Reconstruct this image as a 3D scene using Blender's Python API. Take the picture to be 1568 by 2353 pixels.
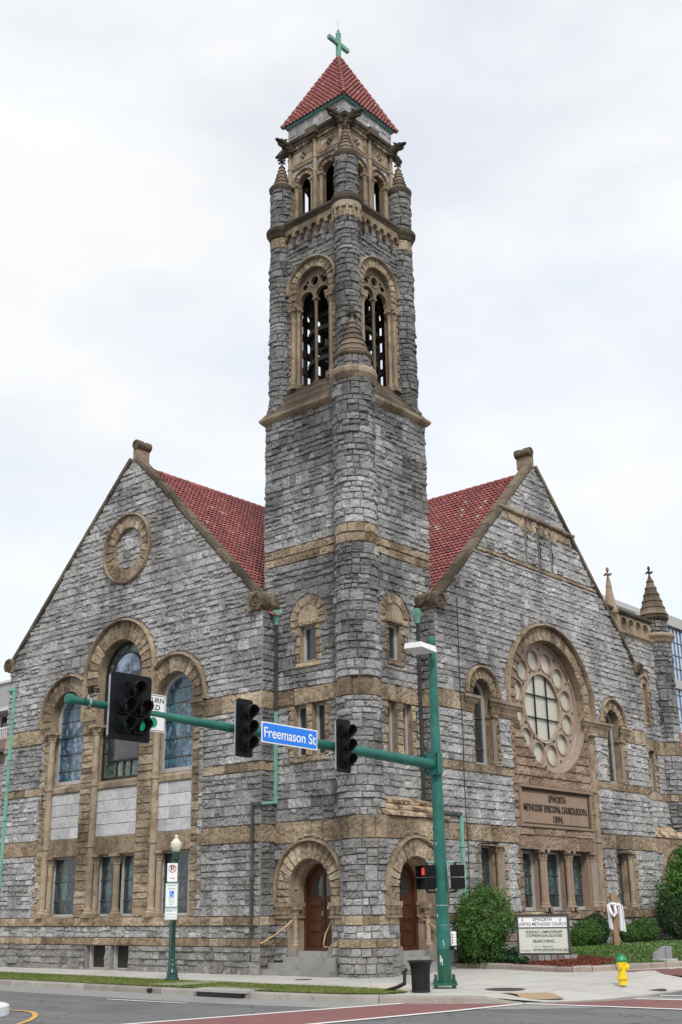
import bpy, math, random
import numpy as np
from math import sin, cos, pi, radians, sqrt, atan2, hypot
from mathutils import Matrix, Vector

for o in list(bpy.data.objects): bpy.data.objects.remove(o)
sc = bpy.context.scene
COL = sc.collection
random.seed(7)
RNG = np.random.default_rng(11)

# ------------------------------------------------------------------ camera
F, TH, RO, AZ = 2674.0, radians(18.86), radians(-0.804), radians(40.64)
d_ = np.array([cos(AZ), sin(AZ), 0]); up_ = np.array([0, 0, 1.0]); r_ = np.cross(d_, up_)
f_ = d_*cos(TH)+up_*sin(TH); u_ = -d_*sin(TH)+up_*cos(TH)
R_ = r_*cos(RO)+u_*sin(RO); U_ = -r_*sin(RO)+u_*cos(RO)
cd = bpy.data.cameras.new('camera'); cam = bpy.data.objects.new('camera', cd); COL.objects.link(cam)
cd.sensor_fit = 'VERTICAL'; cd.sensor_height = 36; cd.lens = 36*F/2353.0
cd.clip_start = 0.1; cd.clip_end = 3000
M = Matrix.Identity(4)
for i in range(3):
    M[i][0] = R_[i]; M[i][1] = U_[i]; M[i][2] = -f_[i]
M[2][3] = 1.6
cam.matrix_world = M
sc.camera = cam

# ------------------------------------------------------------------ world and sun (overcast, thin bright cloud)
SUN_EL, SUN_AZ = radians(47), radians(-130)      # azimuth measured from +X, direction towards the sun
w = bpy.data.worlds.new('World'); sc.world = w; w.use_nodes = True
nt = w.node_tree; nt.nodes.clear()
N = nt.nodes.new; L = nt.links.new
out = N('ShaderNodeOutputWorld'); mix = N('ShaderNodeMixShader')
sky = N('ShaderNodeTexSky'); sky.sky_type = 'NISHITA'; sky.sun_disc = False
sky.sun_elevation = SUN_EL; sky.sun_rotation = radians(90) - SUN_AZ
b1 = N('ShaderNodeBackground'); b1.inputs[1].default_value = 0.13; L(sky.outputs[0], b1.inputs[0])
b2 = N('ShaderNodeBackground'); b2.inputs[0].default_value = (0.97, 0.985, 1.0, 1); b2.inputs[1].default_value = 0.93
tc = N('ShaderNodeTexCoord'); mp = N('ShaderNodeMapping'); mp.inputs['Scale'].default_value = (1.0, 1.0, 2.2)
mp.inputs['Location'].default_value = (0.35, 0.2, 0.15)
no = N('ShaderNodeTexNoise'); no.inputs['Scale'].default_value = 2.6; no.inputs['Detail'].default_value = 7; no.inputs['Roughness'].default_value = 0.52
cr = N('ShaderNodeValToRGB'); cr.color_ramp.elements[0].position = 0.38; cr.color_ramp.elements[0].color = (0.76,)*3+(1,)
cr.color_ramp.elements[1].position = 0.58; cr.color_ramp.elements[1].color = (1.0,)*3+(1,)
L(tc.outputs['Generated'], mp.inputs[0]); L(mp.outputs[0], no.inputs['Vector']); L(no.outputs[0], cr.inputs[0])
L(cr.outputs[0], mix.inputs[0]); L(b1.outputs[0], mix.inputs[1]); L(b2.outputs[0], mix.inputs[2])
# a second, slower variation of the cloud's own brightness
no2 = N('ShaderNodeTexNoise'); no2.inputs['Scale'].default_value = 3.3; no2.inputs['Detail'].default_value = 5
mr = N('ShaderNodeMapRange'); mr.inputs[1].default_value = 0.35; mr.inputs[2].default_value = 0.65; mr.inputs[3].default_value = 0.555; mr.inputs[4].default_value = 0.60
L(mp.outputs[0], no2.inputs['Vector']); L(no2.outputs[0], mr.inputs[0]); L(mr.outputs[0], b2.inputs[1])
L(mix.outputs[0], out.inputs[0])
sd = bpy.data.lights.new('sun', 'SUN'); so = bpy.data.objects.new('sun', sd); COL.objects.link(so)
sd.energy = 1.5; sd.angle = radians(12); sd.color = (1, 0.97, 0.92)
sv = Vector((cos(SUN_EL)*cos(SUN_AZ), cos(SUN_EL)*sin(SUN_AZ), sin(SUN_EL)))
so.rotation_euler = sv.to_track_quat('Z', 'Y').to_euler(); so.location = (0, 0, 60)
sc.view_settings.view_transform = 'Standard'; sc.view_settings.look = 'None'
sc.view_settings.exposure = 0.8; sc.view_settings.gamma = 1.0
sc.render.resolution_x = 682; sc.render.resolution_y = 1024

# ------------------------------------------------------------------ noise (numpy)
_P = np.random.default_rng(3).random((64, 64, 64)).astype(np.float32)
def vnoise(x, y, z):
    x = np.asarray(x, float); y = np.asarray(y, float)+0*x; z = np.asarray(z, float)+0*x
    xi = np.floor(x).astype(int); yi = np.floor(y).astype(int); zi = np.floor(z).astype(int)
    fx = x-xi; fy = y-yi; fz = z-zi
    fx = fx*fx*(3-2*fx); fy = fy*fy*(3-2*fy); fz = fz*fz*(3-2*fz)
    a = lambda i, j, k: _P[(xi+i) & 63, (yi+j) & 63, (zi+k) & 63]
    x0 = a(0,0,0)*(1-fx)+a(1,0,0)*fx; x1 = a(0,1,0)*(1-fx)+a(1,1,0)*fx
    x2 = a(0,0,1)*(1-fx)+a(1,0,1)*fx; x3 = a(0,1,1)*(1-fx)+a(1,1,1)*fx
    return (x0*(1-fy)+x1*fy)*(1-fz)+(x2*(1-fy)+x3*fy)*fz

# ------------------------------------------------------------------ materials
MATS = {}
class Mt:
    def __init__(s, name):
        m = bpy.data.materials.new(name); m.use_nodes = True; MATS[name] = m
        s.m = m; s.t = m.node_tree; s.b = s.t.nodes['Principled BSDF']; s.l = s.t.links.new
    def n(s, k, **kw):
        x = s.t.nodes.new('ShaderNode'+k)
        for a, v in kw.items():
            if a in ('scale','detail','rough'): x.inputs[{'scale':'Scale','detail':'Detail','rough':'Roughness'}[a]].default_value = v
            else: setattr(x, a, v)
        return x
    def geo(s): return s.n('NewGeometry').outputs['Position']
    def noise(s, scale, detail=4, rough=0.5, stretch=None, vec=None):
        x = s.n('TexNoise', scale=scale, detail=detail, rough=rough)
        v = vec if vec is not None else s.geo()
        if stretch:
            mp = s.n('Mapping'); mp.inputs['Scale'].default_value = stretch; s.l(v, mp.inputs[0]); v = mp.outputs[0]
        s.l(v, x.inputs['Vector']); return x.outputs[0]
    def ramp(s, src, stops, interp='LINEAR'):
        r = s.n('ValToRGB'); r.color_ramp.interpolation = interp
        e = r.color_ramp.elements
        while len(e) < len(stops): e.new(0.5)
        for i, (p, c) in enumerate(stops):
            e[i].position = p; e[i].color = tuple(c)+(1,) if len(c) == 3 else c
        s.l(src, r.inputs[0]); return r.outputs[0]
    def mix(s, fac, a, b, mode='MIX'):
        x = s.n('MixRGB'); x.blend_type = mode
        for i, v in ((0, fac), (1, a), (2, b)):
            if isinstance(v, (int, float)): x.inputs[i].default_value = v
            elif isinstance(v, tuple): x.inputs[i].default_value = v+(1,)
            else: s.l(v, x.inputs[i])
        return x.outputs[0]
    def base(s, c):
        if isinstance(c, tuple): s.b.inputs['Base Color'].default_value = c+(1,)
        else: s.l(c, s.b.inputs['Base Color'])
    def set(s, rough=None, metal=None, spec=None):
        if rough is not None: s.b.inputs['Roughness'].default_value = rough
        if metal is not None: s.b.inputs['Metallic'].default_value = metal
        if spec is not None: s.b.inputs['Specular IOR Level'].default_value = spec
    def bump(s, src, strength, dist=0.02):
        b = s.n('Bump'); b.inputs['Strength'].default_value = strength; b.inputs['Distance'].default_value = dist
        s.l(src, b.inputs['Height']); s.l(b.outputs[0], s.b.inputs['Normal'])
    def tone(s):
        a = s.n('Attribute'); a.attribute_name = 'tone'; return a.outputs['Fac']

def stone(name, stops, speck=0.35, stain=(0.42, 0.62, 0.45), bump=0.6, rough=0.9, fine=38, darkc=(0.06,0.058,0.055), blotch=None):
    k = Mt(name)
    c = k.ramp(k.tone(), stops)
    if blotch: c = k.mix(k.ramp(k.noise(blotch[1], 6, 0.65), [(blotch[2], (0,)*3), (blotch[2]+0.1, (blotch[3],)*3)]), c, blotch[0])
    sp = k.noise(fine, 5, 0.65)
    spr = k.ramp(sp, [(0.3, (0.45,)*3), (0.7, (1.5,)*3)])
    c = k.mix(speck, c, k.mix(1.0, c, spr, 'MULTIPLY'))
    st = k.noise(0.75, 6, 0.62, stretch=(1.0, 1.0, 0.42))
    sr = k.ramp(st, [(stain[0], (1,)*3), (stain[1], (0,)*3)])
    inv = k.mix(1.0, (1.0, 1.0, 1.0), sr, 'SUBTRACT')
    fac = k.mix(1.0, inv, (stain[2],)*3, 'MULTIPLY')
    c = k.mix(fac, c, k.mix(1.0, c, (0.42, 0.41, 0.40), 'MULTIPLY'))
    s2 = k.noise(5.5, 6, 0.7)
    c = k.mix(k.ramp(s2, [(0.55, (0,)*3), (0.75, (0.5,)*3)]), c, darkc)
    k.base(c); k.set(rough, None, 0.25)
    k.bump(k.noise(19, 8, 0.72), bump, 0.045)
    return k

stone('granite', [(0, (0.23,0.228,0.224)), (0.3, (0.36,0.357,0.352)), (0.65, (0.47,0.467,0.461)), (0.9, (0.58,0.578,0.572)), (1, (0.68,0.678,0.67))], speck=0.55, stain=(0.45,0.66,0.75), bump=1.0, fine=50)
stone('granite_pale', [(0, (0.40,0.402,0.405)), (0.5, (0.50,0.502,0.506)), (1, (0.60,0.60,0.60))], stain=(0.5,0.7,0.4), bump=0.4)
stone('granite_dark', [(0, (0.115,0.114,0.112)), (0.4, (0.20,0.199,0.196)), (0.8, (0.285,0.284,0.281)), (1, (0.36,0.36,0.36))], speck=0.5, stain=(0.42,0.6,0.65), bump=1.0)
stone('granite_mid', [(0, (0.17,0.169,0.167)), (0.4, (0.28,0.279,0.277)), (0.8, (0.38,0.379,0.376)), (1, (0.47,0.47,0.465))], speck=0.55, stain=(0.44,0.64,0.7), bump=1.0, fine=50)
stone('granite_base', [(0, (0.19,0.182,0.172)), (0.5, (0.30,0.29,0.278)), (1, (0.43,0.42,0.41))], speck=0.5, stain=(0.42,0.62,0.6), bump=1.0)
stone('sandstone', [(0, (0.20,0.148,0.10)), (0.3, (0.305,0.235,0.162)), (0.65, (0.41,0.325,0.23)), (1, (0.53,0.44,0.325))], speck=0.45, stain=(0.44,0.62,0.85), bump=0.9, fine=12, blotch=((0.19,0.125,0.075), 2.3, 0.51, 0.6))
stone('sandstone_smooth', [(0, (0.245,0.188,0.132)), (0.5, (0.345,0.272,0.195)), (1, (0.44,0.355,0.26))], speck=0.3, stain=(0.44,0.64,0.8), bump=0.25, fine=9, blotch=((0.17,0.115,0.068), 2.7, 0.53, 0.6))
stone('weathered_stone', [(0, (0.10,0.078,0.058)), (0.5, (0.185,0.142,0.102)), (1, (0.29,0.225,0.16))], speck=0.45, stain=(0.42,0.62,0.8), bump=0.35, fine=10)
stone('sandstone_dark', [(0, (0.055,0.045,0.034)), (0.5, (0.115,0.092,0.067)), (1, (0.21,0.165,0.118))], speck=0.5, stain=(0.42,0.58,0.9), bump=0.4, fine=9)
stone('brownstone', [(0, (0.165,0.112,0.08)), (0.5, (0.26,0.185,0.135)), (1, (0.35,0.26,0.195))], speck=0.25, stain=(0.48,0.68,0.6), bump=0.5, fine=12)
stone('brownstone_smooth', [(0, (0.225,0.16,0.118)), (0.5, (0.305,0.222,0.165)), (1, (0.375,0.285,0.215))], speck=0.2, stain=(0.5,0.75,0.5), bump=0.12, fine=8)
stone('rose_stone', [(0, (0.28,0.215,0.17)), (0.5, (0.37,0.29,0.232)), (1, (0.44,0.355,0.29))], speck=0.2, stain=(0.5,0.75,0.5), bump=0.12, fine=8)
stone('peeling_stone', [(0, (0.40,0.29,0.19)), (0.5, (0.50,0.38,0.26)), (1, (0.58,0.46,0.33))], speck=0.2, stain=(0.45,0.6,0.7), bump=0.3, fine=8, blotch=((0.11,0.075,0.05), 3.2, 0.47, 0.95))
stone('letter_stone', [(0, (0.07,0.05,0.04)), (1, (0.11,0.08,0.06))], speck=0.1, bump=0.1)
stone('mortar', [(0, (0.25,0.23,0.208)), (1, (0.33,0.308,0.282))], speck=0.2, bump=0.2)
stone('step_stone', [(0, (0.24,0.235,0.225)), (1, (0.34,0.335,0.32))], speck=0.35, stain=(0.45,0.65,0.5), bump=0.2)
stone('kerb_stone', [(0, (0.26,0.24,0.21)), (1, (0.36,0.335,0.30))], speck=0.3, stain=(0.45,0.65,0.5), bump=0.25)
stone('bed_stone', [(0, (0.23,0.19,0.165)), (1, (0.36,0.31,0.27))], speck=0.4, stain=(0.45,0.65,0.5), bump=0.4)

def roof_mat():
    k = Mt('roof_tile')
    c = k.ramp(k.tone(), [(0, (0.17,0.042,0.040)), (0.45, (0.26,0.070,0.064)), (0.9, (0.35,0.112,0.102)), (0.985, (0.46,0.15,0.13)), (1.0, (0.36,0.33,0.28))])
    n = k.noise(9, 5, 0.6)
    c = k.mix(k.ramp(n, [(0.45, (0,)*3), (0.8, (0.5,)*3)]), c, (0.42,0.18,0.17))
    c = k.mix(k.ramp(k.noise(1.3, 4), [(0.5, (0,)*3), (0.75, (0.35,)*3)]), c, (0.10,0.045,0.042))
    c = k.mix(k.ramp(k.noise(3.1, 7, 0.75), [(0.60, (0,)*3), (0.70, (0.45,)*3)]), c, (0.30,0.22,0.19))
    k.base(c); k.set(0.62); k.bump(k.noise(60, 4), 0.2, 0.01)
roof_mat()

def plain(name, col, rough=0.6, metal=0.0, var=0.25, scale=8, bump=0.0, spec=0.5, dirt=None, emit=None):
    k = Mt(name)
    n = k.noise(scale, 5, 0.6)
    a = tuple(min(1, x*(1+var)) for x in col); b = tuple(x*(1-var) for x in col)
    c = k.ramp(n, [(0.3, b), (0.7, a)])
    if dirt:
        c = k.mix(k.ramp(k.noise(dirt[1], 6, 0.7), [(dirt[2], (0,)*3), (dirt[2]+0.15, (dirt[3],)*3)]), c, dirt[0])
    k.base(c); k.set(rough, metal, spec)
    if bump: k.bump(k.noise(scale*5, 5), bump, 0.01)
    if emit:
        k.b.inputs['Emission Color'].default_value = emit[0]+(1,); k.b.inputs['Emission Strength'].default_value = emit[1]
    return k
plain('copper_green', (0.15,0.36,0.27), 0.65, 0, 0.3, 5, 0.2, dirt=((0.05,0.09,0.075), 6, 0.52, 0.7))
plain('copper_dull', (0.08,0.20,0.16), 0.65, 0, 0.3, 5, 0.2, dirt=((0.04,0.08,0.07), 6, 0.5, 0.8))
plain('pipe_green', (0.17,0.40,0.32), 0.6, 0, 0.15, 4, dirt=((0.09,0.17,0.14), 5, 0.55, 0.6))
plain('pipe_dark', (0.055,0.055,0.05), 0.55, 0, 0.3, 3, dirt=((0.10,0.19,0.16), 1.1, 0.56, 0.9))
plain('pole_green', (0.017,0.125,0.098), 0.48, 0, 0.2, 2, dirt=((0.035,0.19,0.15), 1.6, 0.50, 0.7), bump=0.08, spec=0.35)
plain('pole_green_dark', (0.012,0.085,0.055), 0.4, 0, 0.12, 3, dirt=((0.5,0.55,0.5), 16, 0.68, 0.7))
plain('lamp_green', (0.010,0.055,0.045), 0.35, 0, 0.15, 3)
plain('signal_black', (0.008,0.009,0.011), 0.5, 0, 0.2, 5, spec=0.15)
plain('signal_inside', (0.004,0.004,0.004), 0.8, 0, 0.1, 5)
plain('steel', (0.45,0.46,0.47), 0.4, 0.6, 0.15, 6)
plain('lens_red', (0.03,0.004,0.003), 0.2, 0, 0.2, 5)
plain('lens_amber', (0.035,0.012,0.002), 0.2, 0, 0.2, 5)
plain('lens_green', (0.002,0.018,0.012), 0.2, 0, 0.2, 5)
plain('lens_green_lit', (0.005,0.16,0.09), 0.2, 0, 0.2, 5, emit=((0.03,0.9,0.5), 0.10))
plain('hand_red_lit', (0.8,0.05,0.02), 0.3, 0, 0.1, 5, emit=((1,0.03,0.01), 0.4))
plain('sign_white', (0.78,0.79,0.80), 0.4, 0, 0.03, 3)
plain('sign_blue', (0.0,0.19,0.80), 0.35, 0, 0.02, 3)
plain('sign_green', (0.0,0.26,0.13), 0.4, 0, 0.05, 3)
plain('sign_teal', (0.06,0.30,0.22), 0.4, 0, 0.05, 3)
plain('sign_black', (0.015,0.015,0.015), 0.5, 0, 0.1, 3)
plain('sign_red', (0.42,0.02,0.03), 0.45, 0, 0.1, 3)
plain('board_cream', (0.60,0.60,0.54), 0.35, 0, 0.03, 2)
plain('board_frame', (0.045,0.04,0.034), 0.5, 0, 0.2, 6)
plain('globe_cream', (0.64,0.63,0.50), 0.35, 0, 0.04, 3)
plain('window_wood', (0.40,0.395,0.38), 0.6, 0, 0.12, 7)
plain('window_dark', (0.02,0.021,0.022), 0.5, 0, 0.2, 7)
plain('black_metal', (0.012,0.012,0.013), 0.4, 0, 0.2, 8)
plain('brass', (0.62,0.42,0.22), 0.35, 0.6, 0.15, 6)
plain('concrete_grey', (0.42,0.41,0.385), 0.85, 0, 0.1, 1.2, 0.15, dirt=((0.30,0.295,0.28), 0.9, 0.52, 0.5))
plain('gutter_pan', (0.25,0.25,0.245), 0.9, 0, 0.2, 30, 0.3)
plain('exposed_aggregate', (0.36,0.26,0.16), 0.9, 0, 0.45, 30, 0.4)
plain('new_concrete', (0.50,0.42,0.32), 0.85, 0, 0.08, 3)
plain('paint_white', (0.72,0.72,0.70), 0.7, 0, 0.06, 9, dirt=((0.30,0.30,0.30), 14, 0.62, 0.5))
plain('paint_yellow', (0.58,0.34,0.07), 0.7, 0, 0.1, 9)
plain('paint_brick', (0.21,0.085,0.082), 0.85, 0, 0.12, 3, dirt=((0.13,0.08,0.08), 1.7, 0.5, 0.5))
plain('iron_cover', (0.075,0.05,0.042), 0.7, 0.2, 0.4, 25, 0.4)
plain('mulch_red', (0.16,0.042,0.024), 0.95, 0, 0.5, 22, 0.5)
plain('mulch_brown', (0.09,0.05,0.04), 0.95, 0, 0.5, 26, 0.5)
plain('soil', (0.055,0.042,0.03), 0.95, 0, 0.3, 9, 0.4)
plain('yellow_paint', (0.80,0.56,0.012), 0.35, 0, 0.06, 5)
plain('green_paint', (0.012,0.24,0.10), 0.35, 0, 0.06, 5)
plain('timber', (0.30,0.19,0.10), 0.75, 0, 0.3, 6, 0.3)
plain('cloth_white', (0.74,0.74,0.78), 0.85, 0, 0.03, 5)
plain('utility_grey', (0.25,0.25,0.255), 0.5, 0, 0.1, 5)
plain('beam_dark', (0.03,0.028,0.026), 0.8, 0, 0.3, 6)
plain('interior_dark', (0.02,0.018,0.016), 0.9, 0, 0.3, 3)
plain('bark', (0.09,0.065,0.045), 0.9, 0, 0.3, 12, 0.4)
plain('wall_white', (0.62,0.62,0.60), 0.8, 0, 0.05, 2)
plain('wall_grey', (0.38,0.38,0.36), 0.8, 0, 0.06, 2)
plain('wall_brown', (0.13,0.075,0.06), 0.8, 0, 0.15, 2)
plain('rail_white', (0.75,0.77,0.79), 0.5, 0, 0.05, 2)
plain('clover', (0.62,0.64,0.55), 0.8, 0, 0.1, 5)
plain('lead_strip', (0.10,0.10,0.10), 0.5, 0.3, 0.2, 5)
plain('rubber', (0.02,0.02,0.02), 0.7, 0, 0.2, 5)

def leafm(name, c0, c1, c2):
    k = Mt(name); c = k.ramp(k.tone(), [(0, c0), (0.6, c1), (1, c2)]); k.base(c); k.set(0.5, None, 0.35)
    tr = k.n('BsdfTranslucent'); k.l(c, tr.inputs[0]); mx = k.n('MixShader'); mx.inputs[0].default_value = 0.25
    k.l(k.b.outputs[0], mx.inputs[1]); k.l(tr.outputs[0], mx.inputs[2]); k.l(mx.outputs[0], k.t.nodes['Material Output'].inputs[0])
leafm('leaf_bush', (0.025,0.07,0.016), (0.07,0.165,0.03), (0.18,0.33,0.06))
leafm('leaf_dark', (0.012,0.032,0.011), (0.032,0.08,0.022), (0.09,0.17,0.045))
leafm('leaf_tree', (0.03,0.09,0.018), (0.08,0.20,0.035), (0.19,0.38,0.07))
leafm('leaf_ivy', (0.012,0.04,0.016), (0.025,0.08,0.028), (0.06,0.14,0.05))
leafm('grass_blade', (0.10,0.15,0.03), (0.18,0.24,0.05), (0.30,0.31,0.11))
leafm('grass_lawn', (0.055,0.12,0.022), (0.10,0.20,0.035), (0.17,0.28,0.06))

def asphalt():
    k = Mt('asphalt'); n = k.noise(70, 4, 0.7)
    c = k.ramp(n, [(0.3, (0.085,0.085,0.088)), (0.7, (0.18,0.18,0.185))])
    c = k.mix(k.ramp(k.noise(0.5, 5, 0.6), [(0.45, (0,)*3), (0.7, (0.5,)*3)]), c, (0.20,0.20,0.205))
    c = k.mix(k.ramp(k.noise(0.6, 4, 0.6, stretch=(2.2, 0.16, 1)), [(0.5, (0,)*3), (0.68, (0.5,)*3)]), c, (0.075,0.075,0.078))
    c = k.mix(k.ramp(k.noise(3.5, 6, 0.75), [(0.66, (0,)*3), (0.72, (0.7,)*3)]), c, (0.06,0.06,0.062))
    v = k.n('TexVoronoi'); v.feature = 'DISTANCE_TO_EDGE'; v.inputs['Scale'].default_value = 0.33
    wv = k.n('VectorMath'); wv.operation = 'ADD'; nz = k.n('TexNoise', scale=1.3, detail=6); k.l(k.geo(), nz.inputs['Vector'])
    k.l(k.geo(), wv.inputs[0]); k.l(nz.outputs['Color'], wv.inputs[1]); k.l(wv.outputs[0], v.inputs['Vector'])
    c = k.mix(k.ramp(v.outputs['Distance'], [(0.003, (0.75,)*3), (0.008, (0,)*3)]), c, (0.04,0.04,0.04))
    k.base(c); k.set(0.9); k.bump(n, 0.4, 0.01)
asphalt()
def sidewalk_mat():
    k = Mt('sidewalk_concrete')
    br = k.n('TexBrick'); br.inputs['Scale'].default_value = 1.0; br.offset = 0.0
    br.inputs['Mortar Size'].default_value = 0.011; br.inputs['Brick Width'].default_value = 1.5; br.inputs['Row Height'].default_value = 1.5
    br.inputs['Color1'].default_value = (0.44,0.43,0.405,1); br.inputs['Color2'].default_value = (0.50,0.485,0.455,1); br.inputs['Mortar'].default_value = (0.15,0.145,0.14,1)
    k.l(k.geo(), br.inputs['Vector'])
    c = k.mix(k.ramp(k.noise(1.1, 6, 0.65), [(0.45, (0,)*3), (0.7, (0.45,)*3)]), br.outputs[0], (0.33,0.32,0.30))
    c = k.mix(k.ramp(k.noise(40, 4, 0.6), [(0.5, (0,)*3), (0.75, (0.35,)*3)]), c, (0.25,0.24,0.23))
    c = k.mix(k.ramp(k.noise(6, 3, 0.4), [(0.70, (0,)*3), (0.72, (0.6,)*3)]), c, (0.16,0.155,0.15))
    c = k.mix(k.ramp(k.noise(0.45, 5, 0.7), [(0.5, (0,)*3), (0.62, (0.4,)*3)]), c, (0.36,0.33,0.285))
    k.base(c); k.set(0.9); k.bump(k.noise(45, 4), 0.15, 0.01)
sidewalk_mat()
def brickpave():
    k = Mt('brick_paving'); br = k.n('TexBrick'); br.inputs['Scale'].default_value = 4.5
    br.inputs['Color1'].default_value = (0.21,0.075,0.06,1); br.inputs['Color2'].default_value = (0.15,0.055,0.05,1); br.inputs['Mortar'].default_value = (0.1,0.07,0.06,1)
    k.l(k.geo(), br.inputs['Vector']); k.base(br.outputs[0]); k.set(0.85)
brickpave()
def door_mat():
    k = Mt('door_wood'); n = k.noise(4, 6, 0.6, stretch=(6, 6, 0.5))
    k.base(k.ramp(n, [(0.3, (0.045,0.016,0.007)), (0.7, (0.10,0.037,0.015))])); k.set(0.35)
door_mat()
def glass_stained(name, stops, lead=(0.02,0.02,0.02), scale=3.2, rough=0.12, z=0.5):
    k = Mt(name)
    v = k.n('TexVoronoi'); v.inputs['Scale'].default_value = scale
    mp = k.n('Mapping'); mp.inputs['Scale'].default_value = (1, 1, z); k.l(k.geo(), mp.inputs[0])
    ad = k.n('VectorMath'); ad.operation = 'ADD'
    nz = k.n('TexNoise', scale=2.3, detail=4); k.l(mp.outputs[0], nz.inputs['Vector'])
    k.l(mp.outputs[0], ad.inputs[0]); k.l(nz.outputs['Color'], ad.inputs[1]); k.l(ad.outputs[0], v.inputs['Vector'])
    sp = k.n('SeparateColor'); k.l(v.outputs['Color'], sp.inputs[0])
    c = k.ramp(sp.outputs[0], stops)
    c = k.mix(k.ramp(k.noise(7, 5, 0.6), [(0.42, (0,)*3), (0.62, (0.75,)*3)]), c, (0.03,0.045,0.06))
    v2 = k.n('TexVoronoi'); v2.feature = 'DISTANCE_TO_EDGE'; v2.inputs['Scale'].default_value = scale; k.l(ad.outputs[0], v2.inputs['Vector'])
    c = k.mix(k.ramp(v2.outputs['Distance'], [(0.02, (1,)*3), (0.04, (0,)*3)]), c, lead)
    k.base(c); k.set(rough, 0, 0.7); k.bump(k.noise(3, 3), 0.08, 0.02)
glass_stained('glass_blue', [(0, (0.03,0.06,0.10)), (0.3, (0.06,0.15,0.24)), (0.5, (0.03,0.17,0.20)), (0.7, (0.13,0.22,0.36)), (0.85, (0.25,0.33,0.42)), (1, (0.04,0.10,0.11))], scale=4.5)
glass_stained('glass_dim', [(0, (0.02,0.03,0.03)), (0.4, (0.05,0.065,0.06)), (0.65, (0.035,0.085,0.085)), (0.85, (0.10,0.11,0.09)), (1, (0.03,0.04,0.05))], scale=6)
glass_stained('glass_border', [(0, (0.06,0.10,0.08)), (0.4, (0.16,0.20,0.12)), (0.7, (0.10,0.16,0.22)), (1, (0.24,0.25,0.14))], scale=5, z=0.7)
glass_stained('glass_figure', [(0, (0.10,0.22,0.21)), (0.5, (0.06,0.15,0.15)), (1, (0.16,0.17,0.15))], scale=9)
def glass_big():
    k = Mt('glass_painted_reflection')
    c = k.ramp(k.noise(1.6, 5, 0.6), [(0.42, (0.03,0.04,0.055)), (0.5, (0.16,0.21,0.30)), (0.62, (0.30,0.38,0.50))])  # sky and building reflections suggested by pale and dark blotches in the base colour
    k.base(c); k.set(0.05, 0.4, 0.9)
glass_big()
glass_stained('glass_lower', [(0, (0.02,0.022,0.022)), (0.5, (0.055,0.05,0.04)), (0.75, (0.08,0.085,0.09)), (1, (0.03,0.04,0.05))], scale=8, z=0.3)
plain('glass_dark', (0.03,0.035,0.038), 0.08, 0, 0.3, 1.5, spec=0.8)
plain('glass_milky', (0.50,0.49,0.41), 0.3, 0, 0.06, 1.2, spec=0.5)
def glass_tower():
    k = Mt('glass_tower')
    c = k.ramp(k.noise(0.05, 4), [(0.3, (0.38,0.50,0.64)), (0.7, (0.56,0.67,0.78))])
    k.base(c); k.set(0.12, 0.35, 0.8)
glass_tower()
plain('tower_mullion', (0.12,0.15,0.19), 0.5, 0.2, 0.1, 1)
plain('tower_band', (0.42,0.42,0.41), 0.7, 0, 0.05, 1)

# ------------------------------------------------------------------ mesh builder and objects
WL = {}
SPLIT = {'sandstone_band', 'lintel', 'infill_panel', 'pier', 'impost', 'carved_capital', 'window_sill', 'window_reveal', 'window_surround', 'gable_return', 'tympanum', 'tracery', 'parapet_block', 'basement_pier', 'nave_body', 'annex_trim', 'window_arch', 'inner_arch', 'belfry_arch', 'frieze', 'corbel_table', 'stained_figure', 'rose_arch', 'white_joint', 'turret_cornice'}
class MB:
    """collects pieces; build() links them as one mesh object, or one per separate cluster for the names in SPLIT"""
    def __init__(s, *mats): s.a = []; s.mats = mats
    def add(s, v, f, tone=0.5, mi=0):
        v = np.asarray(v, float).reshape(-1, 3); k = len(v)
        t = np.full(k, tone) if np.isscalar(tone) else np.asarray(tone, float)
        if isinstance(f, np.ndarray): f = f.tolist()
        s.a.append((v, f, t, mi))
    def clusters(s, gap=0.06):
        n = len(s.a); par = list(range(n))
        lo = np.array([q[0].min(0) for q in s.a])-gap; hi = np.array([q[0].max(0) for q in s.a])+gap
        def find(i):
            while par[i] != i: par[i] = par[par[i]]; i = par[i]
            return i
        for i in range(n):
            m = np.all((lo[i] < hi[i+1:]) & (hi[i] > lo[i+1:]), 1)
            for j in np.nonzero(m)[0]:
                a, b = find(i), find(i+1+int(j))
                if a != b: par[a] = b
        g = {}
        for i in range(n): g.setdefault(find(i), []).append(s.a[i])
        return list(g.values())
    def build(s, name, parent=None, smooth=False, origin=None):
        grp = s.clusters() if (name in SPLIT and len(s.a) > 1) else [s.a]
        for g in grp: o = s._one(g, name, parent, smooth, origin)
        return o
    def _one(s, adds, name, parent, smooth, origin):
        V = []; FF = []; TT = []; MI = []; n = 0
        for v, f, t, mi in adds:
            V.append(v); TT.append(t); FF += [[i+n for i in q] for q in f]; MI += [mi]*len(f); n += len(v)
        V = np.concatenate(V)
        o0 = np.array(WL[parent.name]) if parent is not None else np.zeros(3)
        if origin is not None: V = V-np.array(origin)
        else: V = V-o0
        me = bpy.data.meshes.new(name); me.from_pydata(V.tolist(), [], FF)
        a = me.attributes.new('tone', 'FLOAT', 'POINT'); a.data.foreach_set('value', np.concatenate(TT).astype(np.float32))
        for m in s.mats: me.materials.append(MATS[m])
        me.polygons.foreach_set('material_index', MI)
        if smooth: me.polygons.foreach_set('use_smooth', [True]*len(me.polygons))
        me.update()
        o = bpy.data.objects.new(name, me); COL.objects.link(o)
        if parent is not None: o.parent = parent
        if origin is not None: o.location = np.array(origin)-o0
        WL[o.name] = tuple(np.array(origin) if origin is not None else o0)
        return o
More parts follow.
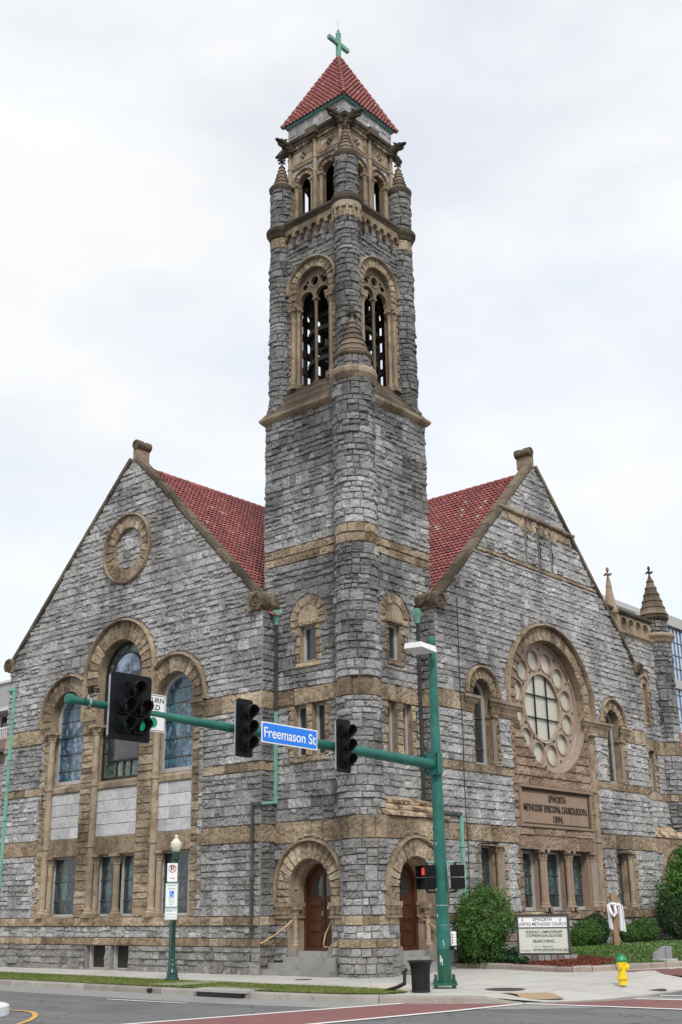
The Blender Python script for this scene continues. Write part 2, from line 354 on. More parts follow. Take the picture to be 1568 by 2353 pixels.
def tag(o, label=None, cat=None, group=None, kind=None):
    if label: o['label'] = label
    if cat: o['category'] = cat
    if group: o['group'] = group
    if kind: o['kind'] = kind
    return o
def thing(name, loc, label, cat, group=None):
    o = bpy.data.objects.new(name, None); COL.objects.link(o); o.location = loc; WL[o.name] = tuple(loc)
    o.empty_display_size = 0.2
    return tag(o, label, cat, group)
def kids(o): return [c for c in list(bpy.data.objects) if c.parent == o]
def copy_tree(o, parent=None, loc=None, rotz=None, scale=None):
    c = o.copy(); COL.objects.link(c)
    if parent is not None: c.parent = parent
    if loc is not None: c.location = loc
    if rotz is not None: c.rotation_euler = (0, 0, rotz)
    if scale is not None: c.scale = scale
    for k in kids(o): copy_tree(k, c)
    return c

class Fr:
    """flat frame: (u, v, h) to world"""
    def __init__(s, O, U, Nn, V=(0, 0, 1)):
        s.O = np.array(O, float); s.U = np.array(U, float); s.V = np.array(V, float); s.N = np.array(Nn, float)
        s.flip = np.dot(np.cross(s.U, s.V), s.N) < 0
    def p(s, u, v, h):
        u = np.asarray(u, float).ravel(); v = np.asarray(v, float).ravel()+0*u; h = np.asarray(h, float).ravel()+0*u
        return s.O+u[:, None]*s.U+v[:, None]*s.V+h[:, None]*s.N
class Cy:
    """cylinder frame: u = arc length at radius r"""
    def __init__(s, c, r): s.c = c; s.r = r; s.flip = False
    def p(s, u, v, h):
        u = np.asarray(u, float).ravel(); v = np.asarray(v, float).ravel()+0*u; h = np.asarray(h, float).ravel()+0*u
        a = u/s.r
        return np.stack([s.c[0]+(s.r+h)*np.cos(a), s.c[1]+(s.r+h)*np.sin(a), v], 1)

def gridf(nu, nv, flip=False):
    i = np.arange(nu-1)[:, None]; j = np.arange(nv-1)[None, :]
    a = (i*nv+j).ravel(); b = ((i+1)*nv+j).ravel()
    q = np.stack([a, b, b+1, a+1], 1)
    return q[:, ::-1].copy() if flip else q
def axis_(n, e):
    x = np.linspace(0, 1, n+1); x = x[1:-1] if n > 1 else np.array([0.5])
    return np.concatenate([[0.0], [e], x[(x > e*1.5) & (x < 1-e*1.5)], [1-e], [1.0]])
SEED = [0]
def rock(mb, fr, P2, Lu, Lv, depth=0.035, mask=None, tone=None, mi=0, cell=0.055, rough=1.0, flip=False):
    SEED[0] += 1; sd = SEED[0]*1.37
    su = axis_(max(2, int(round(Lu/cell))), min(0.3, 0.016/Lu)); sv_ = axis_(max(2, int(round(Lv/cell))), min(0.3, 0.016/Lv))
    S, T = np.meshgrid(su, sv_, indexing='ij')
    u, v = P2(S.ravel(), T.ravel())
    if mask is not None:
        m = mask(u, v)
        if not m.any(): return
    du = np.minimum(S, 1-S).ravel()*Lu; dv = np.minimum(T, 1-T).ravel()*Lv
    e = np.minimum(du, dv)
    a = S.ravel()*Lu; b = T.ravel()*Lv
    n1 = vnoise(a*5+sd, b*6+sd*2.1, sd); n2 = vnoise(a*12+sd, b*14, sd*1.7)
    n = 0.55*n1+0.78*(1-2*np.abs(n2-0.5))-0.30
    r1 = (random.random()-0.5)*1.5; r2 = random.random()*1.9-0.55
    h = depth*1.25*(0.28+1.25*rough*(n-0.15)+0.42*(r1*(S.ravel()-0.5)-r2*(T.ravel()-0.5)))
    h = np.maximum(h, depth*0.10)*np.clip(0.8+e/0.06, 0, 1)
    h = np.where(e < 1e-6, 0.001, h)
    q = gridf(len(su), len(sv_), fr.flip != flip)
    if mask is not None and not m.all():
        keep = m[q].sum(1) >= 3
        q = q[keep]
        if len(q) == 0: return
    t = random.random() if tone is None else tone
    mb.add(fr.p(u, v, h), q, t, mi)
def rect(u0, u1, v0, v1): return lambda s, t: (u0+(u1-u0)*s, v0+(v1-v0)*t)
def gtone():
    t = random.gauss(0.50, 0.16); return min(1, max(0, t))
def ashlar(mb, fr, u0, u1, v0, v1, mask=None, depth=0.042, mi=0, big=1.0, tonef=gtone, gap=0.007, cell=0.048, mean=None):
    mif = mi if callable(mi) else (lambda q, z, m_=mi: m_)
    v = v0
    while v < v1-0.02:
        H = random.choice([0.16, 0.20, 0.23, 0.27, 0.34, 0.40])*big
        if v1-v-H < 0.13: H = v1-v
        u = u0
        while u < u1-0.01:
            w = random.uniform(0.24, 0.56)*big
            if u1-u-w < 0.2: w = u1-u
            k = random.random()
            if H > 0.30*big and k < 0.70:
                n = 2 if (H < 0.37*big or k < 0.55) else 3
                fr_ = sorted([random.uniform(0.36, 0.64)]) if n == 2 else [0.34, 0.67]
                cuts = [0]+fr_+[1]
                for a, b in zip(cuts[:-1], cuts[1:]):
                    cc = [0, 1]
                    if w > 0.34*big and random.random() < 0.5: cc = [0, random.uniform(0.35, 0.65), 1]
                    for c, d in zip(cc[:-1], cc[1:]):
                        ua, ub, va, vb = u+w*c+gap/2, u+w*d-gap/2, v+H*a+gap/2, v+H*b-gap/2
                        rock(mb, fr, rect(ua, ub, va, vb), ub-ua, vb-va, depth*random.uniform(0.6, 1.5), mask, tonef(), mif(ua, va), cell)
            else:
                cc = [0, 1]
                if w > 0.45*big: cc = [0, random.uniform(0.4, 0.6), 1]
                for c, d in zip(cc[:-1], cc[1:]):
                    ua, ub, va, vb = u+w*c+gap/2, u+w*d-gap/2, v+gap/2, v+H-gap/2
                    rock(mb, fr, rect(ua, ub, va, vb), ub-ua, vb-va, depth*random.uniform(0.6, 1.5), mask, tonef(), mif(ua, va), cell)
            u += w
        v += H
def course(mb, fr, u0, u1, v0, v1, mask=None, depth=0.05, mi=0, rows=1, wr=(0.35, 0.8), tonef=None, gap=0.010, cell=0.055, rough=1.0):
    rough *= 0.7; H = (v1-v0)/rows
    for r in range(rows):
        u = u0
        while u < u1-0.01:
            w = random.uniform(*wr)
            if u1-u-w < wr[0]*0.6: w = u1-u
            rock(mb, fr, rect(u+gap/2, u+w-gap/2, v0+H*r+gap/2, v0+H*(r+1)-gap/2), w-gap, H-gap, depth, mask, tonef() if tonef else tmid(), mi, cell, rough)
            u += w
def backing(mb, fr, u0, u1, v0, v1, mask=None, h=0.0, mi=0, rv=0.05, ru=0.04, tone=0.5):
    nv = max(1, int(math.ceil((v1-v0)/rv))); nu = max(1, int(math.ceil((u1-u0)/ru)))
    us = np.linspace(u0, u1, nu+1); uc = (us[1:]+us[:-1])/2
    vs = np.linspace(v0, v1, nv+1)
    prev = None
    runs = []
    for j in range(nv):
        m = mask(uc, np.full(nu, (vs[j]+vs[j+1])/2)) if mask is not None else np.ones(nu, bool)
        r = []; i = 0
        while i < nu:
            if m[i]:
                k = i
                while k < nu and m[k]: k += 1
                r.append((i, k)); i = k
            else: i += 1
        if prev is not None and prev[0] == r: prev[2] = j+1
        else:
            prev = [r, j, j+1]; runs.append(prev)
    for r, j0, j1 in runs:
        for i, k in r:
            n = max(1, (k-i)//6) if isinstance(fr, Cy) else 1
            uu = np.linspace(us[i], us[k], n+1)
            S, T = np.meshgrid(uu, [vs[j0], vs[j1]], indexing='ij')
            mb.add(fr.p(S, T, h), gridf(n+1, 2, fr.flip), tone, mi)

def fbox(mb, fr, u0, u1, v0, v1, h0, h1, tone=0.5, mi=0, nu=1):
    """box in a frame; on a cylinder use nu segments"""
    us = np.linspace(u0, u1, nu+1)
    P = [fr.p(us, np.full(nu+1, v), np.full(nu+1, h)) for v, h in ((v0, h0), (v0, h1), (v1, h1), (v1, h0))]
    V = np.concatenate(P); n = nu+1; f = []
    for k in range(4):
        a, b = k*n, ((k+1) % 4)*n
        for i in range(nu): f.append([a+i, a+i+1, b+i+1, b+i])
    f.append([0, n, 2*n, 3*n][::1]); f.append([3*n+nu, 2*n+nu, n+nu, nu])
    if fr.flip: f = [q[::-1] for q in f]
    mb.add(V, f, tone, mi)
WF = Fr((0, 0, 0), (1, 0, 0), (0, -1, 0))
def wbox(mb, x0, x1, y0, y1, z0, z1, tone=0.5, mi=0): fbox(mb, WF, x0, x1, z0, z1, -y1, -y0, tone, mi)
def obox(mb, c, ax, size, rot=0, tone=0.5, mi=0):
    """box centred at c, rotated about z"""
    cx, cy, cz = c; sx, sy, sz = size
    U = np.array([cos(rot), sin(rot), 0]); Nn = np.array([sin(rot), -cos(rot), 0])
    fbox(mb, Fr((cx, cy, cz), U, Nn), -sx/2, sx/2, -sz/2, sz/2, -sy/2, sy/2, tone, mi)
def lathe(mb, c, prof, n=16, tone=0.5, mi=0, a0=0.0, a1=2*pi, fn=None, axis='z'):
    full = abs(a1-a0-2*pi) < 1e-6; cap = prof[0] != prof[-1]
    k = n if full else n+1
    A = a0+(a1-a0)*np.arange(k)/n
    V = []
    for r, z in prof:
        rr = r*np.ones(k) if fn is None else r*fn(A, z)
        if axis == 'z': V.append(np.stack([c[0]+rr*np.cos(A), c[1]+rr*np.sin(A), np.full(k, c[2]+z)], 1))
        elif axis == 'x': V.append(np.stack([np.full(k, c[0]+z), c[1]+rr*np.cos(A), c[2]+rr*np.sin(A)], 1))
        else: V.append(np.stack([c[0]+rr*np.sin(A), np.full(k, c[1]+z), c[2]+rr*np.cos(A)], 1))
    f = []
    m = len(prof)
    for j in range(m-1):
        for i in range(n):
            i2 = (i+1) % k if full else i+1
            f.append([j*k+i, j*k+i2, (j+1)*k+i2, (j+1)*k+i])
    if full and cap: f.append(list(range(k))[::-1]); f.append([(m-1)*k+i for i in range(k)])
    mb.add(np.concatenate(V), f, tone, mi)
def tube(mb, pts, r, n=8, tone=0.5, mi=0, sq=False):
    pts = [np.array(p, float) for p in pts]
    rs = r if isinstance(r, (list, tuple)) else [r]*len(pts)
    V = []; prev = None
    for i, p in enumerate(pts):
        a = pts[max(0, i-1)]; b = pts[min(len(pts)-1, i+1)]
        t = b-a; t /= np.linalg.norm(t)+1e-9
        if prev is None:
            x = np.cross(t, [0, 0, 1.0]) if abs(t[2]) < 0.95 else np.cross(t, [0, 1.0, 0])
        else: x = prev-t*np.dot(prev, t)
        x /= np.linalg.norm(x)+1e-9; prev = x; y = np.cross(t, x)
        A = np.arange(n)*2*pi/n+(pi/4 if n == 4 else 0)
        V.append(p+rs[i]*(np.cos(A)[:, None]*x+np.sin(A)[:, None]*y))
    f = []
    for j in range(len(pts)-1):
        for i in range(n): f.append([j*n+i, j*n+(i+1) % n, (j+1)*n+(i+1) % n, (j+1)*n+i])
    f.append(list(range(n))[::-1]); f.append([(len(pts)-1)*n+i for i in range(n)])
    mb.add(np.concatenate(V), f, tone, mi)
def outline(uc, hw, v0, vs, n=20):
    """left-bottom, up, round the arch, right-bottom; n = 0 gives a rectangle topped at vs"""
    if n == 0: return [(uc-hw, v0), (uc-hw, vs), (uc+hw, vs), (uc+hw, v0)]
    p = [(uc-hw, v0)]
    for i in range(n+1):
        a = pi-pi*i/n; p.append((uc+hw*cos(a), vs+hw*sin(a)))
    p.append((uc+hw, v0)); return p
def circle(uc, vc, r, n=28): return [(uc+r*cos(2*pi*i/n), vc+r*sin(2*pi*i/n)) for i in range(n)]
def reveal(mb, fr, ol, h0, h1, closed=False, tone=0.5, mi=0, inward=True):
    P = np.array(ol); k = len(P)
    V = np.concatenate([fr.p(P[:, 0], P[:, 1], h0), fr.p(P[:, 0], P[:, 1], h1)])
    f = []
    for i in range(k if closed else k-1):
        j = (i+1) % k; f.append([i, j, k+j, k+i])
    t = tone
    mb.add(V, f, t, mi)
def filled(mb, fr, ol, h, tone=0.5, mi=0):
    P = np.array(ol); V = fr.p(P[:, 0], P[:, 1], h); f = list(range(len(P)))
    a = 0.5*np.sum(P[:, 0]*np.roll(P[:, 1], -1)-np.roll(P[:, 0], -1)*P[:, 1])
    if (a < 0) != fr.flip: f = f[::-1]
    mb.add(V, [f], tone, mi)
def ringface(mb, fr, A, B, h, closed=False, tone=0.5, mi=0):
    A = np.array(A); B = np.array(B); k = len(A)
    V = np.concatenate([fr.p(A[:, 0], A[:, 1], h), fr.p(B[:, 0], B[:, 1], h)]); f = []
    for i in range(k if closed else k-1):
        j = (i+1) % k; f.append([i, j, k+j, k+i])
    mb.add(V, f, tone, mi)
def frame_ring(mb, fr, uc, hw, v0, vs, t, h0, h1, n=20, tone=0.5, mi=0):
    """window frame following an opening; h1 is the front"""
    A = outline(uc, hw, v0, vs, n); B = outline(uc, hw-t, v0+t, vs if n else vs-t, n)
    ringface(mb, fr, A, B, h1, True, tone, mi); reveal(mb, fr, B, h0, h1, True, tone, mi); reveal(mb, fr, A, h0, h1, True, tone, mi)
def slab_poly(mb, fr, ol, h0, h1, tone=0.5, mi=0):
    filled(mb, fr, ol, h1, tone, mi); reveal(mb, fr, ol, h0, h1, True, tone, mi); filled(mb, fr, ol[::-1], h0, tone, mi)
def voussoirs(mb, fr, uc, vc, r0, r1, n, a0=0.0, a1=pi, depth=0.06, mask=None, mi=0, tonef=None, soffit=0.3, rough=0.45):
    for i in range(n):
        b0 = a0+(a1-a0)*i/n; b1 = a0+(a1-a0)*(i+1)/n
        g = 0.007/((r0+r1)/2)
        def P2(s, t, b0=b0, b1=b1):
            a = (b1-g)+(b0+g-(b1-g))*s; r = r0+(r1-r0)*t
            return uc+r*np.cos(a), vc+r*np.sin(a)
        rock(mb, fr, P2, (b1-b0)*(r0+r1)/2, r1-r0, depth, mask, tonef() if tonef else tmid(), mi, 0.06, rough)
    k = max(10, n*2); A = [(uc+r0*cos(a0+(a1-a0)*i/k), vc+r0*sin(a0+(a1-a0)*i/k)) for i in range(k+1)]
    full = abs(a1-a0-2*pi) < 1e-6
    reveal(mb, fr, A, -soffit, depth*0.25, False, 0.45, mi)
    A2 = [(uc+(r0-0.0)*cos(a0+(a1-a0)*i/k), vc+(r0)*sin(a0+(a1-a0)*i/k)) for i in range(k+1)]
    B2 = [(uc+(r1)*cos(a0+(a1-a0)*i/k), vc+(r1)*sin(a0+(a1-a0)*i/k)) for i in range(k+1)]
    if mask is None: ringface(mb, fr, A2, B2, 0.0005, False, 0.2, mi)
def hood(mb, fr, uc, vc, r0, r1, h, n=36, a0=0.0, a1=pi, mask=None, mi=0):
    """moulded label course round an arch: bevelled section"""
    r0 = r0+(r1-r0)*0.25
    prof = [(r0, 0.0), (r0, h*0.55), (r0+(r1-r0)*0.3, h), (r0+(r1-r0)*0.75, h*0.9), (r1, h*0.3), (r1, 0.0)]
    K = n+1; V = []
    A = a0+(a1-a0)*np.arange(K)/n
    for r, hh in prof: V.append(fr.p(uc+r*np.cos(A), vc+r*np.sin(A), np.full(K, hh)))
    q = gridf(len(prof), K)
    if mask is not None:
        um = uc+(r0+r1)/2*np.cos((A[1:]+A[:-1])/2); vm = vc+(r0+r1)/2*np.sin((A[1:]+A[:-1])/2); m = mask(um, vm)
        keep = np.tile(m, len(prof)-1); q = q[keep]
    if len(q): mb.add(np.concatenate(V), q, 0.3+0.4*vnoise(np.tile(A, len(prof))*4, 0.5, uc), mi)
def tmid(): return min(1, max(0, random.gauss(0.5, 0.22)))
def quoins(mb, fr, u0, u1, v0, v1, side=0, jit=0.12, depth=0.05, mi=0, mask=None, hr=(0.16, 0.30)):
    """vertical stack of rough blocks with a ragged outer edge (side -1 left, +1 right, 0 straight)"""
    v = v0; k = 0
    while v < v1-0.02:
        H = random.uniform(*hr)
        if v1-v-H < 0.1: H = v1-v
        e = (random.random() if k % 2 else 0)*jit+(jit*0.4 if k % 2 else 0)
        a = u0-(e if side < 0 else 0); b = u1+(e if side > 0 else 0)
        rock(mb, fr, rect(a+0.005, b-0.005, v+0.006, v+H-0.006), b-a, H, depth, mask, tmid(), mi, rough=0.7)
        v += H; k += 1
def moulding(mb, fr, u0, u1, prof, tone=None, mi=0, mitre=(0, 0), seg=0.7):
    """horizontal moulding; prof is a list of (v, h); mitre = sign for each end"""
    n = max(1, int((u1-u0)/seg)); K = len(prof)
    for i in range(n):
        a = u0+(u1-u0)*i/n; b = u0+(u1-u0)*(i+1)/n
        ea = [(a-(h if (i == 0 and mitre[0]) else 0)) for v, h in prof]; eb = [(b+(h if (i == n-1 and mitre[1]) else 0)) for v, h in prof]
        V = np.concatenate([fr.p(ea, [p[0] for p in prof], [p[1] for p in prof]), fr.p(eb, [p[0] for p in prof], [p[1] for p in prof])])
        f = [[j, K+j, K+j+1, j+1] for j in range(K-1)]+[list(range(K)), list(range(2*K-1, K-1, -1))]
        mb.add(V, f, random.random() if tone is None else tone, mi)
def textobj(name, s, size, fr, u, v, h, mat, parent, width=None, extrude=0.004, align='CENTER', bold=0.0, shear=0):
    c = bpy.data.curves.new(name, 'FONT'); c.body = s; c.size = size; c.align_x = align; c.align_y = 'CENTER'; c.extrude = extrude; c.offset = bold; c.shear = shear
    o = bpy.data.objects.new(name, c); COL.objects.link(o)
    bpy.context.view_layer.update()
    dg = bpy.context.evaluated_depsgraph_get(); me = bpy.data.meshes.new_from_object(o.evaluated_get(dg))
    bpy.data.objects.remove(o); bpy.data.curves.remove(c)
    xs = [q.co.x for q in me.vertices]
    sx = width/(max(xs)-min(xs)) if width else 1.0
    o0 = np.array(WL[parent.name])
    for q in me.vertices:
        p = fr.p([u+q.co.x*sx], [v+q.co.y], [h+q.co.z])[0]-o0; q.co = p
    if fr.flip: me.flip_normals()
    me.materials.clear(); me.materials.append(MATS[mat])
    a = me.attributes.new('tone', 'FLOAT', 'POINT')
    ob = bpy.data.objects.new(name, me); COL.objects.link(ob); ob.parent = parent; WL[ob.name] = tuple(o0)
    return ob

# ================================================================== CHURCH
church = thing('stone_church', (23.8, 19.9, 0), 'grey granite church with brown sandstone arches, red tiled roofs and a tall corner bell tower', 'church')
CH = church
XL, YR = 23.2, 19.2            # gable planes
XT, YT = 23.78, 19.85          # tower faces
FL = Fr((XL, 0, 0), (0, 1, 0), (-1, 0, 0))
FRt = Fr((0, YR, 0), (1, 0, 0), (0, -1, 0))
TL = Fr((XT, 0, 0), (0, 1, 0), (-1, 0, 0))
TR = Fr((0, YT, 0), (1, 0, 0), (0, -1, 0))
LU0, LU1, LAP, LZ = 22.93, 35.3, 29.05, 16.1
RU0, RU1, RAP, RZ = 26.42, 38.85, 32.4, 15.85
def in_arch(u, v, uc, hw, v0, vs): return (np.abs(u-uc) < hw) & (v > v0) & ((v < vs) | ((u-uc)**2+(v-vs)**2 < hw*hw))
def in_rect(u, v, a, b, c, d): return (u > a) & (u < b) & (v > c) & (v < d)
def in_circ(u, v, uc, vc, r): return (u-uc)**2+(v-vc)**2 < r*r

def column(name, parent, x, y, z0, z1, r, mat='sandstone_smooth', cap=0.22, base=0.2, abacus=True, seg=14, label=None, rings=()):
    mb = MB(mat); b = r*1.65
    wbox(mb, x-b, x+b, y-b, y+b, z0, z0+base*0.42, 0.35)
    prof = [(r*1.55, base*0.42), (r*1.6, base*0.52), (r*1.45, base*0.66), (r*1.15, base*0.72), (r*1.25, base*0.84), (r*1.05, base)]
    H = z1-z0
    prof += [(r*1.0, base+0.02), (r*0.97, H-cap-0.05), (r*1.18, H-cap-0.03), (r*1.18, H-cap), (r*0.98, H-cap+0.015)]
    for zr in rings:
        prof.append((r, zr-z0-0.04)); prof.append((r*1.3, zr-z0-0.03)); prof.append((r*1.3, zr-z0+0.03)); prof.append((r, zr-z0+0.04))
    prof.sort(key=lambda q: q[1])
    lathe(mb, (x, y, z0), prof, seg, 0.5+0.4*(random.random()-0.5))
    leaf = lambda A, z: 1+0.13*np.sin(A*8)*1.0
    lathe(mb, (x, y, z0), [(r*1.0, H-cap), (r*1.35, H-cap*0.72), (r*1.2, H-cap*0.62), (r*1.75, H-cap*0.34), (r*1.5, H-cap*0.28)], 32, 0.3, fn=leaf)
    if abacus: wbox(mb, x-b*1.12, x+b*1.12, y-b*1.12, y+b*1.12, z1-cap*0.3, z1-0.002, 0.6)
    o = mb.build(name, parent, smooth=False)
    return o

# ---- left gable wall --------------------------------------------------
BAYS_L = [dict(uc=31.85, hw=0.88, vs=7.65, ro=1.44), dict(uc=29.25, hw=1.08, vs=8.80, ro=1.75), dict(uc=26.60, hw=0.87, vs=7.62, ro=1.44)]
def gable_in(u, v, ap, z, u0, u1): return (v < z-0.985*np.abs(u-ap)) & (u > u0) & (u < u1)
def openL(u, v):
    m = np.zeros(np.shape(u), bool)
    for b in BAYS_L: m |= in_arch(u, v, b['uc'], b['hw'], 1.45, b['vs'])
    m |= in_rect(u, v, 29.18, 30.12, 0.04, 0.70) | in_rect(u, v, 28.12, 28.98, 0.04, 0.70)
    return m
def trimL(u, v):
    m = openL(u, v)
    for b in BAYS_L:
        m |= in_circ(u, v, b['uc'], b['vs'], b['ro']+0.06) & (v > b['vs'])
        m |= (np.abs(u-b['uc']) < b['ro']+0.0) & (v > 7.2) & (v < b['vs']+0.01)
    m |= in_circ(u, v, 29.14, 12.93, 1.21)
    m |= in_rect(u, v, 25.25, 33.1, 1.45, 7.3)
    m |= in_rect(u, v, 25.2, 33.2, 7.2, 7.75)
    for a, b in ((6.95, 7.47), (5.25, 5.51), (3.35, 3.82), (1.22, 1.46), (0.69, 0.90)): m |= (v > a) & (v < b)
    return m
gl = lambda u, v: gable_in(u, v, LAP, LZ, LU0, LU1)
mL = lambda u, v: gl(u, v) & ~trimL(u, v)
mb = MB('granite', 'mortar', 'granite_base', 'granite_mid')
backing(mb, FL, LU0, LU1, 0, 16.1, lambda u, v: gl(u, v) & ~openL(u, v) & ~in_circ(u, v, 29.14, 12.93, 0.72), 0, 1)
backing(mb, Fr((XL+0.125, 0, 0), (0, 1, 0), (-1, 0, 0)), 28.3, 30.0, 12.1, 13.8, None, 0, 1, rv=2, ru=2)
for a, b in ((0.90, 1.22), (1.46, 3.35), (3.82, 5.25), (5.51, 6.95), (7.47, 16.1)):
    ashlar(mb, FL, LU0, LU1, a, b, mL, mi=lambda q, z: 3 if float(vnoise(q*0.8, z*0.5, 8.8))+0.25*max(0, 25.5-q)/2.5+random.uniform(-.1, .1) > 0.70 else 0)
FLb = Fr((XL-0.10, 0, 0), (0, 1, 0), (-1, 0, 0.07))
ashlar(mb, FLb, LU0-0.1, LU1, -0.02, 0.69, lambda u, v: ~(in_rect(u, v, 28.1, 30.15, 0.0, 0.75)), mi=2, big=1.05)
backing(mb, FLb, LU0-0.1, LU1, -0.05, 0.68, lambda u, v: ~openL(u, v), 0, 1)
# granite filling inside the roundel
ashlar(mb, Fr((XL+0.12, 0, 0), (0, 1, 0), (-1, 0, 0)), 28.3, 30.0, 12.1, 13.8, lambda u, v: in_circ(u, v, 29.14, 12.93, 0.74))
mb.build('gable_wall', CH)
# pale granite infill panels under the big windows
mb = MB('granite_pale', 'mortar', 'sandstone')
FLp = Fr((XL+0.10, 0, 0), (0, 1, 0), (-1, 0, 0))
for b in BAYS_L:
    a0, a1 = b['uc']-b['hw']-0.02, b['uc']+b['hw']+0.02
    backing(mb, FLp, a0, a1, 3.3, 5.35, None, 0, 1)
    course(mb, FLp, a0, a1, 3.82, 5.25, None, 0.022, 0, 4, (0.4, 0.75), cell=0.08)
mb.build('infill_panel', CH)

# sandstone bands, left
def bandL(name, v0, v1, segs, depth, rows=1, wr=(0.35, 0.85), fr=FL, h=0.0, rough=1.0, mat='sandstone'):
    mb = MB(mat)
    f2 = Fr(fr.O+fr.N*h, fr.U, fr.N)
    for a, b in segs:
        course(mb, f2, a, b, v0, v1, None, depth, 0, rows, wr, rough=rough)
        backing(mb, f2, a, b, v0, v1, None, 0, 0, rv=1, ru=0.2, tone=0.1)
    return mb.build(name, CH)
bandL('sandstone_band', 6.95, 7.47, [(LU0, 25.3), (33.1, LU1)], 0.06)
bandL('sandstone_band', 5.25, 5.51, [(LU0, 25.3), (33.0, LU1)], 0.05, wr=(0.3, 0.6))
bandL('sandstone_band', 3.35, 3.82, [(LU0, 25.45), (33.0, LU1)], 0.06)
bandL('sandstone_band', 1.22, 1.46, [(LU0, LU1)], 0.06, wr=(0.3, 0.7), h=0.03)
bandL('sandstone_band', 0.69, 0.90, [(LU0-0.08, LU1)], 0.05, wr=(0.3, 0.7), h=0.08)
mb = MB('sandstone')
for b in BAYS_L:
    a0, a1 = b['uc']-b['hw']-0.1, b['uc']+b['hw']+0.1
    f2 = Fr((XL+0.05, 0, 0), (0, 1, 0), (-1, 0, 0))
    course(mb, f2, a0, a1, 3.28, 3.82, None, 0.05, 0, 1, (0.9, 1.3), rough=0.6)
    fbox(mb, f2, a0, a1, 3.27, 3.80, -0.3, -0.001, 0.5)
mb.build('lintel', CH)

# piers and quoins
mb = MB('sandstone', 'mortar')
backing(mb, FL, 25.25, 33.1, 1.45, 7.5, lambda u, v: ~openL(u, v), 0.004, 1)
quoins(mb, FL, 30.42, 30.96, 1.47, 7.3, 0)
quoins(mb, FL, 27.50, 28.16, 1.47, 7.3, 0)
quoins(mb, FL, 25.42, 25.72, 1.47, 7.2, -1, 0.16)
quoins(mb, FL, 32.86, 33.02, 1.47, 7.2, 1, 0.16)
m2 = lambda u, v: ~openL(u, v)
quoins(mb, FL, 30.34, 30.42, 1.47, 7.3, 0); quoins(mb, FL, 32.74, 32.86, 1.47, 7.3, 0)
quoins(mb, FL, 27.47, 27.51, 1.47, 7.3, 0)
mb.build('pier', CH)
# granite between the outer quoins and the plain wall
mb = MB('granite', 'mortar')
ashlar(mb, FL, 25.25, 25.43, 1.46, 6.95, None); mb.build('gable_wall', CH)
mb = MB('granite'); ashlar(mb, FL, 33.02, 33.12, 1.46, 6.95, None); mb.build('gable_wall', CH)

# arches
big = BAYS_L[1]
def not_big(u, v): return ~in_circ(u, v, big['uc'], big['vs'], big['ro']+0.02) & ~((np.abs(u-big['uc']) < big['ro']+0.0) & (v < big['vs']))
for k, b in enumerate(BAYS_L):
    mb = MB('sandstone', 'mortar')
    msk = None if k == 1 else not_big
    nn = 17 if k == 1 else 12
    voussoirs(mb, FL, b['uc'], b['vs'], b['hw'], b['ro']-0.1, nn, depth=0.075, mask=msk, soffit=0.34)
    # stilted part down to the capitals
    for s in (-1, 1):
        a = b['uc']+s*b['hw']; c = b['uc']+s*(b['ro']-0.1)
        quoins(mb, FL, min(a, c), max(a, c), 7.5, b['vs'], 0, 0, 0.07, 0, msk, (0.22, 0.4))
        fbox(mb, FL, a-0.012 if s < 0 else a-0.0, a+0.0 if s < 0 else a+0.012, 7.45, b['vs'], -0.34, 0.02, 0.45)
    hood(mb, FL, b['uc'], b['vs'], b['ro']-0.11, b['ro']+0.02, 0.16, mask=msk)
    for s in (-1, 1):
        c = b['uc']+s*(b['ro']-0.045)
        if msk is None or msk(np.array([c]), np.array([7.6]))[0]: fbox(mb, FL, c-0.065, c+0.065, 7.5, b['vs'], 0, 0.13, 0.5)
    mb.build('window_arch', CH)
# imposts / capitals blocks
mb = MB('sandstone_smooth')
for a, b in ((32.62, 33.2), (30.2, 30.98), (27.42, 28.2), (25.25, 25.76)):
    moulding(mb, FL, a, b, [(7.28, -0.1), (7.28, 0.06), (7.34, 0.1), (7.40, 0.10), (7.42, 0.15), (7.50, 0.16), (7.50, -0.1)])
mb.build('impost', CH)
mb = MB('sandstone')
for a, b in ((30.1, 31.0), (27.4, 28.2), (32.6, 33.1), (25.3, 25.74)):
    for i in range(int((b-a)/0.09)):
        fbox(mb, FL, a+i*0.09+0.01, a+i*0.09+0.07, 7.04, 7.27, -0.02, 0.075+0.02*(i % 2), random.random()*0.5)
mb.build('carved_capital', CH)
# long shafts
for u in (32.62, 30.27, 27.36):
    column('shaft', CH, XL+0.0, u, 1.46, 7.28, 0.105, cap=0.3, base=0.26, rings=(3.55, 5.4))
    column('shaft', CH, XL+0.12, u-0.17, 1.46, 3.30, 0.09, cap=0.24, base=0.22)
column('shaft', CH, XL+0.10, 29.10, 1.46, 3.30, 0.10, cap=0.28, base=0.24)

# roundel
mb = MB('sandstone')
voussoirs(mb, FL, 29.14, 12.93, 0.70, 1.12, 22, 0, 2*pi, 0.08, soffit=0.12)
hood(mb, FL, 29.14, 12.93, 1.10, 1.21, 0.15, 48, 0, 2*pi)
mb.build('roundel', CH)

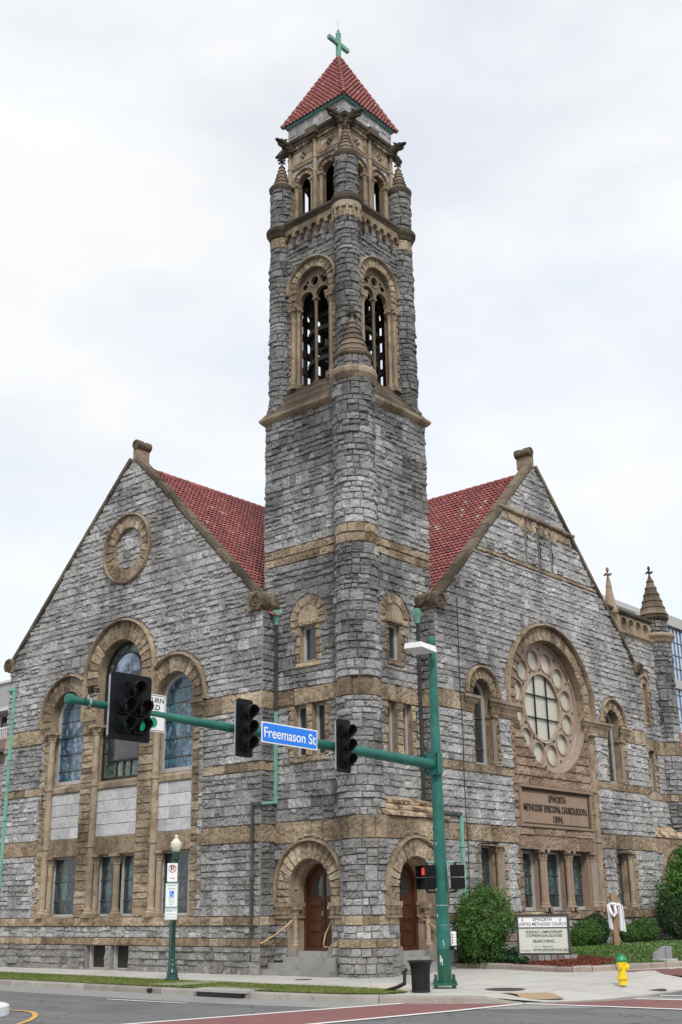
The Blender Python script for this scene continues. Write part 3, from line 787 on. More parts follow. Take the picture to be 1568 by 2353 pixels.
# windows
def win(fr, uc, hw, v0, vs, hback, n, glass, framemat='window_wood', ft=0.07, bars=(), vbars=(), name='window', border=None, sill=True):
    w = MB(framemat)
    frame_ring(w, fr, uc, hw, v0, vs, ft, hback, hback+0.07, n)
    o = w.build(name, CH)
    g = MB(glass); filled(g, fr, outline(uc, hw-ft+0.01, v0+ft-0.01, vs if n else vs-ft+0.01, n), hback+0.012)
    g.build('pane', o)
    b = MB('window_dark' if framemat == 'window_dark' else 'lead_strip')
    t = 0.012
    for v in bars:
        ww = hw-ft if v < vs or n == 0 else sqrt(max(0.0, (hw-ft)**2-(v-vs)**2))
        fbox(b, fr, uc-ww, uc+ww, v-t, v+t, hback+0.012, hback+0.04)
    for u in vbars: fbox(b, fr, u-t, u+t, v0+ft, vs, hback+0.012, hback+0.036)
    if bars or vbars: b.build('glazing_bar', o)
    return o
for b in (BAYS_L[0], BAYS_L[2]):
    win(FL, b['uc'], b['hw'], 5.55, b['vs'], -0.34, 22, 'glass_blue', ft=0.12, bars=[6.0, 6.55, 7.1, 7.62, 8.05])
b = BAYS_L[1]
o = win(FL, b['uc'], b['hw'], 5.55, b['vs'], -0.34, 26, 'glass_border', 'window_dark', ft=0.07, bars=[6.4, 6.9, 7.4, 7.9, 8.4, 8.8])
g = MB('glass_painted_reflection', 'window_dark')
filled(g, FL, outline(b['uc'], 0.70, 7.72, b['vs'], 24), -0.29, mi=0)
g.build('pane', o)
g = MB('glass_lower'); filled(g, FL, outline(b['uc'], 0.70, 6.15, 7.68, 0), -0.29); g.build('pane', o)
g = MB('window_dark')
A = outline(b['uc'], 0.76, 6.10, b['vs'], 24); B = outline(b['uc'], 0.70, 6.15, b['vs'], 24)
ringface(g, FL, A, B, -0.26, True); reveal(g, FL, B, -0.34, -0.26, True); reveal(g, FL, A, -0.34, -0.26, True)
for a in (0.35, 0.9, 1.57, 2.24, 2.8):
    p0 = (b['uc']+0.76*cos(a), b['vs']+0.76*sin(a)); p1 = (b['uc']+1.02*cos(a), b['vs']+1.02*sin(a))
    tube(g, [FL.p(*p0, -0.28)[0], FL.p(*p1, -0.28)[0]], 0.018, 6)
for z_ in (6.08, 7.68): fbox(g, FL, b['uc']-0.7, b['uc']+0.7, z_, z_+0.045, -0.33, -0.27)
for q in (-0.35, 0, 0.35): fbox(g, FL, b['uc']+q-0.012, b['uc']+q+0.012, 5.6, 6.1, -0.33, -0.28)
g.build('glazing_bar', o)
mb = MB('sandstone_smooth')
for b in BAYS_L:
    moulding(mb, FL, b['uc']-b['hw'], b['uc']+b['hw'], [(5.25, -0.4), (5.25, -0.06), (5.28, -0.03), (5.42, -0.03), (5.56, -0.33)])
mb.build('window_sill', CH)
# lower stained windows (small saint figures as pieced glass)
for uc, hw in ((31.85, 0.62), (29.68, 0.44), (28.62, 0.40), (26.60, 0.62)):
    o = win(FL, uc, hw, 1.50, 3.29, -0.30, 0, 'glass_dim', ft=0.07, bars=[1.95, 2.55])
    g = MB('glass_figure')
    filled(g, FL, circle(uc, 2.88, 0.10), -0.283); filled(g, FL, [(uc-0.12, 1.98), (uc+0.12, 1.98), (uc+0.15, 2.5), (uc+0.09, 2.77), (uc-0.09, 2.77), (uc-0.15, 2.5)], -0.283)
    g.build('stained_figure', o)
mb = MB('sandstone')
moulding(mb, FL, 25.6, 32.75, [(1.45, -0.35), (1.45, 0.02), (1.47, 0.03), (1.50, -0.3)])
for b in BAYS_L:
    for s in (-1, 1):
        a = b['uc']+s*b['hw']
        fbox(mb, FL, a-0.02 if s > 0 else a-0.03, a+0.03 if s > 0 else a+0.02, 1.45, 7.45, -0.36, -0.002, 0.55)
for a, b_ in ((30.12, 30.36), (32.47, 32.75), (27.22, 27.47), (25.72, 25.98), (30.96, 31.23)): fbox(mb, FL, a, b_, 1.47, 3.29, -0.34, -0.22, 0.4)
mb.build('window_reveal', CH)
# basement windows
for a, b_ in ((29.22, 30.08), (28.16, 28.94)):
    o = MB('interior_dark'); fbox(o, FL, a, b_, 0.05, 0.69, -0.2, -0.13, 0.2); o = o.build('basement_window', CH)
    g = MB('window_wood')
    for x0, x1 in ((a, a+0.05), (b_-0.05, b_)): fbox(g, FL, x0, x1, 0.05, 0.69, -0.13, -0.02)
    fbox(g, FL, a+0.05, b_-0.05, 0.03, 0.075, -0.13, -0.05)
    g.build('frame', o)
mb = MB('granite_base')
rock(mb, FLb, rect(28.98, 29.18, 0, 0.68), 0.2, 0.68, 0.05, None, 0.5)
for a in (28.12, 28.98, 29.18, 30.12): fbox(mb, FL, a-0.01, a+0.01, 0.0, 0.69, -0.2, 0.11)
mb.build('basement_pier', CH)

# ---- coping, kneelers, roofs ------------------------------------------
def coping(fr, ap, z, foot, s):
    """stones climbing one slope; s = -1 slope on the low-u side"""
    mb = MB('sandstone_dark', 'sandstone')
    A = np.array([ap+s*0.12, z-0.12+0.10]); B = np.array([foot, z-0.985*abs(foot-ap)+0.02])
    d = B-A; Ln = np.linalg.norm(d); d /= Ln; nrm = np.array([-d[1], d[0]])
    if nrm[1] < 0: nrm = -nrm
    n = int(Ln/0.78)
    for i in range(n):
        a = Ln*i/n+0.006; b = Ln*(i+1)/n-0.006
        t0, t1 = 0.085, 0.095
        P = []
        for hh in (-0.24, 0.08):
            for (l, t) in ((a, -0.04), (b, -0.04), (b, t1), (a, t0)):
                q = A+d*l+nrm*t; P.append(fr.p(q[0], q[1], hh)[0])
        mb.add(P, [[0,1,2,3],[7,6,5,4],[0,4,5,1],[1,5,6,2],[2,6,7,3],[3,7,4,0]], 0.5+random.random()*0.5, 0)
    # inner roll under the coping edge
    P = []
    for hh in (0.0, 0.055):
        for (l, t) in ((0, -0.09), (Ln, -0.09), (Ln, -0.045), (0, -0.045)):
            q = A+d*l+nrm*t; P.append(fr.p(q[0], q[1], hh)[0])
    mb.add(P, [[0,1,2,3],[7,6,5,4],[0,4,5,1],[1,5,6,2],[2,6,7,3],[3,7,4,0]], 0.35, 0)
    return mb.build('coping', CH)
coping(FL, LAP, LZ, LU0+0.15, -1); coping(FL, LAP, LZ, LU1+0.1, 1)
coping(FRt, RAP, RZ, RU0+0.15, -1); coping(FRt, RAP, RZ, RU1-0.15, 1)
def scroll(fr, u, v, r, h0, h1, name='scroll_kneeler', carved=True, mat='sandstone_dark'):
    mb = MB('sandstone_dark', 'sandstone')
    K = 28; prof = [(0.001, h1+0.035), (r*0.16, h1+0.03), (r*0.22, h1-0.0), (r*0.30, h1-0.0), (r*0.34, h1+0.015), (r*0.5, h1+0.02), (r*0.52, h1-0.01), (r*0.62, h1-0.01), (r*0.66, h1+0.03), (r*0.96, h1+0.02), (r, h1-0.02), (r, h0+(h1-h0)*0.6), (r*0.86, h0+(h1-h0)*0.5), (r*0.86, h0+(h1-h0)*0.4), (r, h0+(h1-h0)*0.3), (r, h0)]
    V = []
    for rr, hh in prof:
        A = np.arange(K)*2*pi/K; w_ = 1+(0.06*np.sin(A*7+hh*9) if carved and rr > r*0.6 else 0)
        V.append(fr.p(u+rr*w_*np.cos(A), v+rr*w_*np.sin(A), np.full(K, hh)))
    f = []
    for j in range(len(prof)-1):
        for i in range(K): f.append([j*K+i, j*K+(i+1) % K, (j+1)*K+(i+1) % K, (j+1)*K+i])
    f.append(list(range(K))); f.append([(len(prof)-1)*K+i for i in range(K)])
    mb.add(np.concatenate(V), f, 0.35+0.65*vnoise(np.concatenate(V)[:, 0]*12, np.concatenate(V)[:, 1]*12, np.concatenate(V)[:, 2]*12))
    return mb, name
def scr(fr, u, v, r, h0, h1, blk=None, **k):
    mb, nm = scroll(fr, u, v, r, h0, h1, **k)
    if blk: fbox(mb, fr, blk[0], blk[1], blk[2], blk[3], h0+0.02, h1-0.02, 0.5, 1)
    mb.build(nm, CH)
scr(FL, 23.06, 10.02, 0.27, -0.62, 0.16, (23.0, 23.42, 9.78, 10.34))
scr(FL, 35.40, 9.90, 0.24, -0.62, 0.12, (35.1, 35.3, 9.66, 10.1))
scr(FRt, 26.52, 10.0, 0.26, -0.62, 0.16, (26.35, 26.85, 9.78, 10.24))
scr(FRt, 38.72, 9.72, 0.22, -0.5, 0.16, (38.4, 38.8, 9.55, 9.95))
scr(FL, 28.92, 16.55, 0.17, -0.50, 0.08, (28.86, 29.06, 16.0, 16.48), name='ridge_finial', carved=False, mat='sandstone_dark')
scr(FRt, 32.24, 16.30, 0.165, -0.50, 0.08, (32.2, 32.42, 15.75, 16.2), name='ridge_finial', carved=False, mat='sandstone_dark')

def tiles(o, a, dn, nrm, La, Ld, name, parent, tw=0.17, ch=0.215, mask=None, step=0.045):
    """barrel tiles: o origin at ridge, a along the ridge, dn down the slope, nrm outward"""
    mb = MB('roof_tile')
    o, a, dn, nrm = [np.array(x, float) for x in (o, a, dn, nrm)]
    nt_, nc = int(La/tw), int(Ld/ch)
    ua = np.linspace(0, nt_*tw, nt_*4+1)
    ph = (ua/tw) % 1.0
    prof = 0.05*np.abs(np.sin(pi*ph))**0.8
    for c in range(nc):
        s0, s1 = c*ch, (c+1)*ch+0.012
        tn = np.clip(RNG.normal(0.42, 0.26, nt_+1), 0, 0.97); tn[RNG.random(nt_+1) > 0.996] = 1.0; tn = np.clip(tn+0.25*(vnoise(np.arange(nt_+1)*0.12, c*0.1, 7)-0.5), 0, 1)
        t = tn[np.minimum((ua/tw+1e-6).astype(int), nt_)]
        rows = []; hs = [(s0, 0.0), (s1, step), (s1, step-0.03)]
        for s, hh in hs: rows.append(o+ua[:, None]*a+s*dn+((prof+hh)[:, None])*nrm)
        V = np.concatenate(rows); q = gridf(3, len(ua))
        if mask is not None:
            cu = np.tile((ua[1:]+ua[:-1])/2, 2); q = q[mask(cu, (s0+s1)/2)]
        if len(q): mb.add(V, q, np.tile(t, 3))
    return mb.build(name, parent)
rt = 1/sqrt(1+0.985**2)
dnL = np.array([0, -rt, -0.985*rt]); dnR = np.array([-rt, 0, -0.985*rt])
o = tiles((XL+0.2, LAP, 15.80), (1, 0, 0), dnL, (0, -0.985*rt, rt), 13, 8.9, 'roof', CH)
rg = MB('roof_tile')
for i in range(40): lathe(rg, (XL+0.3+i*0.3, LAP, 15.82), [(0.10, 0), (0.125, 0.30)], 10, random.random()*0.8, axis='x')
rg.build('ridge_cap', o)
o = tiles((XL+0.2, LAP, 15.80), (1, 0, 0), (0, rt, -0.985*rt), (0, 0.985*rt, rt), 13, 8.6, 'roof', CH, tw=0.38, ch=0.48)
o = tiles((RAP, YR+0.2, 15.55), (0, 1, 0), dnR, (-0.985*rt, 0, rt), 13, 8.3, 'roof', CH)
rg = MB('roof_tile')
for i in range(40): lathe(rg, (RAP, YR+0.3+i*0.3, 15.57), [(0.10, 0), (0.125, 0.30)], 10, random.random()*0.8, axis='y')
rg.build('ridge_cap', o)
tiles((RAP, YR+0.2, 15.55), (0, 1, 0), (rt, 0, -0.985*rt), (0.985*rt, 0, rt), 13, 8.6, 'roof', CH, tw=0.38, ch=0.48)

# returns (narrow faces where the gables stand forward of the tower)
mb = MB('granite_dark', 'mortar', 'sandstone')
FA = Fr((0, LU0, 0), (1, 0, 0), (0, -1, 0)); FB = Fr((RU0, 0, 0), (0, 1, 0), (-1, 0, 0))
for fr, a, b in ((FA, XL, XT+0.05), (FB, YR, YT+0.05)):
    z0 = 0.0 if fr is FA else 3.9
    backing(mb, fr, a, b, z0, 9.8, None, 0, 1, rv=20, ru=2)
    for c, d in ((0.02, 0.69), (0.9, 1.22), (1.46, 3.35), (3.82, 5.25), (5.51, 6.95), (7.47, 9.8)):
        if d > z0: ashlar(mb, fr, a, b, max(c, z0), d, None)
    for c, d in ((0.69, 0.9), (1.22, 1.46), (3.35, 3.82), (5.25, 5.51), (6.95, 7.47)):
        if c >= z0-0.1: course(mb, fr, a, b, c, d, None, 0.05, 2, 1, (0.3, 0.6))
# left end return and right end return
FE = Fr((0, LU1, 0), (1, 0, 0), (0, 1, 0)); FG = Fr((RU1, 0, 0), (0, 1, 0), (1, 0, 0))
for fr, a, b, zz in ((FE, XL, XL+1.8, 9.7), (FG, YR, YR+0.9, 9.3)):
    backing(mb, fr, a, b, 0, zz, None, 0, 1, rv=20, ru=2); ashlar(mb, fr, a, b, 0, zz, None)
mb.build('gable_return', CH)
# plain hidden body so the church is solid
mb = MB('granite_dark')
wbox(mb, XL+0.5, 40, LU0+0.6, LU1-0.1, 0, 9.8); wbox(mb, RU0+0.6, RU1-0.1, YR+1.3, 40, 0, 9.5)
mb.build('nave_body', CH)

# ---- right gable wall -------------------------------------------------
RC = (32.5, 7.65); RR0, RR1 = 2.10, 2.60
LANC = [(28.63, 0.48, 7.52, 0.86), (36.5, 0.48, 7.50, 0.86)]
TRI = [(30.25, 31.30), (31.62, 32.82), (33.10, 34.30)]
def openR(u, v):
    m = in_circ(u, v, RC[0], RC[1], RR0) & (v > 5.0)
    for uc, hw, vs, ro in LANC: m |= in_arch(u, v, uc, hw, 5.5, vs)
    m |= in_rect(u, v, 28.13, 29.22, 1.5, 3.28) | in_rect(u, v, 35.98, 37.1, 1.5, 3.28)
    for a, b in TRI: m |= in_rect(u, v, a, b, 1.5, 3.2)
    return m
def trimR(u, v):
    m = openR(u, v)
    m |= in_circ(u, v, RC[0], RC[1], RR1+0.07) & (v > RC[1]-0.6)
    m |= in_rect(u, v, RC[0]-2.5, RC[0]+2.5, 1.5, 7.4) 
    for uc, hw, vs, ro in LANC:
        m |= in_circ(u, v, uc, vs, ro+0.06) & (v > vs-0.4)
        m |= in_rect(u, v, uc-hw-0.05, uc+hw+0.25, 5.3, 7.5)
        m |= in_rect(u, v, uc-hw-0.1, uc+hw+0.3, 1.5, 3.3)
    m |= in_rect(u, v, 28.95, 30.4, 6.95, 7.4) | in_rect(u, v, 34.4, 36.0, 6.95, 7.4)
    for a, b in ((6.95, 7.47), (5.25, 5.51), (3.35, 3.82), (1.22, 1.46), (0.69, 0.90)): m |= (v > a) & (v < b)
    m |= in_rect(u, v, 29.5, 35.3, 13.42, 13.86)
    m |= in_rect(u, v, 20, 40, 12.03, 12.2)
    return m
def slits(u, v):
    m = np.zeros(np.shape(u), bool)
    for uc in (31.62, 32.4, 33.18): m |= in_arch(u, v, uc, 0.075, 12.2, 13.6)
    return m
gr_ = lambda u, v: gable_in(u, v, RAP, RZ, RU0, RU1)
mR = lambda u, v: gr_(u, v) & ~trimR(u, v) & ~slits(u, v)
def gtone_r():
    t = random.gauss(0.55, 0.15); return min(1, max(0, t))
mb = MB('granite', 'mortar', 'granite_base', 'granite_mid')
backing(mb, FRt, RU0, RU1, 0, 15.9, lambda u, v: gr_(u, v) & ~openR(u, v) & ~slits(u, v), 0, 1)
for a, b in ((0.90, 1.22), (1.46, 3.35), (3.82, 5.25), (5.51, 6.95), (7.47, 15.9)):
    ashlar(mb, FRt, RU0, RU1, a, b, mR, tonef=gtone_r, mi=lambda q, z: 3 if float(vnoise(q*0.8, z*0.5, 5.8))+random.uniform(-.1, .1) > 0.72 else 0)
FRb = Fr((0, YR-0.1, 0), (1, 0, 0), (0, -1, 0.07))
ashlar(mb, FRb, RU0, RU1+0.1, -0.02, 0.69, None, mi=2); backing(mb, FRb, RU0, RU1+0.1, 0, 0.68, None, 0, 1, rv=1, ru=2)
# granite columns of wall between window jambs and the middle panel
for a, b in ((29.45, 30.08), (35.12, 35.85)):
    ashlar(mb, FRt, a, b, 5.51, 6.93, lambda u, v: ~openR(u, v) , tonef=gtone_r)
    ashlar(mb, FRt, a, b, 1.5, 3.33, None, tonef=gtone_r)
for uc in (31.62, 32.4, 33.18):
    reveal(mb, FRt, outline(uc, 0.075, 12.2, 13.5, 8), -0.2, 0.01, False, 0.3, 0); fbox(mb, FRt, uc-0.09, uc+0.09, 12.2, 13.62, -0.22, -0.2, 0.1, 0)
mb.build('gable_wall', CH)
def bandR(name, v0, v1, segs, depth, rows=1, wr=(0.35, 0.85), h=0.0, mat='sandstone', rough=1.0):
    return bandL(name, v0, v1, segs, depth, rows, wr, FRt, h, rough, mat)
bandR('sandstone_band', 6.95, 7.47, [(RU0, 28.05), (37.35, RU1)], 0.06)
bandR('sandstone_band', 5.25, 5.51, [(RU0, 30.1), (35.0, RU1)], 0.05, wr=(0.3, 0.6))
bandR('sandstone_band', 3.35, 3.82, [(RU0, 30.1), (34.95, RU1)], 0.06)
bandR('sandstone_band', 1.22, 1.46, [(RU0, RU1)], 0.06, h=0.03, wr=(0.3, 0.7))
bandR('sandstone_band', 0.69, 0.90, [(RU0, RU1)], 0.05, h=0.08)
bandR('sandstone_band', 12.04, 12.19, [(28.75, 36.1)], 0.06, h=0.0)
mb = MB('sandstone')
course(mb, FRt, 30.25, 31.4, 13.45, 13.76, None, 0.05, rough=0.7); course(mb, FRt, 33.4, 34.55, 13.45, 13.76, None, 0.05, rough=0.7)
for i, uc in enumerate((31.62, 32.4, 33.18)):
    for s in (-1, 1): rock(mb, FRt, rect(uc+(0.085 if s > 0 else -0.37), uc+(0.37 if s > 0 else -0.085), 13.3, 13.76), 0.28, 0.4, 0.07, None, random.random())
    fbox(mb, FRt, uc-0.09, uc+0.09, 13.6, 13.76, -0.05, 0.03)
moulding(mb, FRt, 30.05, 34.75, [(13.76, 0), (13.76, 0.08), (13.80, 0.13), (13.86, 0.13), (13.92, 0)])
mb.build('attic_band', CH)

# rose window
mb = MB('sandstone')
voussoirs(mb, FRt, RC[0], RC[1], RR0, RR1-0.08, 26, depth=0.075, soffit=0.36, a0=-0.12, a1=pi+0.12)
hood(mb, FRt, RC[0], RC[1], RR1-0.09, RR1+0.06, 0.18, 44)
for s in (-1, 1):
    c = RC[0]+s*(RR1-0.02)
    fbox(mb, FRt, c-0.07, c+0.07, 7.38, RC[1], 0, 0.15, 0.5)
mb.build('rose_arch', CH)
rose = MB('rose_stone', 'sandstone_dark')
reveal(rose, FRt, circle(*RC, 2.11, 90), -0.5, 0.03, True, 0.35)
FW = Fr((0, YR+0.32, 0), (1, 0, 0), (0, -1, 0))
# tracery plate as a grid with round openings
PET = [(RC[0]+1.52*cos(2*pi*(i+0.5)/12), RC[1]+1.52*sin(2*pi*(i+0.5)/12)) for i in range(12)]
SM = [(RC[0]+rr*cos(2*pi*i/12+da), RC[1]+rr*sin(2*pi*i/12+da)) for i in range(12) for rr, da in ((1.20, 0), (1.90, 0))]
def platemask(u, v):
    m = in_circ(u, v, RC[0], RC[1], 2.1) & ~in_circ(u, v, RC[0], RC[1], 1.08)
    for a, b in PET: m &= ~in_circ(u, v, a, b, 0.345)
    for a, b in SM: m &= ~in_circ(u, v, a, b, 0.062)
    return m
backing(rose, FW, RC[0]-2.12, RC[0]+2.12, RC[1]-2.12, RC[1]+2.12, platemask, 0, 0, rv=0.022, ru=0.02, tone=0.6)
for a, b in PET:
    C0 = circle(a, b, 0.36); C1 = circle(a, b, 0.315); ringface(rose, FW, C0, C1, 0.035, True, 0.4); reveal(rose, FW, C1, -0.08, 0.035, True, 0.3); reveal(rose, FW, C0, 0, 0.035, True, 0.5)
for a, b in SM: reveal(rose, FW, circle(a, b, 0.065, 12), -0.08, 0.002, True, 0.2)
C0 = circle(*RC, 1.13, 60); C1 = circle(*RC, 1.05, 60); ringface(rose, FW, C0, C1, 0.04, True, 0.5); reveal(rose, FW, C1, -0.08, 0.04, True, 0.3); reveal(rose, FW, C0, 0, 0.04, True, 0.5)
C0 = circle(*RC, 2.13, 80); C1 = circle(*RC, 2.02, 80); ringface(rose, FW, C0, C1, 0.06, True, 0.4); reveal(rose, FW, C1, -0.02, 0.06, True, 0.3)
ro = rose.build('rose_window', CH)
g = MB('glass_milky'); filled(g, FW, circle(*RC, 2.0, 64), -0.07); g.build('pane', ro)
g = MB('window_dark')
for q in (-0.36, 0.36):
    ww = sqrt(1.05**2-q*q)
    fbox(g, FW, RC[0]+q-0.010, RC[0]+q+0.010, RC[1]-ww, RC[1]+ww, -0.06, -0.005); fbox(g, FW, RC[0]-ww, RC[0]+ww, RC[1]+q-0.010, RC[1]+q+0.010, -0.06, 0.003)
g.build('glazing_bar', ro)
g = MB('sign_white')      # white repointed joints on the lower half of the wheel
for i in range(12):
    a = 2*pi*i/12+0.02
    if sin(a) < 0.65:
        r0 = 1.14; p = [(RC[0]+r*cos(a+0.05*sin(r*9+i)), RC[1]+r*sin(a+0.05*sin(r*9+i))) for r in (1.14, 1.17)]
        q = [(RC[0]+r*cos(a+0.03*sin(r*9+i)), RC[1]+r*sin(a+0.03*sin(r*9+i))) for r in (1.97, 2.02, 2.1)]
        tube(g, [FW.p(x, y, 0.042)[0] for x, y in p], 0.009, 5)
        if i % 2: tube(g, [FW.p(x, y, 0.06)[0] for x, y in q], 0.008, 5)
for a0, a1, r in ((-2.0, -1.3, 1.13), (-0.75, -0.3, 2.05), (-1.05, -0.85, 2.06)):
    tube(g, [FW.p(RC[0]+r*cos(a), RC[1]+r*sin(a)+0.008*sin(a*40), 0.055)[0] for a in np.linspace(a0, a1, 12)], 0.009, 5)
g.build('white_joint', ro)
# brownstone middle panel
mb = MB('brownstone', 'mortar')
f2 = Fr((0, YR-0.01, 0), (1, 0, 0), (0, -1, 0))
mpan = lambda u, v: ~in_circ(u, v, RC[0], RC[1], 2.10)
backing(mb, f2, 30.05, 34.95, 5.05, 7.0, mpan, 0, 1); backing(mb, f2, 30.05, 34.95, 3.2, 5.1, None, -0.002, 1, rv=2, ru=3)
course(mb, f2, 30.22, 34.62, 5.08, 7.0, mpan, 0.06, 0, 7, (0.35, 0.8), rough=1.2)
course(mb, f2, 30.22, 34.5, 3.62, 3.86, None, 0.06, 0, 1, (0.5, 1.0)); course(mb, f2, 30.12, 34.5, 3.2, 3.62, None, 0.07, 0, 1, (0.8, 1.3))
quoins(mb, f2, 30.05, 30.22, 3.85, 6.95, -1, 0.1); quoins(mb, f2, 34.5, 34.68, 3.85, 5.2, 0, 0.1)
quoins(mb, f2, 34.93, 35.1, 1.5, 6.95, 1, 0.12); quoins(mb, f2, 30.05, 30.25, 1.5, 3.2, -1, 0.12)
mb.build('brownstone_panel', CH)
mb = MB('brownstone_smooth')
FT_ = Fr((0, YR, 0), (1, 0, 0), (0, -1, 0))
fbox(mb, FT_, 30.25, 34.45, 3.88, 5.07, -0.05, 0.03, 0.5)
for a, b, c, d, e in ((30.22, 34.48, 5.0, 5.08, 0.13), (30.22, 34.48, 3.86, 3.93, 0.1), (30.22, 30.32, 3.93, 5.0, 0.1), (34.38, 34.48, 3.93, 5.0, 0.1)): fbox(mb, FT_, a, b, c, d, 0, e, 0.3)
mb2 = MB('letter_stone')
for i in range(66):
    fbox(mb2, FT_, 30.36+i*0.061, 30.395+i*0.061, 4.91, 4.985, 0.03, 0.07, random.random()); fbox(mb2, FT_, 30.36+i*0.061, 30.385+i*0.061, 3.95, 3.99, 0.03, 0.05, random.random())
for i in range(15): fbox(mb2, FT_, 34.29, 34.36, 3.97+i*0.062, 4.01+i*0.062, 0.03, 0.06, random.random())
tb = mb.build('inscription_tablet', CH); mb2.build('dentil_border', tb)
textobj('lettering', 'EPWORTH', 0.29, FT_, 32.42, 4.72, 0.032, 'letter_stone', tb, 1.0, 0.02, bold=0.001)
textobj('lettering', 'METHODIST EPISCOPAL CHURCH.SOUTH.', 0.29, FT_, 32.35, 4.42, 0.032, 'letter_stone', tb, 3.75, 0.02, bold=0.001)
textobj('lettering', '1894.', 0.29, FT_, 32.4, 4.12, 0.032, 'letter_stone', tb, 0.58, 0.02, bold=0.001)
# lancets
for k, (uc, hw, vs, ro_) in enumerate(LANC):
    mb = MB('sandstone')
    mk = (lambda u, v: ~in_circ(u, v, RC[0], RC[1], RR1+0.06))
    voussoirs(mb, FRt, uc, vs, hw, ro_-0.08, 10, depth=0.06, mask=mk, soffit=0.34)
    hood(mb, FRt, uc, vs, ro_-0.09, ro_+0.03, 0.14, 30, mask=mk)
    quoins(mb, FRt, uc+hw+0.16, uc+hw+0.34, 5.5, 7.0, 1, 0.12); quoins(mb, FRt, uc-hw-0.12, uc-hw, 5.5, 7.0, -1, 0.12)
    quoins(mb, FRt, uc-hw-0.16, uc-hw, 1.5, 3.32, -1, 0.12); quoins(mb, FRt, uc+hw+0.2, uc+hw+0.36, 1.5, 3.32, 1, 0.12)
    for a, b, c, d in ((uc-hw-0.02, uc-hw+0.001, 5.5, vs), (uc+hw-0.001, uc+hw+0.17, 5.5, vs)): fbox(mb, FRt, a, b, c, d, -0.36, -0.03, 0.5)
    for s in (-1, 1):
        a, b = sorted((uc+s*hw, uc+s*(ro_-0.02))); quoins(mb, FRt, a, b, 7.4, vs, 0, 0, 0.06)
    moulding(mb, FRt, uc-hw-0.1, uc+hw+0.2, [(5.28, -0.3), (5.28, 0.03), (5.42, 0.03), (5.52, -0.3)])
    mb.build('window_arch', CH)
    win(FRt, uc, hw, 5.52, vs, -0.34, 16, 'glass_dark', ft=0.08, bars=[6.0, 6.9])
    column('shaft', CH, uc+hw+0.08, YR+0.07, 5.5, 7.0, 0.075, cap=0.24, base=0.22)
    # lower small windows
    a, b = (28.13, 29.22) if k == 0 else (35.98, 37.1)
    win(FRt, (a+b)/2, (b-a)/2, 1.50, 3.28, -0.34, 0, 'glass_dim', ft=0.07, bars=[2.55])
    mb = MB('sandstone_smooth')
    fbox(mb, FRt, b-0.02, b+0.001, 1.47, 3.3, -0.36, 0.0, 0.5); fbox(mb, FRt, b-0.2, b-0.02, 1.5, 3.28, -0.33, -0.16, 0.4); fbox(mb, FRt, a-0.001, a+0.02, 1.47, 3.3, -0.36, 0.0, 0.5)
    fbox(mb, FRt, a, b, 3.26, 3.36, -0.36, 0.0, 0.5); moulding(mb, FRt, a, b, [(1.42, -0.36), (1.42, 0.04), (1.50, -0.3)])
    mb.build('window_reveal', CH)
    column('shaft', CH, b-0.10, YR+0.05, 1.46, 3.30, 0.085, cap=0.22, base=0.22)
mb = MB('sandstone_smooth')
for a, b in ((27.70, 28.18), (28.98, 30.42), (34.45, 36.05), (36.95, 37.45)):
    moulding(mb, FRt, a, b, [(7.22, -0.1), (7.22, 0.08), (7.28, 0.12), (7.34, 0.12), (7.36, 0.18), (7.44, 0.19), (7.44, -0.1)], mitre=(1, 1))
mb.build('impost', CH)
mb = MB('sandstone')
for a, b in ((27.75, 28.14), (29.02, 30.38), (34.5, 36.0), (37.0, 37.4)):
    fbox(mb, FRt, a, b, 6.97, 7.22, 0.0, 0.05)
    n = int((b-a)/0.1)
    for i in range(n):
        lathe(mb, tuple(FRt.p(a+(i+0.5)*(b-a)/n, 7.02, 0.05)[0]), [(0.03, -0.02), (0.05, 0.06), (0.035, 0.1), (0.06, 0.19)], 8, random.random()*0.5)
mb.build('carved_capital', CH)
column('shaft', CH, 34.80, YR-0.02, 1.46, 7.0, 0.12, cap=0.3, base=0.26, mat='sandstone_smooth', rings=(3.55, 5.1))
for i, (a, b) in enumerate(TRI):
    o = win(FRt, (a+b)/2, (b-a)/2, 1.50, 3.2, -0.34, 0, 'glass_dim', ft=0.09, bars=[1.95, 2.5])
    g = MB('glass_figure'); uc = (a+b)/2+0.12
    filled(g, FRt, circle(uc, 2.82, 0.10), -0.323); filled(g, FRt, [(uc-0.11, 1.95), (uc+0.11, 1.95), (uc+0.15, 2.4), (uc+0.09, 2.7), (uc-0.09, 2.7), (uc-0.15, 2.4)], -0.323)
    g.build('stained_figure', o)
mb = MB('brownstone_smooth')
for c in (31.46, 32.96): fbox(mb, FRt, c-0.17, c+0.15, 1.5, 3.2, -0.34, -0.12, 0.4)
fbox(mb, FRt, 30.23, 30.27, 1.5, 3.2, -0.34, 0.0); fbox(mb, FRt, 34.2, 34.6, 1.5, 3.2, -0.34, -0.05, 0.4)
moulding(mb, FRt, 30.1, 34.5, [(1.40, -0.36), (1.40, 0.05), (1.50, -0.3)])
mb.build('window_reveal', CH)
for c in (31.46, 32.96):
    for dx, dy in ((-0.13, 0.0), (0.03, 0.0), (0.13, 0.12)): column('shaft', CH, c+dx, YR+dy, 1.46, 3.22, 0.078, cap=0.26, base=0.26, mat='brownstone_smooth')
column('shaft', CH, 34.37, YR+0.02, 1.46, 3.22, 0.085, cap=0.26, base=0.26, mat='brownstone_smooth')

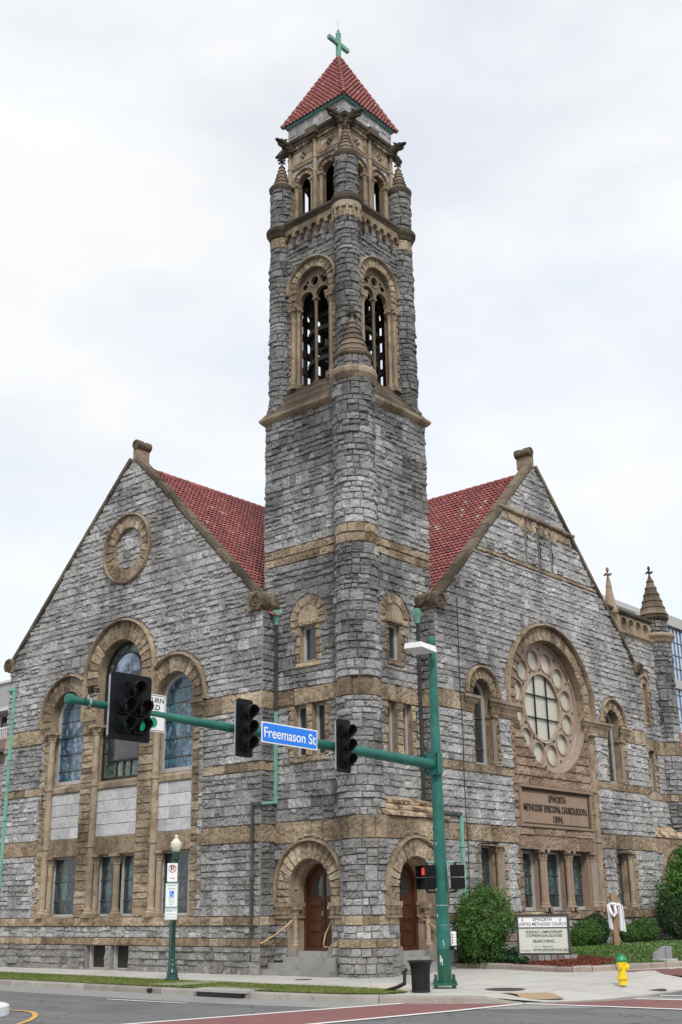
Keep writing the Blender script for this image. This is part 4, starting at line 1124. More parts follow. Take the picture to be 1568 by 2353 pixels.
# ---- tower, lower part -------------------------------------------------
TX1, TY1 = 27.15, 23.42
AL, AR = 21.66, 25.10          # porch arch centres
AS, AR0, AR1 = 2.13, 0.75, 1.22
winL = dict(uc=21.68, hw=0.30, v0=8.18, v1=9.22); winR = dict(uc=25.35, hw=0.27, v0=8.18, v1=9.22)
PL = [(21.76, 22.24), (21.08, 21.54)]; PR = [(24.95, 25.35), (25.63, 26.05)]
def openT(P, W, arch):
    def f(u, v):
        m = in_rect(u, v, W['uc']-W['hw'], W['uc']+W['hw'], W['v0'], W['v1'])
        for a, b in P: m |= in_rect(u, v, a, b, 5.58, 7.0)
        if arch is not None: m |= in_arch(u, v, arch, AR0, -1, AS)
        return m
    return f
oTL = openT(PL, winL, AL); oTR = openT(PR, winR, None)
def trimT(o, P, W, arch, sh):
    def f(u, v):
        m = o(u, v); c = W['uc']
        m |= in_circ(u, v, c, 9.42, 0.70) & (v > 9.1)
        m |= in_rect(u, v, c-0.68, c+0.68, 9.1, 9.42) | in_rect(u, v, c-W['hw']-0.13, c+W['hw']+0.13, 8.0, 9.2)
        a, b = P[0][0] if P[0][0] < P[1][0] else P[1][0], max(P[0][1], P[1][1])
        m |= in_rect(u, v, a-0.16, b+0.16, 5.42, 7.0)
        m |= (v > 6.98) & (v < 7.47); m |= (v > 11.16) & (v < 11.66); m |= (v > 3.3) & (v < 3.87)
        if arch is not None: m |= in_circ(u, v, arch, AS, AR1+0.08) & (v > AS-0.1); m |= in_rect(u, v, arch-AR1-0.02, arch+AR1+0.02, 1.35, AS); m |= in_rect(u, v, arch-AR0-0.05, arch+AR0+0.05, -1, AS); m |= ((v > 0.69) & (v < 0.9)) | ((v > 1.22) & (v < 1.46))
        return m
    return f
def dirty(z0, z1, mid, dark, light=0):
    def f(q, z):
        p = (z-z0)/(z1-z0)+1.5*(float(vnoise(q*1.1+z1, z*0.7, 3.3))-0.5)+random.uniform(-0.18, 0.18)
        return light if p < 0.36 else (mid if p < 0.72 else dark)
    return f
def ttone():
    t = random.gauss(0.38, 0.15); return min(1, max(0, t))
def ttone2():
    t = random.gauss(0.42, 0.16); return min(1, max(0, t))
mb = MB('granite', 'mortar', 'granite_dark', 'granite_mid')
tl = trimT(oTL, PL, winL, AL, 0); tr = trimT(oTR, PR, winR, None, 0)
TU0 = 20.0
backing(mb, TL, TU0, TY1, 0, 16.0, lambda u, v: ~oTL(u, v), 0, 1)
backing(mb, TR, 23.9, TX1, 3.8, 16.0, lambda u, v: ~oTR(u, v), 0, 1)
for a, b, u1 in ((0, 0.69, LU0), (0.9, 1.22, LU0), (1.46, 3.3, LU0), (3.87, 6.98, LU0), (7.47, 9.9, LU0), (9.9, 11.16, TY1), (11.66, 16.0, TY1)):
    top = a >= 11
    ashlar(mb, TL, TU0, u1, a, b, lambda u, v: ~tl(u, v), tonef=ttone, mi=dirty(11.5, 16.6, 3, 2) if top else dirty(-6, 26, 3, 2))
for a, b, u1 in ((3.87, 6.98, RU0), (7.47, 9.9, RU0), (9.9, 11.16, TX1), (11.66, 16.0, TX1)):
    top = a >= 11
    ashlar(mb, TR, 23.95, u1, a, b, lambda u, v: ~tr(u, v), tonef=ttone2, mi=dirty(12.2, 17.2, 3, 2) if top else dirty(-4, 30, 3, 2))
# hidden far faces
wbox(mb, XT+0.9, TX1-0.01, YT+0.9, TY1-0.01, 4.5, 15.98, 0.4, 0)
for fr, a, b in ((Fr((TX1, 0, 0), (0, 1, 0), (1, 0, 0)), YT, TY1), (Fr((0, TY1, 0), (1, 0, 0), (0, 1, 0)), XT, TX1)):
    backing(mb, fr, a, b, 9.5, 16, None, 0, 1, rv=20, ru=5); ashlar(mb, fr, a, b, 9.5, 16, None, cell=0.12)
mb.build('tower_wall', CH)
for fr, u0, u1, z, kw in ((TL, 20.4, TY1, 11.16, {}), (TR, 24.3, TX1, 11.16, {})):
    bandL('sandstone_band', z, z+0.5, [(u0, u1)], 0.06, rows=2, fr=fr, mat='sandstone')
mb = MB('sandstone', 'mortar')
for fr, P, W, u0, u1 in ((TL, PL, winL, 20.4, LU0), (TR, PR, winR, 24.3, RU0)):
    course(mb, fr, u0, u1, 7.0, 7.47, None, 0.06)
    a = min(P[0][0], P[1][0]); b = max(P[0][1], P[1][1])
    q = sorted(P)
    quoins(mb, fr, a-0.16, a, 5.58, 7.0, -1, 0.14); quoins(mb, fr, b, b+0.16, 5.58, 7.0, 1, 0.14); quoins(mb, fr, q[0][1], q[1][0], 5.58, 7.0, 0)
    course(mb, fr, a-0.16, b+0.16, 5.42, 5.58, None, 0.05)
    for x0, x1 in P: reveal(mb, fr, outline((x0+x1)/2, (x1-x0)/2, 5.58, 7.0, 0), -0.3, 0.02, True, 0.45)
    c = W['uc']; hw = W['hw']
    voussoirs(mb, fr, c, 9.42, 0.40, 0.66, 7, depth=0.06, soffit=0.12)
    quoins(mb, fr, c-0.66, c-0.40, 9.22, 9.42, 0); quoins(mb, fr, c+0.40, c+0.66, 9.22, 9.42, 0)
    rock(mb, fr, rect(c-0.4, c+0.4, 9.22, 9.38), 0.8, 0.16, 0.07, None, 0.6)
    quoins(mb, fr, c-hw-0.14, c-hw, 8.18, 9.22, -1, 0.15); quoins(mb, fr, c+hw, c+hw+0.14, 8.18, 9.22, 1, 0.15)
    course(mb, fr, c-hw-0.14, c+hw+0.14, 8.02, 8.18, None, 0.06)
    reveal(mb, fr, outline(c, hw, 8.18, 9.22, 0), -0.3, 0.02, True, 0.5)
mb.build('window_surround', CH)
mb = MB('sandstone_smooth')
for fr, c in ((TL, winL['uc']), (TR, winR['uc'])): slab_poly(mb, fr, outline(c, 0.41, 9.36, 9.42, 14), -0.01, 0.012, 0.7)
mb.build('tympanum', CH)
for fr, W, P in ((TL, winL, PL), (TR, winR, PR)):
    win(fr, W['uc'], W['hw'], W['v0'], W['v1'], -0.2, 0, 'glass_dark', ft=0.07)
    for a, b in P: win(fr, (a+b)/2, (b-a)/2, 5.58, 7.0, -0.24, 0, 'glass_dark', ft=0.06)

# ---- corner turret ------------------------------------------------------
def cyl(name, c, r, a0, a1, zs, mats, label=None, cell=0.055, tonef=gtone, depth=0.05):
    """zs: list of (z0, z1, kind) kind g granite, d dark, s sandstone (rows)"""
    mb = MB(*mats, 'granite_mid'); fr = Cy(c, r); u0, u1 = radians(a0)*r, radians(a1)*r
    for z0, z1, k, rows in zs:
        if k in 'gdm': ashlar(mb, fr, u0, u1, z0, z1, None, depth, {'g': dirty(-4, 24, 4, 3), 'd': 3, 'm': dirty(9.5, 15.8, 4, 3)}[k], 1.0, tonef, cell=cell)
        else: course(mb, fr, u0, u1, z0, z1, None, depth, 2, rows, (0.3, 0.6), cell=cell)
    backing(mb, fr, u0, u1, zs[0][0], zs[-1][1], None, 0, 1, rv=50, ru=0.05)
    return mb.build(name, CH)
C0 = (23.85, 19.93)
cyl('corner_turret', C0, 0.555, 92, 358, [(3.87, 6.95, 'g', 1), (6.95, 7.45, 's', 1), (7.45, 11.17, 'g', 1), (11.17, 11.74, 's', 2), (11.74, 16.2, 'm', 1)], ('granite', 'mortar', 'sandstone', 'granite_dark'))
cyl('corner_pier', (23.93, 19.83), 0.63, 92, 272, [(0.9, 1.22, 'g', 1), (1.22, 1.46, 's', 1), (1.46, 3.3, 'g', 1)], ('granite', 'mortar', 'sandstone', 'granite_base'), tonef=ttone2)
cyl('corner_pier', (23.93, 19.83), 0.63, 92, 272, [(3.3, 3.87, 's', 1)], ('granite', 'mortar', 'sandstone', 'granite_base'))
cyl('corner_pier', (23.95, 19.83), 0.72, 92, 272, [(-0.1, 0.69, 'd', 1), (0.69, 0.9, 's', 1)], ('granite', 'mortar', 'sandstone', 'granite_base'))

# ring cornice, drum, conical pinnacle
def ringmould(mb, c, prof, n=40, tone=0.5, mi=0): lathe(mb, (c[0], c[1], 0), prof, n, tone, mi)
def finial(mb, c, z, s=1.0, rot=0.0, tone=0.5):
    x, y = c
    lathe(mb, (x, y, z), [(0.045*s, 0), (0.035*s, 0.10*s), (0.05*s, 0.13*s), (0.04*s, 0.17*s), (0.035*s, 0.26*s), (0.06*s, 0.36*s), (0.065*s, 0.42*s), (0.03*s, 0.48*s), (0.0, 0.49*s)], 10, tone)
    for k in range(4):
        a = rot+k*pi/2; d = np.array([cos(a), sin(a), 0])
        p = np.array([x, y, z+0.19*s]); tube(mb, [p, p+d*0.08*s, p+d*0.13*s], [0.032*s, 0.03*s, 0.045*s], 8, tone); q = p+d*0.15*s
        tube(mb, [q-d*0.02*s, q+d*0.03*s], [0.05*s, 0.03*s], 8, tone)
def pinnacle(name, c, r, z0, z1, n=6, s=1.0, mat='weathered_stone'):
    mb = MB('sandstone_dark', mat)
    for i in range(n):
        t0, t1 = i/n, (i+1)/n
        ra = r*(1-t0)**1.0*0.97+0.05*t0; rb = r*(1-t1)+0.05*t1
        za, zb = z0+(z1-z0)*t0, z0+(z1-z0)*t1; za += 0.03
        fn = lambda A, z: 1+0.015*np.abs(np.sin(A*4))
        lathe(mb, (c[0], c[1], 0), [(rb*0.8, za-0.035), (ra+0.0, za-0.03), (ra+0.028*s+0.006, za+0.0), (ra+0.02*s+0.004, za+0.018), (rb*0.52+ra*0.47, za+(zb-za)*0.5), (rb*0.99, zb)], 24, random.uniform(0.2, 0.9), 1, fn=fn)
    finial(mb, c, z1-0.02, s)
    return mb.build(name, CH)
mb = MB('sandstone', 'granite_dark')
ringmould(mb, C0, [(0.55, 16.12), (0.60, 16.16), (0.63, 16.2), (0.70, 16.30), (0.715, 16.42), (0.69, 16.48), (0.53, 16.52)], tone=0.7)
mb.build('turret_cornice', CH)
mb = MB('granite_dark', 'mortar', 'sandstone_dark'); fr = Cy(C0, 0.505)
ashlar(mb, fr, 0, 2*pi*0.505, 16.50, 16.93, None, 0.04); backing(mb, fr, 0, 2*pi*0.505, 16.48, 16.95, None, 0, 1, rv=5, ru=0.05)
ringmould(mb, C0, [(0.50, 16.88), (0.575, 16.93), (0.60, 16.98), (0.585, 17.05), (0.52, 17.08), (0.48, 17.10)], tone=0.8, mi=2)
mb.build('turret_drum', CH)
pinnacle('pinnacle', C0, 0.50, 17.08, 18.32, 6, 1.15)

# ---- big cornice and weathering under the belfry ------------------------
mb = MB('sandstone', 'sandstone_dark')
prof = [(15.72, 0), (15.78, 0.03), (15.84, 0.10), (15.92, 0.16), (15.97, 0.17), (16.02, 0.15)]
for fr, a, b in ((TL, 19.95, TY1), (TR, 23.9, TX1)): moulding(mb, fr, a, b, prof, mitre=(0, 1), seg=0.9)
for fr, a, b in ((Fr((TX1, 0, 0), (0, 1, 0), (1, 0, 0)), YT, TY1), (Fr((0, TY1, 0), (1, 0, 0), (0, 1, 0)), XT, TX1)): moulding(mb, fr, a, b, prof, mitre=(1, 1))
x0, x1, y0, y1 = XT-0.13, TX1+0.13, YT-0.13, TY1+0.13
bx0, bx1, by0, by1 = 24.07, 26.97, 20.27, 23.17
zs = [(0, 16.02), (0.34, 16.22), (0.36, 16.32), (0.66, 16.5), (0.68, 16.60), (0.97, 16.76), (0.98, 16.86)]
V = []
for t, z in zs:
    V += [(x0+(bx0-x0)*t, y0+(by0-y0)*t, z), (x1+(bx1-x1)*t, y0+(by0-y0)*t, z), (x1+(bx1-x1)*t, y1+(by1-y1)*t, z), (x0+(bx0-x0)*t, y1+(by1-y1)*t, z)]
f = []
for j in range(len(zs)-1):
    for i in range(4): f.append([j*4+i, j*4+(i+1) % 4, j*4+4+(i+1) % 4, j*4+4+i])
mb.add(V, f, 0.55, 1); f = None
mb.build('cornice', CH)

# ---- belfry stage --------------------------------------------------------
BC = (25.52, 21.72)
FACES = [Fr((24.07, BC[1], 0), (0, 1, 0), (-1, 0, 0)), Fr((BC[0], 20.27, 0), (1, 0, 0), (0, -1, 0)), Fr((26.97, BC[1], 0), (0, 1, 0), (1, 0, 0)), Fr((BC[0], 23.17, 0), (1, 0, 0), (0, 1, 0))]
def oB(u, v): return in_arch(u, v, 0, 0.68, 16.86, 20.18)
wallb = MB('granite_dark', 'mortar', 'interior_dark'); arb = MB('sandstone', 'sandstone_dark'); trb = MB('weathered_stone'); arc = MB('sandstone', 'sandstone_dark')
for i, fr in enumerate(FACES):
    front = i < 2
    backing(wallb, fr, -1.45, 1.45, 16.8, 22.9, lambda u, v: ~oB(u, v), 0, 1)
    backing(wallb, fr, -1.1, 1.1, 16.8, 22.0, lambda u, v: ~oB(u, v), -0.28, 2)  # inner wall face near-black, painting in the shade of the chamber
    if front: ashlar(wallb, fr, -1.05, 1.05, 16.86, 22.15, lambda u, v: ~(in_circ(u, v, 0, 20.18, 1.02) & (v > 20.1)) & ~((np.abs(u) < 0.95) & (v < 20.2)))
    reveal(arb, fr, outline(0, 0.68, 16.86, 20.18, 18), -0.28, 0.02, False, 0.15)
    if front:
        voussoirs(arb, fr, 0, 20.18, 0.68, 0.97, 13, depth=0.07, soffit=0.2)
        hood(arb, fr, 0, 20.18, 0.96, 1.06, 0.14, 30)
        for s in (-1, 1):
            quoins(arb, fr, *sorted((s*0.68, s*0.97)), 19.7, 20.18, 0, 0, 0.06)
            quoins(arb, fr, *sorted((s*0.86, s*1.0)), 16.9, 19.7, 0, 0, 0.05)
            a, b = sorted((s*0.60, s*1.0)); moulding(arb, fr, a, b, [(19.60, -0.2), (19.60, 0.06), (19.66, 0.12), (19.78, 0.13), (19.78, -0.2)], 0.4)
    if not front:
        for z in (17.25, 17.85, 18.45, 19.05, 19.6): fbox(wallb, fr, -0.7, 0.7, z, z+0.22, -0.26, -0.16, 0.5, 2)
        for q in (-0.42, 0.0, 0.42): fbox(wallb, fr, q-0.06, q+0.06, 16.9, 20.8, -0.25, -0.15, 0.5, 2)
    # tracery
    h0, h1 = -0.24, -0.12
    ol_in = []
    def tm(u, v):
        m = in_arch(u, v, 0, 0.70, 16.86, 20.18) & (v > 19.80)
        for s_ in (-0.325, 0.325): m &= ~in_arch(u, v, s_, 0.275, 16, 19.88)
        m &= ~in_circ(u, v, 0, 20.45, 0.165)
        for s_ in (-1, 1): m &= ~in_circ(u, v, s_*0.40, 20.36, 0.095); m &= ~in_circ(u, v, s_*0.30, 20.50, 0.06)
        return m
    backing(trb, fr, -0.7, 0.7, 19.6, 20.9, tm, h1, 0, rv=0.025, ru=0.02); backing(trb, fr, -0.7, 0.7, 19.6, 20.9, tm, h0, 0, rv=0.025, ru=0.02)
    for s in (-0.325, 0.325): reveal(trb, fr, outline(s, 0.275, 19.8, 19.88, 14), h0, h1+0.03, False, 0.6); ringface(trb, fr, outline(s, 0.325, 19.8, 19.88, 14), outline(s, 0.275, 19.8, 19.88, 14), h1+0.028, False, 0.7)
    reveal(trb, fr, circle(0, 20.45, 0.165, 18), h0, h1+0.02, True, 0.6); ringface(trb, fr, circle(0, 20.45, 0.215, 18), circle(0, 20.45, 0.165, 18), h1+0.02, True, 0.7)
    # arcade corbel table
    if front:
        n = 6; w_ = 2.1/n
        for k in range(n):
            c = -1.05+w_*(k+0.5)
            ol = [(c-w_/2, 22.22), (c-w_/2, 22.6), (c+w_/2, 22.6), (c+w_/2, 22.22), (c+0.115, 22.22)]+[(c+0.115*cos(a), 22.28+0.115*sin(a)) for a in np.linspace(0, pi, 9)]+[(c-0.115, 22.22)]
            slab_poly(arc, fr, ol, 0.0, 0.14, random.random()*0.5)
            if k > 0:
                long = k % 2; b0 = 21.86 if long else 22.1
                x = c-w_/2
                lathe(arc, tuple(fr.p(x, b0, 0.07)[0]), [(0.015, -0.08), (0.055, -0.03), (0.04, 0.0), (0.055, 0.03), (0.042, 22.14-b0), (0.075, 22.22-b0)], 8, 0.3, 1)
        backing(arc, fr, -1.05, 1.05, 22.12, 22.5, None, 0.012, 0, rv=1, ru=1, tone=0.95)
    moulding(arc, fr, -1.45, 1.45, [(22.56, 0.0), (22.58, 0.15), (22.66, 0.19), (22.72, 0.24), (22.80, 0.24), (22.93, -0.25)], 0.5, 1, mitre=(1, 1))
    if front:
        for s in (-1, 1):
            p = fr.p(s*0.79, 0, 0.02)[0]; column('shaft', CH, p[0], p[1], 16.86, 19.62, 0.07, cap=0.24, base=0.3, mat='sandstone_smooth')
            p = fr.p(s*0.665, 0, -0.08)[0]; column('shaft', CH, p[0], p[1], 16.86, 19.62, 0.06, cap=0.2, base=0.3, mat='sandstone_smooth')
        p = fr.p(0, 0, -0.18)[0]; column('shaft', CH, p[0], p[1], 16.86, 19.86, 0.05, cap=0.2, base=0.26, mat='weathered_stone')
# ceiling and floor of the bell chamber
wbox(wallb, 24.1, 26.95, 20.3, 23.15, 21.9, 22.1, 0.1); wbox(wallb, 24.6, 26.5, 20.8, 22.7, 16.4, 16.84, 0.1)
wallb.build('belfry_wall', CH); arb.build('belfry_arch', CH); trb.build('tracery', CH); arc.build('corbel_table', CH)
# timber bell frame with curved hoops and a bell
mb = MB('beam_dark')
for z in (17.75, 18.80):
    lathe(mb, (BC[0], BC[1], z), [(1.12, 0), (1.12, 0.14), (0.98, 0.14), (0.98, 0), (1.12, 0)], 32, 0.5)
for z in (17.1, 18.3, 19.5):
    for q in (-0.5, 0.5):
        wbox(mb, BC[0]-0.95, BC[0]+0.95, BC[1]+q-0.05, BC[1]+q+0.05, z, z+0.13); wbox(mb, BC[0]+q-0.05, BC[0]+q+0.05, BC[1]-0.95, BC[1]+0.95, z+0.14, z+0.25)
for a in range(4): wbox(mb, BC[0]+(-0.75 if a % 2 else 0.65), BC[0]+(-0.65 if a % 2 else 0.75), BC[1]+(-0.75 if a > 1 else 0.65), BC[1]+(-0.65 if a > 1 else 0.75), 16.8, 21.9)
mb.build('bell_frame', CH)
mb = MB('beam_dark'); lathe(mb, (BC[0], BC[1], 18.15), [(0.36, 0), (0.33, 0.05), (0.25, 0.2), (0.21, 0.45), (0.16, 0.55), (0.05, 0.6)], 20); mb.build('bell', CH)

# upper corner turrets
TUR = [(24.15, 20.32), (24.15, 23.14), (26.90, 20.32), (26.9, 23.12)]
for i, c in enumerate(TUR):
    mb = MB('granite_dark', 'mortar', 'sandstone', 'sandstone_dark'); r = 0.335; fr = Cy(c, r); U = 2*pi*r
    ashlar(mb, fr, 0, U, 16.0, 22.0, None, 0.045, cell=0.06); ashlar(mb, fr, 0, U, 22.7, 24.25, None, 0.045, cell=0.06)
    backing(mb, fr, 0, U, 15.9, 24.3, None, 0, 1, rv=50, ru=0.05)
    if i: course(mb, fr, 0, U, 22.0, 22.4, None, 0.05, 2, 1, (0.3, 0.5))
    mb.build('belfry_turret', CH)
    mb = MB('sandstone', 'sandstone_dark')
    ringmould(mb, c, [(0.33, 22.38), (0.40, 22.42), (0.44, 22.52), (0.50, 22.62), (0.51, 22.72), (0.47, 22.78), (0.36, 22.84)], tone=0.45, mi=1)
    if i == 0:
        for k in range(10):
            a = radians(110)+k*radians(28); p = (c[0]+0.43*cos(a), c[1]+0.43*sin(a))
            lathe(mb, (p[0], p[1], 21.92), [(0.02, 0), (0.06, 0.06), (0.045, 0.12), (0.06, 0.2), (0.04, 0.3), (0.05, 0.44)], 8, 0.6)
        ringmould(mb, c, [(0.35, 22.28), (0.46, 22.30), (0.475, 22.5)], tone=0.8)
        ringmould(mb, c, [(0.36, 21.98), (0.40, 22.0), (0.40, 22.3)], tone=0.9)
    ringmould(mb, c, [(0.33, 24.2), (0.39, 24.24), (0.42, 24.32), (0.43, 24.40), (0.39, 24.46), (0.30, 24.52)], tone=0.5, mi=1)
    mb.build('turret_cornice', CH)
    pinnacle('pinnacle', c, 0.285, 24.48, 25.40, 6, 0.85)

# ---- top stage -------------------------------------------------------------
TOP = [Fr((24.32, 21.72, 0), (0, 1, 0), (-1, 0, 0)), Fr((25.52, 20.52, 0), (1, 0, 0), (0, -1, 0)), Fr((26.72, 21.72, 0), (0, 1, 0), (1, 0, 0)), Fr((25.52, 22.92, 0), (1, 0, 0), (0, 1, 0))]
def oT(u, v): return in_arch(u, v, -0.53, 0.29, 22.95, 24.42) | in_arch(u, v, 0.53, 0.29, 22.95, 24.42)
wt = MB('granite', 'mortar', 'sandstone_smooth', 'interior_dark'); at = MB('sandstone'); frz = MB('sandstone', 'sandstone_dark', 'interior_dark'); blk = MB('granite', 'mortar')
for i, fr in enumerate(TOP):
    front = i < 2
    backing(wt, fr, -1.2, 1.2, 22.8, 25.1, lambda u, v: ~oT(u, v), 0, 2)
    backing(wt, fr, -1.0, 1.0, 22.8, 26.0, (lambda u, v: ~oT(u, v)) if front else (lambda u, v: ~(oT(u, v) & (np.abs(np.abs(u)-0.6) < 0.09))), -0.2, 3)  # near-black inner face paints in shade; added panels darken the rear openings
    if front: ashlar(wt, fr, -1.12, 1.12, 24.42, 25.05, lambda u, v: ~in_circ(u, v, -0.53, 24.42, 0.5) & ~in_circ(u, v, 0.53, 24.42, 0.5), 0.03, cell=0.06, tonef=ttone2)
    for c in (-0.53, 0.53):
        reveal(at, fr, outline(c, 0.29, 22.95, 24.42, 14), -0.2, 0.02, False, 0.05)  # darkest stone tone, shade put into the colour of the reveal
        if front:
            voussoirs(at, fr, c, 24.42, 0.29, 0.46, 9, depth=0.05, soffit=0.2); hood(at, fr, c, 24.42, 0.45, 0.515, 0.09, 20)
    if front:
        for c in (-0.9, -0.20, 0.20, 0.9):
            p = fr.p(c, 0, 0.0)[0]; column('shaft', CH, p[0], p[1], 22.93, 24.42, 0.055, cap=0.2, base=0.22, mat='sandstone_smooth')
        for c in (0.0,)+((1.12,) if True else ()):
            p = fr.p(c, 0, 0.08)[0]; column('shaft', CH, p[0], p[1], 22.93, 25.98, 0.07, cap=0.18, base=0.3, mat='sandstone_smooth', abacus=True, rings=(25.1,))
        p = fr.p(-1.12, 0, 0.08)[0]; column('shaft', CH, p[0], p[1], 22.93, 25.98, 0.07, cap=0.18, base=0.3, mat='sandstone_smooth', rings=(25.1,))
    # frieze with quatrefoils
    backing(frz, fr, -1.2, 1.2, 25.05, 26.3, None, 0.03, 0, rv=2, ru=0.6, tone=0.75)
    moulding(frz, fr, -1.2, 1.2, [(25.03, 0), (25.03, 0.06), (25.08, 0.09), (25.13, 0.06), (25.16, 0.03)], 0.6, 0)
    for c in (-0.57, 0.57):
        for dx, dz in ((0, 0.085), (-0.085, -0.02), (0.085, -0.02), (0, -0.11)):
            slab_poly(frz, fr, circle(c+dx, 25.47+dz, 0.052, 12), 0.0, 0.033, 0.5, 2)  # flat dark discs on the face, painted shade in place of holes
        A = [(c-0.42, 25.2), (c-0.42, 25.75), (c+0.42, 25.75), (c+0.42, 25.2)]; B = [(c-0.36, 25.25), (c-0.36, 25.7), (c+0.36, 25.7), (c+0.36, 25.25)]
        ringface(frz, fr, A, B, 0.055, True, 0.6); reveal(frz, fr, B, 0.03, 0.055, True, 0.4); reveal(frz, fr, A, 0.03, 0.055, True, 0.4)
    for k in range(22): fbox(frz, fr, -1.15+k*0.106, -1.09+k*0.106, 25.78, 25.88, 0.03, 0.12, random.random(), 0)
    moulding(frz, fr, -1.2, 1.2, [(25.88, 0.03), (25.88, 0.13), (25.93, 0.15), (26.0, 0.15), (26.04, 0.20), (26.14, 0.22), (26.28, -0.02)], 0.4, 1, mitre=(1, 1))
    fbox(frz, fr, -0.22, 0.22, 25.9, 26.16, 0.05, 0.33, 0.5, 1); fbox(frz, fr, -0.15, 0.15, 25.8, 25.9, 0.05, 0.24, 0.5, 1)
    f2 = Fr(fr.O-fr.N*0.0+fr.N*0.04, fr.U, fr.N)
    backing(blk, f2, -1.24, 1.24, 26.2, 26.95, None, 0, 1, rv=2, ru=3)
    ashlar(blk, f2, -1.24, 1.24, 26.2, 26.85, None, 0.02, cell=0.08)
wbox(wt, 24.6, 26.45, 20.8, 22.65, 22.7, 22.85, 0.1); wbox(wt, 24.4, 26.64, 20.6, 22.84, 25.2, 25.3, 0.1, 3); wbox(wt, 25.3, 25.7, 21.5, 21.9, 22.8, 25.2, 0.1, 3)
wt.build('belfry_wall', CH); at.build('belfry_arch', CH); frz.build('frieze', CH); blk.build('parapet_block', CH)
# gargoyles: a lofted neck and head with open jaw, ears and mane
def gargoyle(p, d, up=0.0):
    mb = MB('sandstone_dark'); p = np.array(p, float); d = np.array([d[0], d[1], up]); d /= np.linalg.norm(d); z = np.array([0, 0, 1.0]); s = np.cross(d, z); s /= np.linalg.norm(s); z = np.cross(s, d)
    secs = [(0.0, 0, .17, .20), (0.12, .03, .16, .19), (0.25, .08, .13, .16), (0.36, .12, .12, .13), (0.45, .13, .11, .11), (0.55, .12, .09, .075), (0.65, .115, .07, .05), (0.70, .12, .05, .035)]
    K = 12; V = []
    for x, zz, a, b in secs:
        for k in range(K):
            t = 2*pi*k/K; w_ = 1+0.12*sin(5*t+x*20)*(x < 0.4)
            V.append(p+d*x+z*(zz+b*sin(t)*w_)+s*(a*cos(t)*w_))
    f = []
    for j in range(len(secs)-1):
        for k in range(K): f.append([j*K+k, j*K+(k+1) % K, (j+1)*K+(k+1) % K, (j+1)*K+k])
    f.append([(len(secs)-1)*K+k for k in range(K)])
    mb.add(V, f, 0.4)
    tube(mb, [p+d*0.36+z*0.02, p+d*0.5-z*0.03, p+d*0.62-z*0.03], [0.07, 0.055, 0.025], 8, 0.3)
    for q in (-1, 1):
        tube(mb, [p+d*0.34+z*0.2+s*0.07*q, p+d*0.28+z*0.26+s*0.09*q, p+d*0.24+z*0.29+s*0.10*q], [0.045, 0.03, 0.01], 6, 0.4)
        tube(mb, [p+d*0.47+z*0.2+s*0.055*q, p+d*0.49+z*0.21+s*0.06*q], [0.03, 0.02], 6, 0.9)
        tube(mb, [p+s*0.12*q-z*0.1, p+d*0.15+s*0.13*q-z*0.17, p+d*0.24+s*0.1*q-z*0.2], [0.08, 0.06, 0.03], 8, 0.4)
    for x in (0.05, 0.13, 0.21, 0.29): tube(mb, [p+d*x+z*(0.15+x*0.3), p+d*(x-0.04)+z*(0.21+x*0.25)], [0.07, 0.03], 6, 0.5)
    return mb.build('gargoyle', CH)
z = 25.98
gargoyle((24.25, 20.62, z), (-1, 0)); gargoyle((24.42, 20.45, z), (0, -1))
gargoyle((24.25, 22.84, z-0.1), (-1, 0)); gargoyle((24.42, 22.98, z), (0, 1))
gargoyle((26.62, 20.45, z-0.1), (0, -1)); gargoyle((26.80, 20.62, z), (1, 0))

# tower roof, gutter, cross
cx, cy = 25.52, 21.72; hs = 1.33; ze, zt = 26.88, 29.92
mb = MB('copper_dull')
for fr in (Fr((cx-1.25, cy, 0), (0, 1, 0), (-1, 0, 0)), Fr((cx, cy-1.25, 0), (1, 0, 0), (0, -1, 0)), Fr((cx+1.25, cy, 0), (0, 1, 0), (1, 0, 0)), Fr((cx, cy+1.25, 0), (1, 0, 0), (0, 1, 0))):
    moulding(mb, fr, -1.25, 1.25, [(26.78, 0.03), (26.80, 0.05), (26.86, 0.07), (26.92, 0.10), (26.92, 0)], 0.5, mitre=(1, 1))
wbox(mb, cx-1.3, cx+1.3, cy-1.3, cy+1.3, 26.86, 26.9)
mb.build('copper_gutter', CH)
slope = sqrt(hs**2+(zt-ze)**2)
first = None
for k in range(4):
    a = pi/2*k; n2 = np.array([cos(a), sin(a), 0]); al = np.array([-sin(a), cos(a), 0])
    dn = (n2*hs+np.array([0, 0, -(zt-ze)]))/slope; nm = (n2*(zt-ze)+np.array([0, 0, hs]))/slope
    W = 1.44*2; o_ = np.array([cx, cy, zt])-al*W/2
    ms = lambda u, s: (np.abs(u-W/2) < (hs+0.02)*s/slope+0.03)
    t = tiles(o_, al, dn, nm, W, slope+0.08, 'tower_roof', CH, tw=0.155, ch=0.195, mask=ms)
    if first is None: first = t
mb = MB('roof_tile')
for sx, sy in ((-1, -1), (-1, 1), (1, -1), (1, 1)):
    A = np.array([cx, cy, zt+0.02]); B = np.array([cx+sx*(hs+0.05), cy+sy*(hs+0.05), ze+0.02]); n = 15
    for i in range(n):
        p0 = A+(B-A)*i/n; p1 = A+(B-A)*((i+1.12)/n)
        tube(mb, [p0, p1], [0.055, 0.085], 10, random.random()*0.8)
mb.build('hip_cap', first)
mb = MB('copper_green'); q = 0.068
wbox(mb, cx-q, cx+q, cy-q, cy+q, 29.75, 30.96, 0.5)
V = [(cx-q, cy-q, 30.96), (cx+q, cy-q, 30.96), (cx+q, cy+q, 30.96), (cx-q, cy+q, 30.96), (cx, cy, 31.05)]
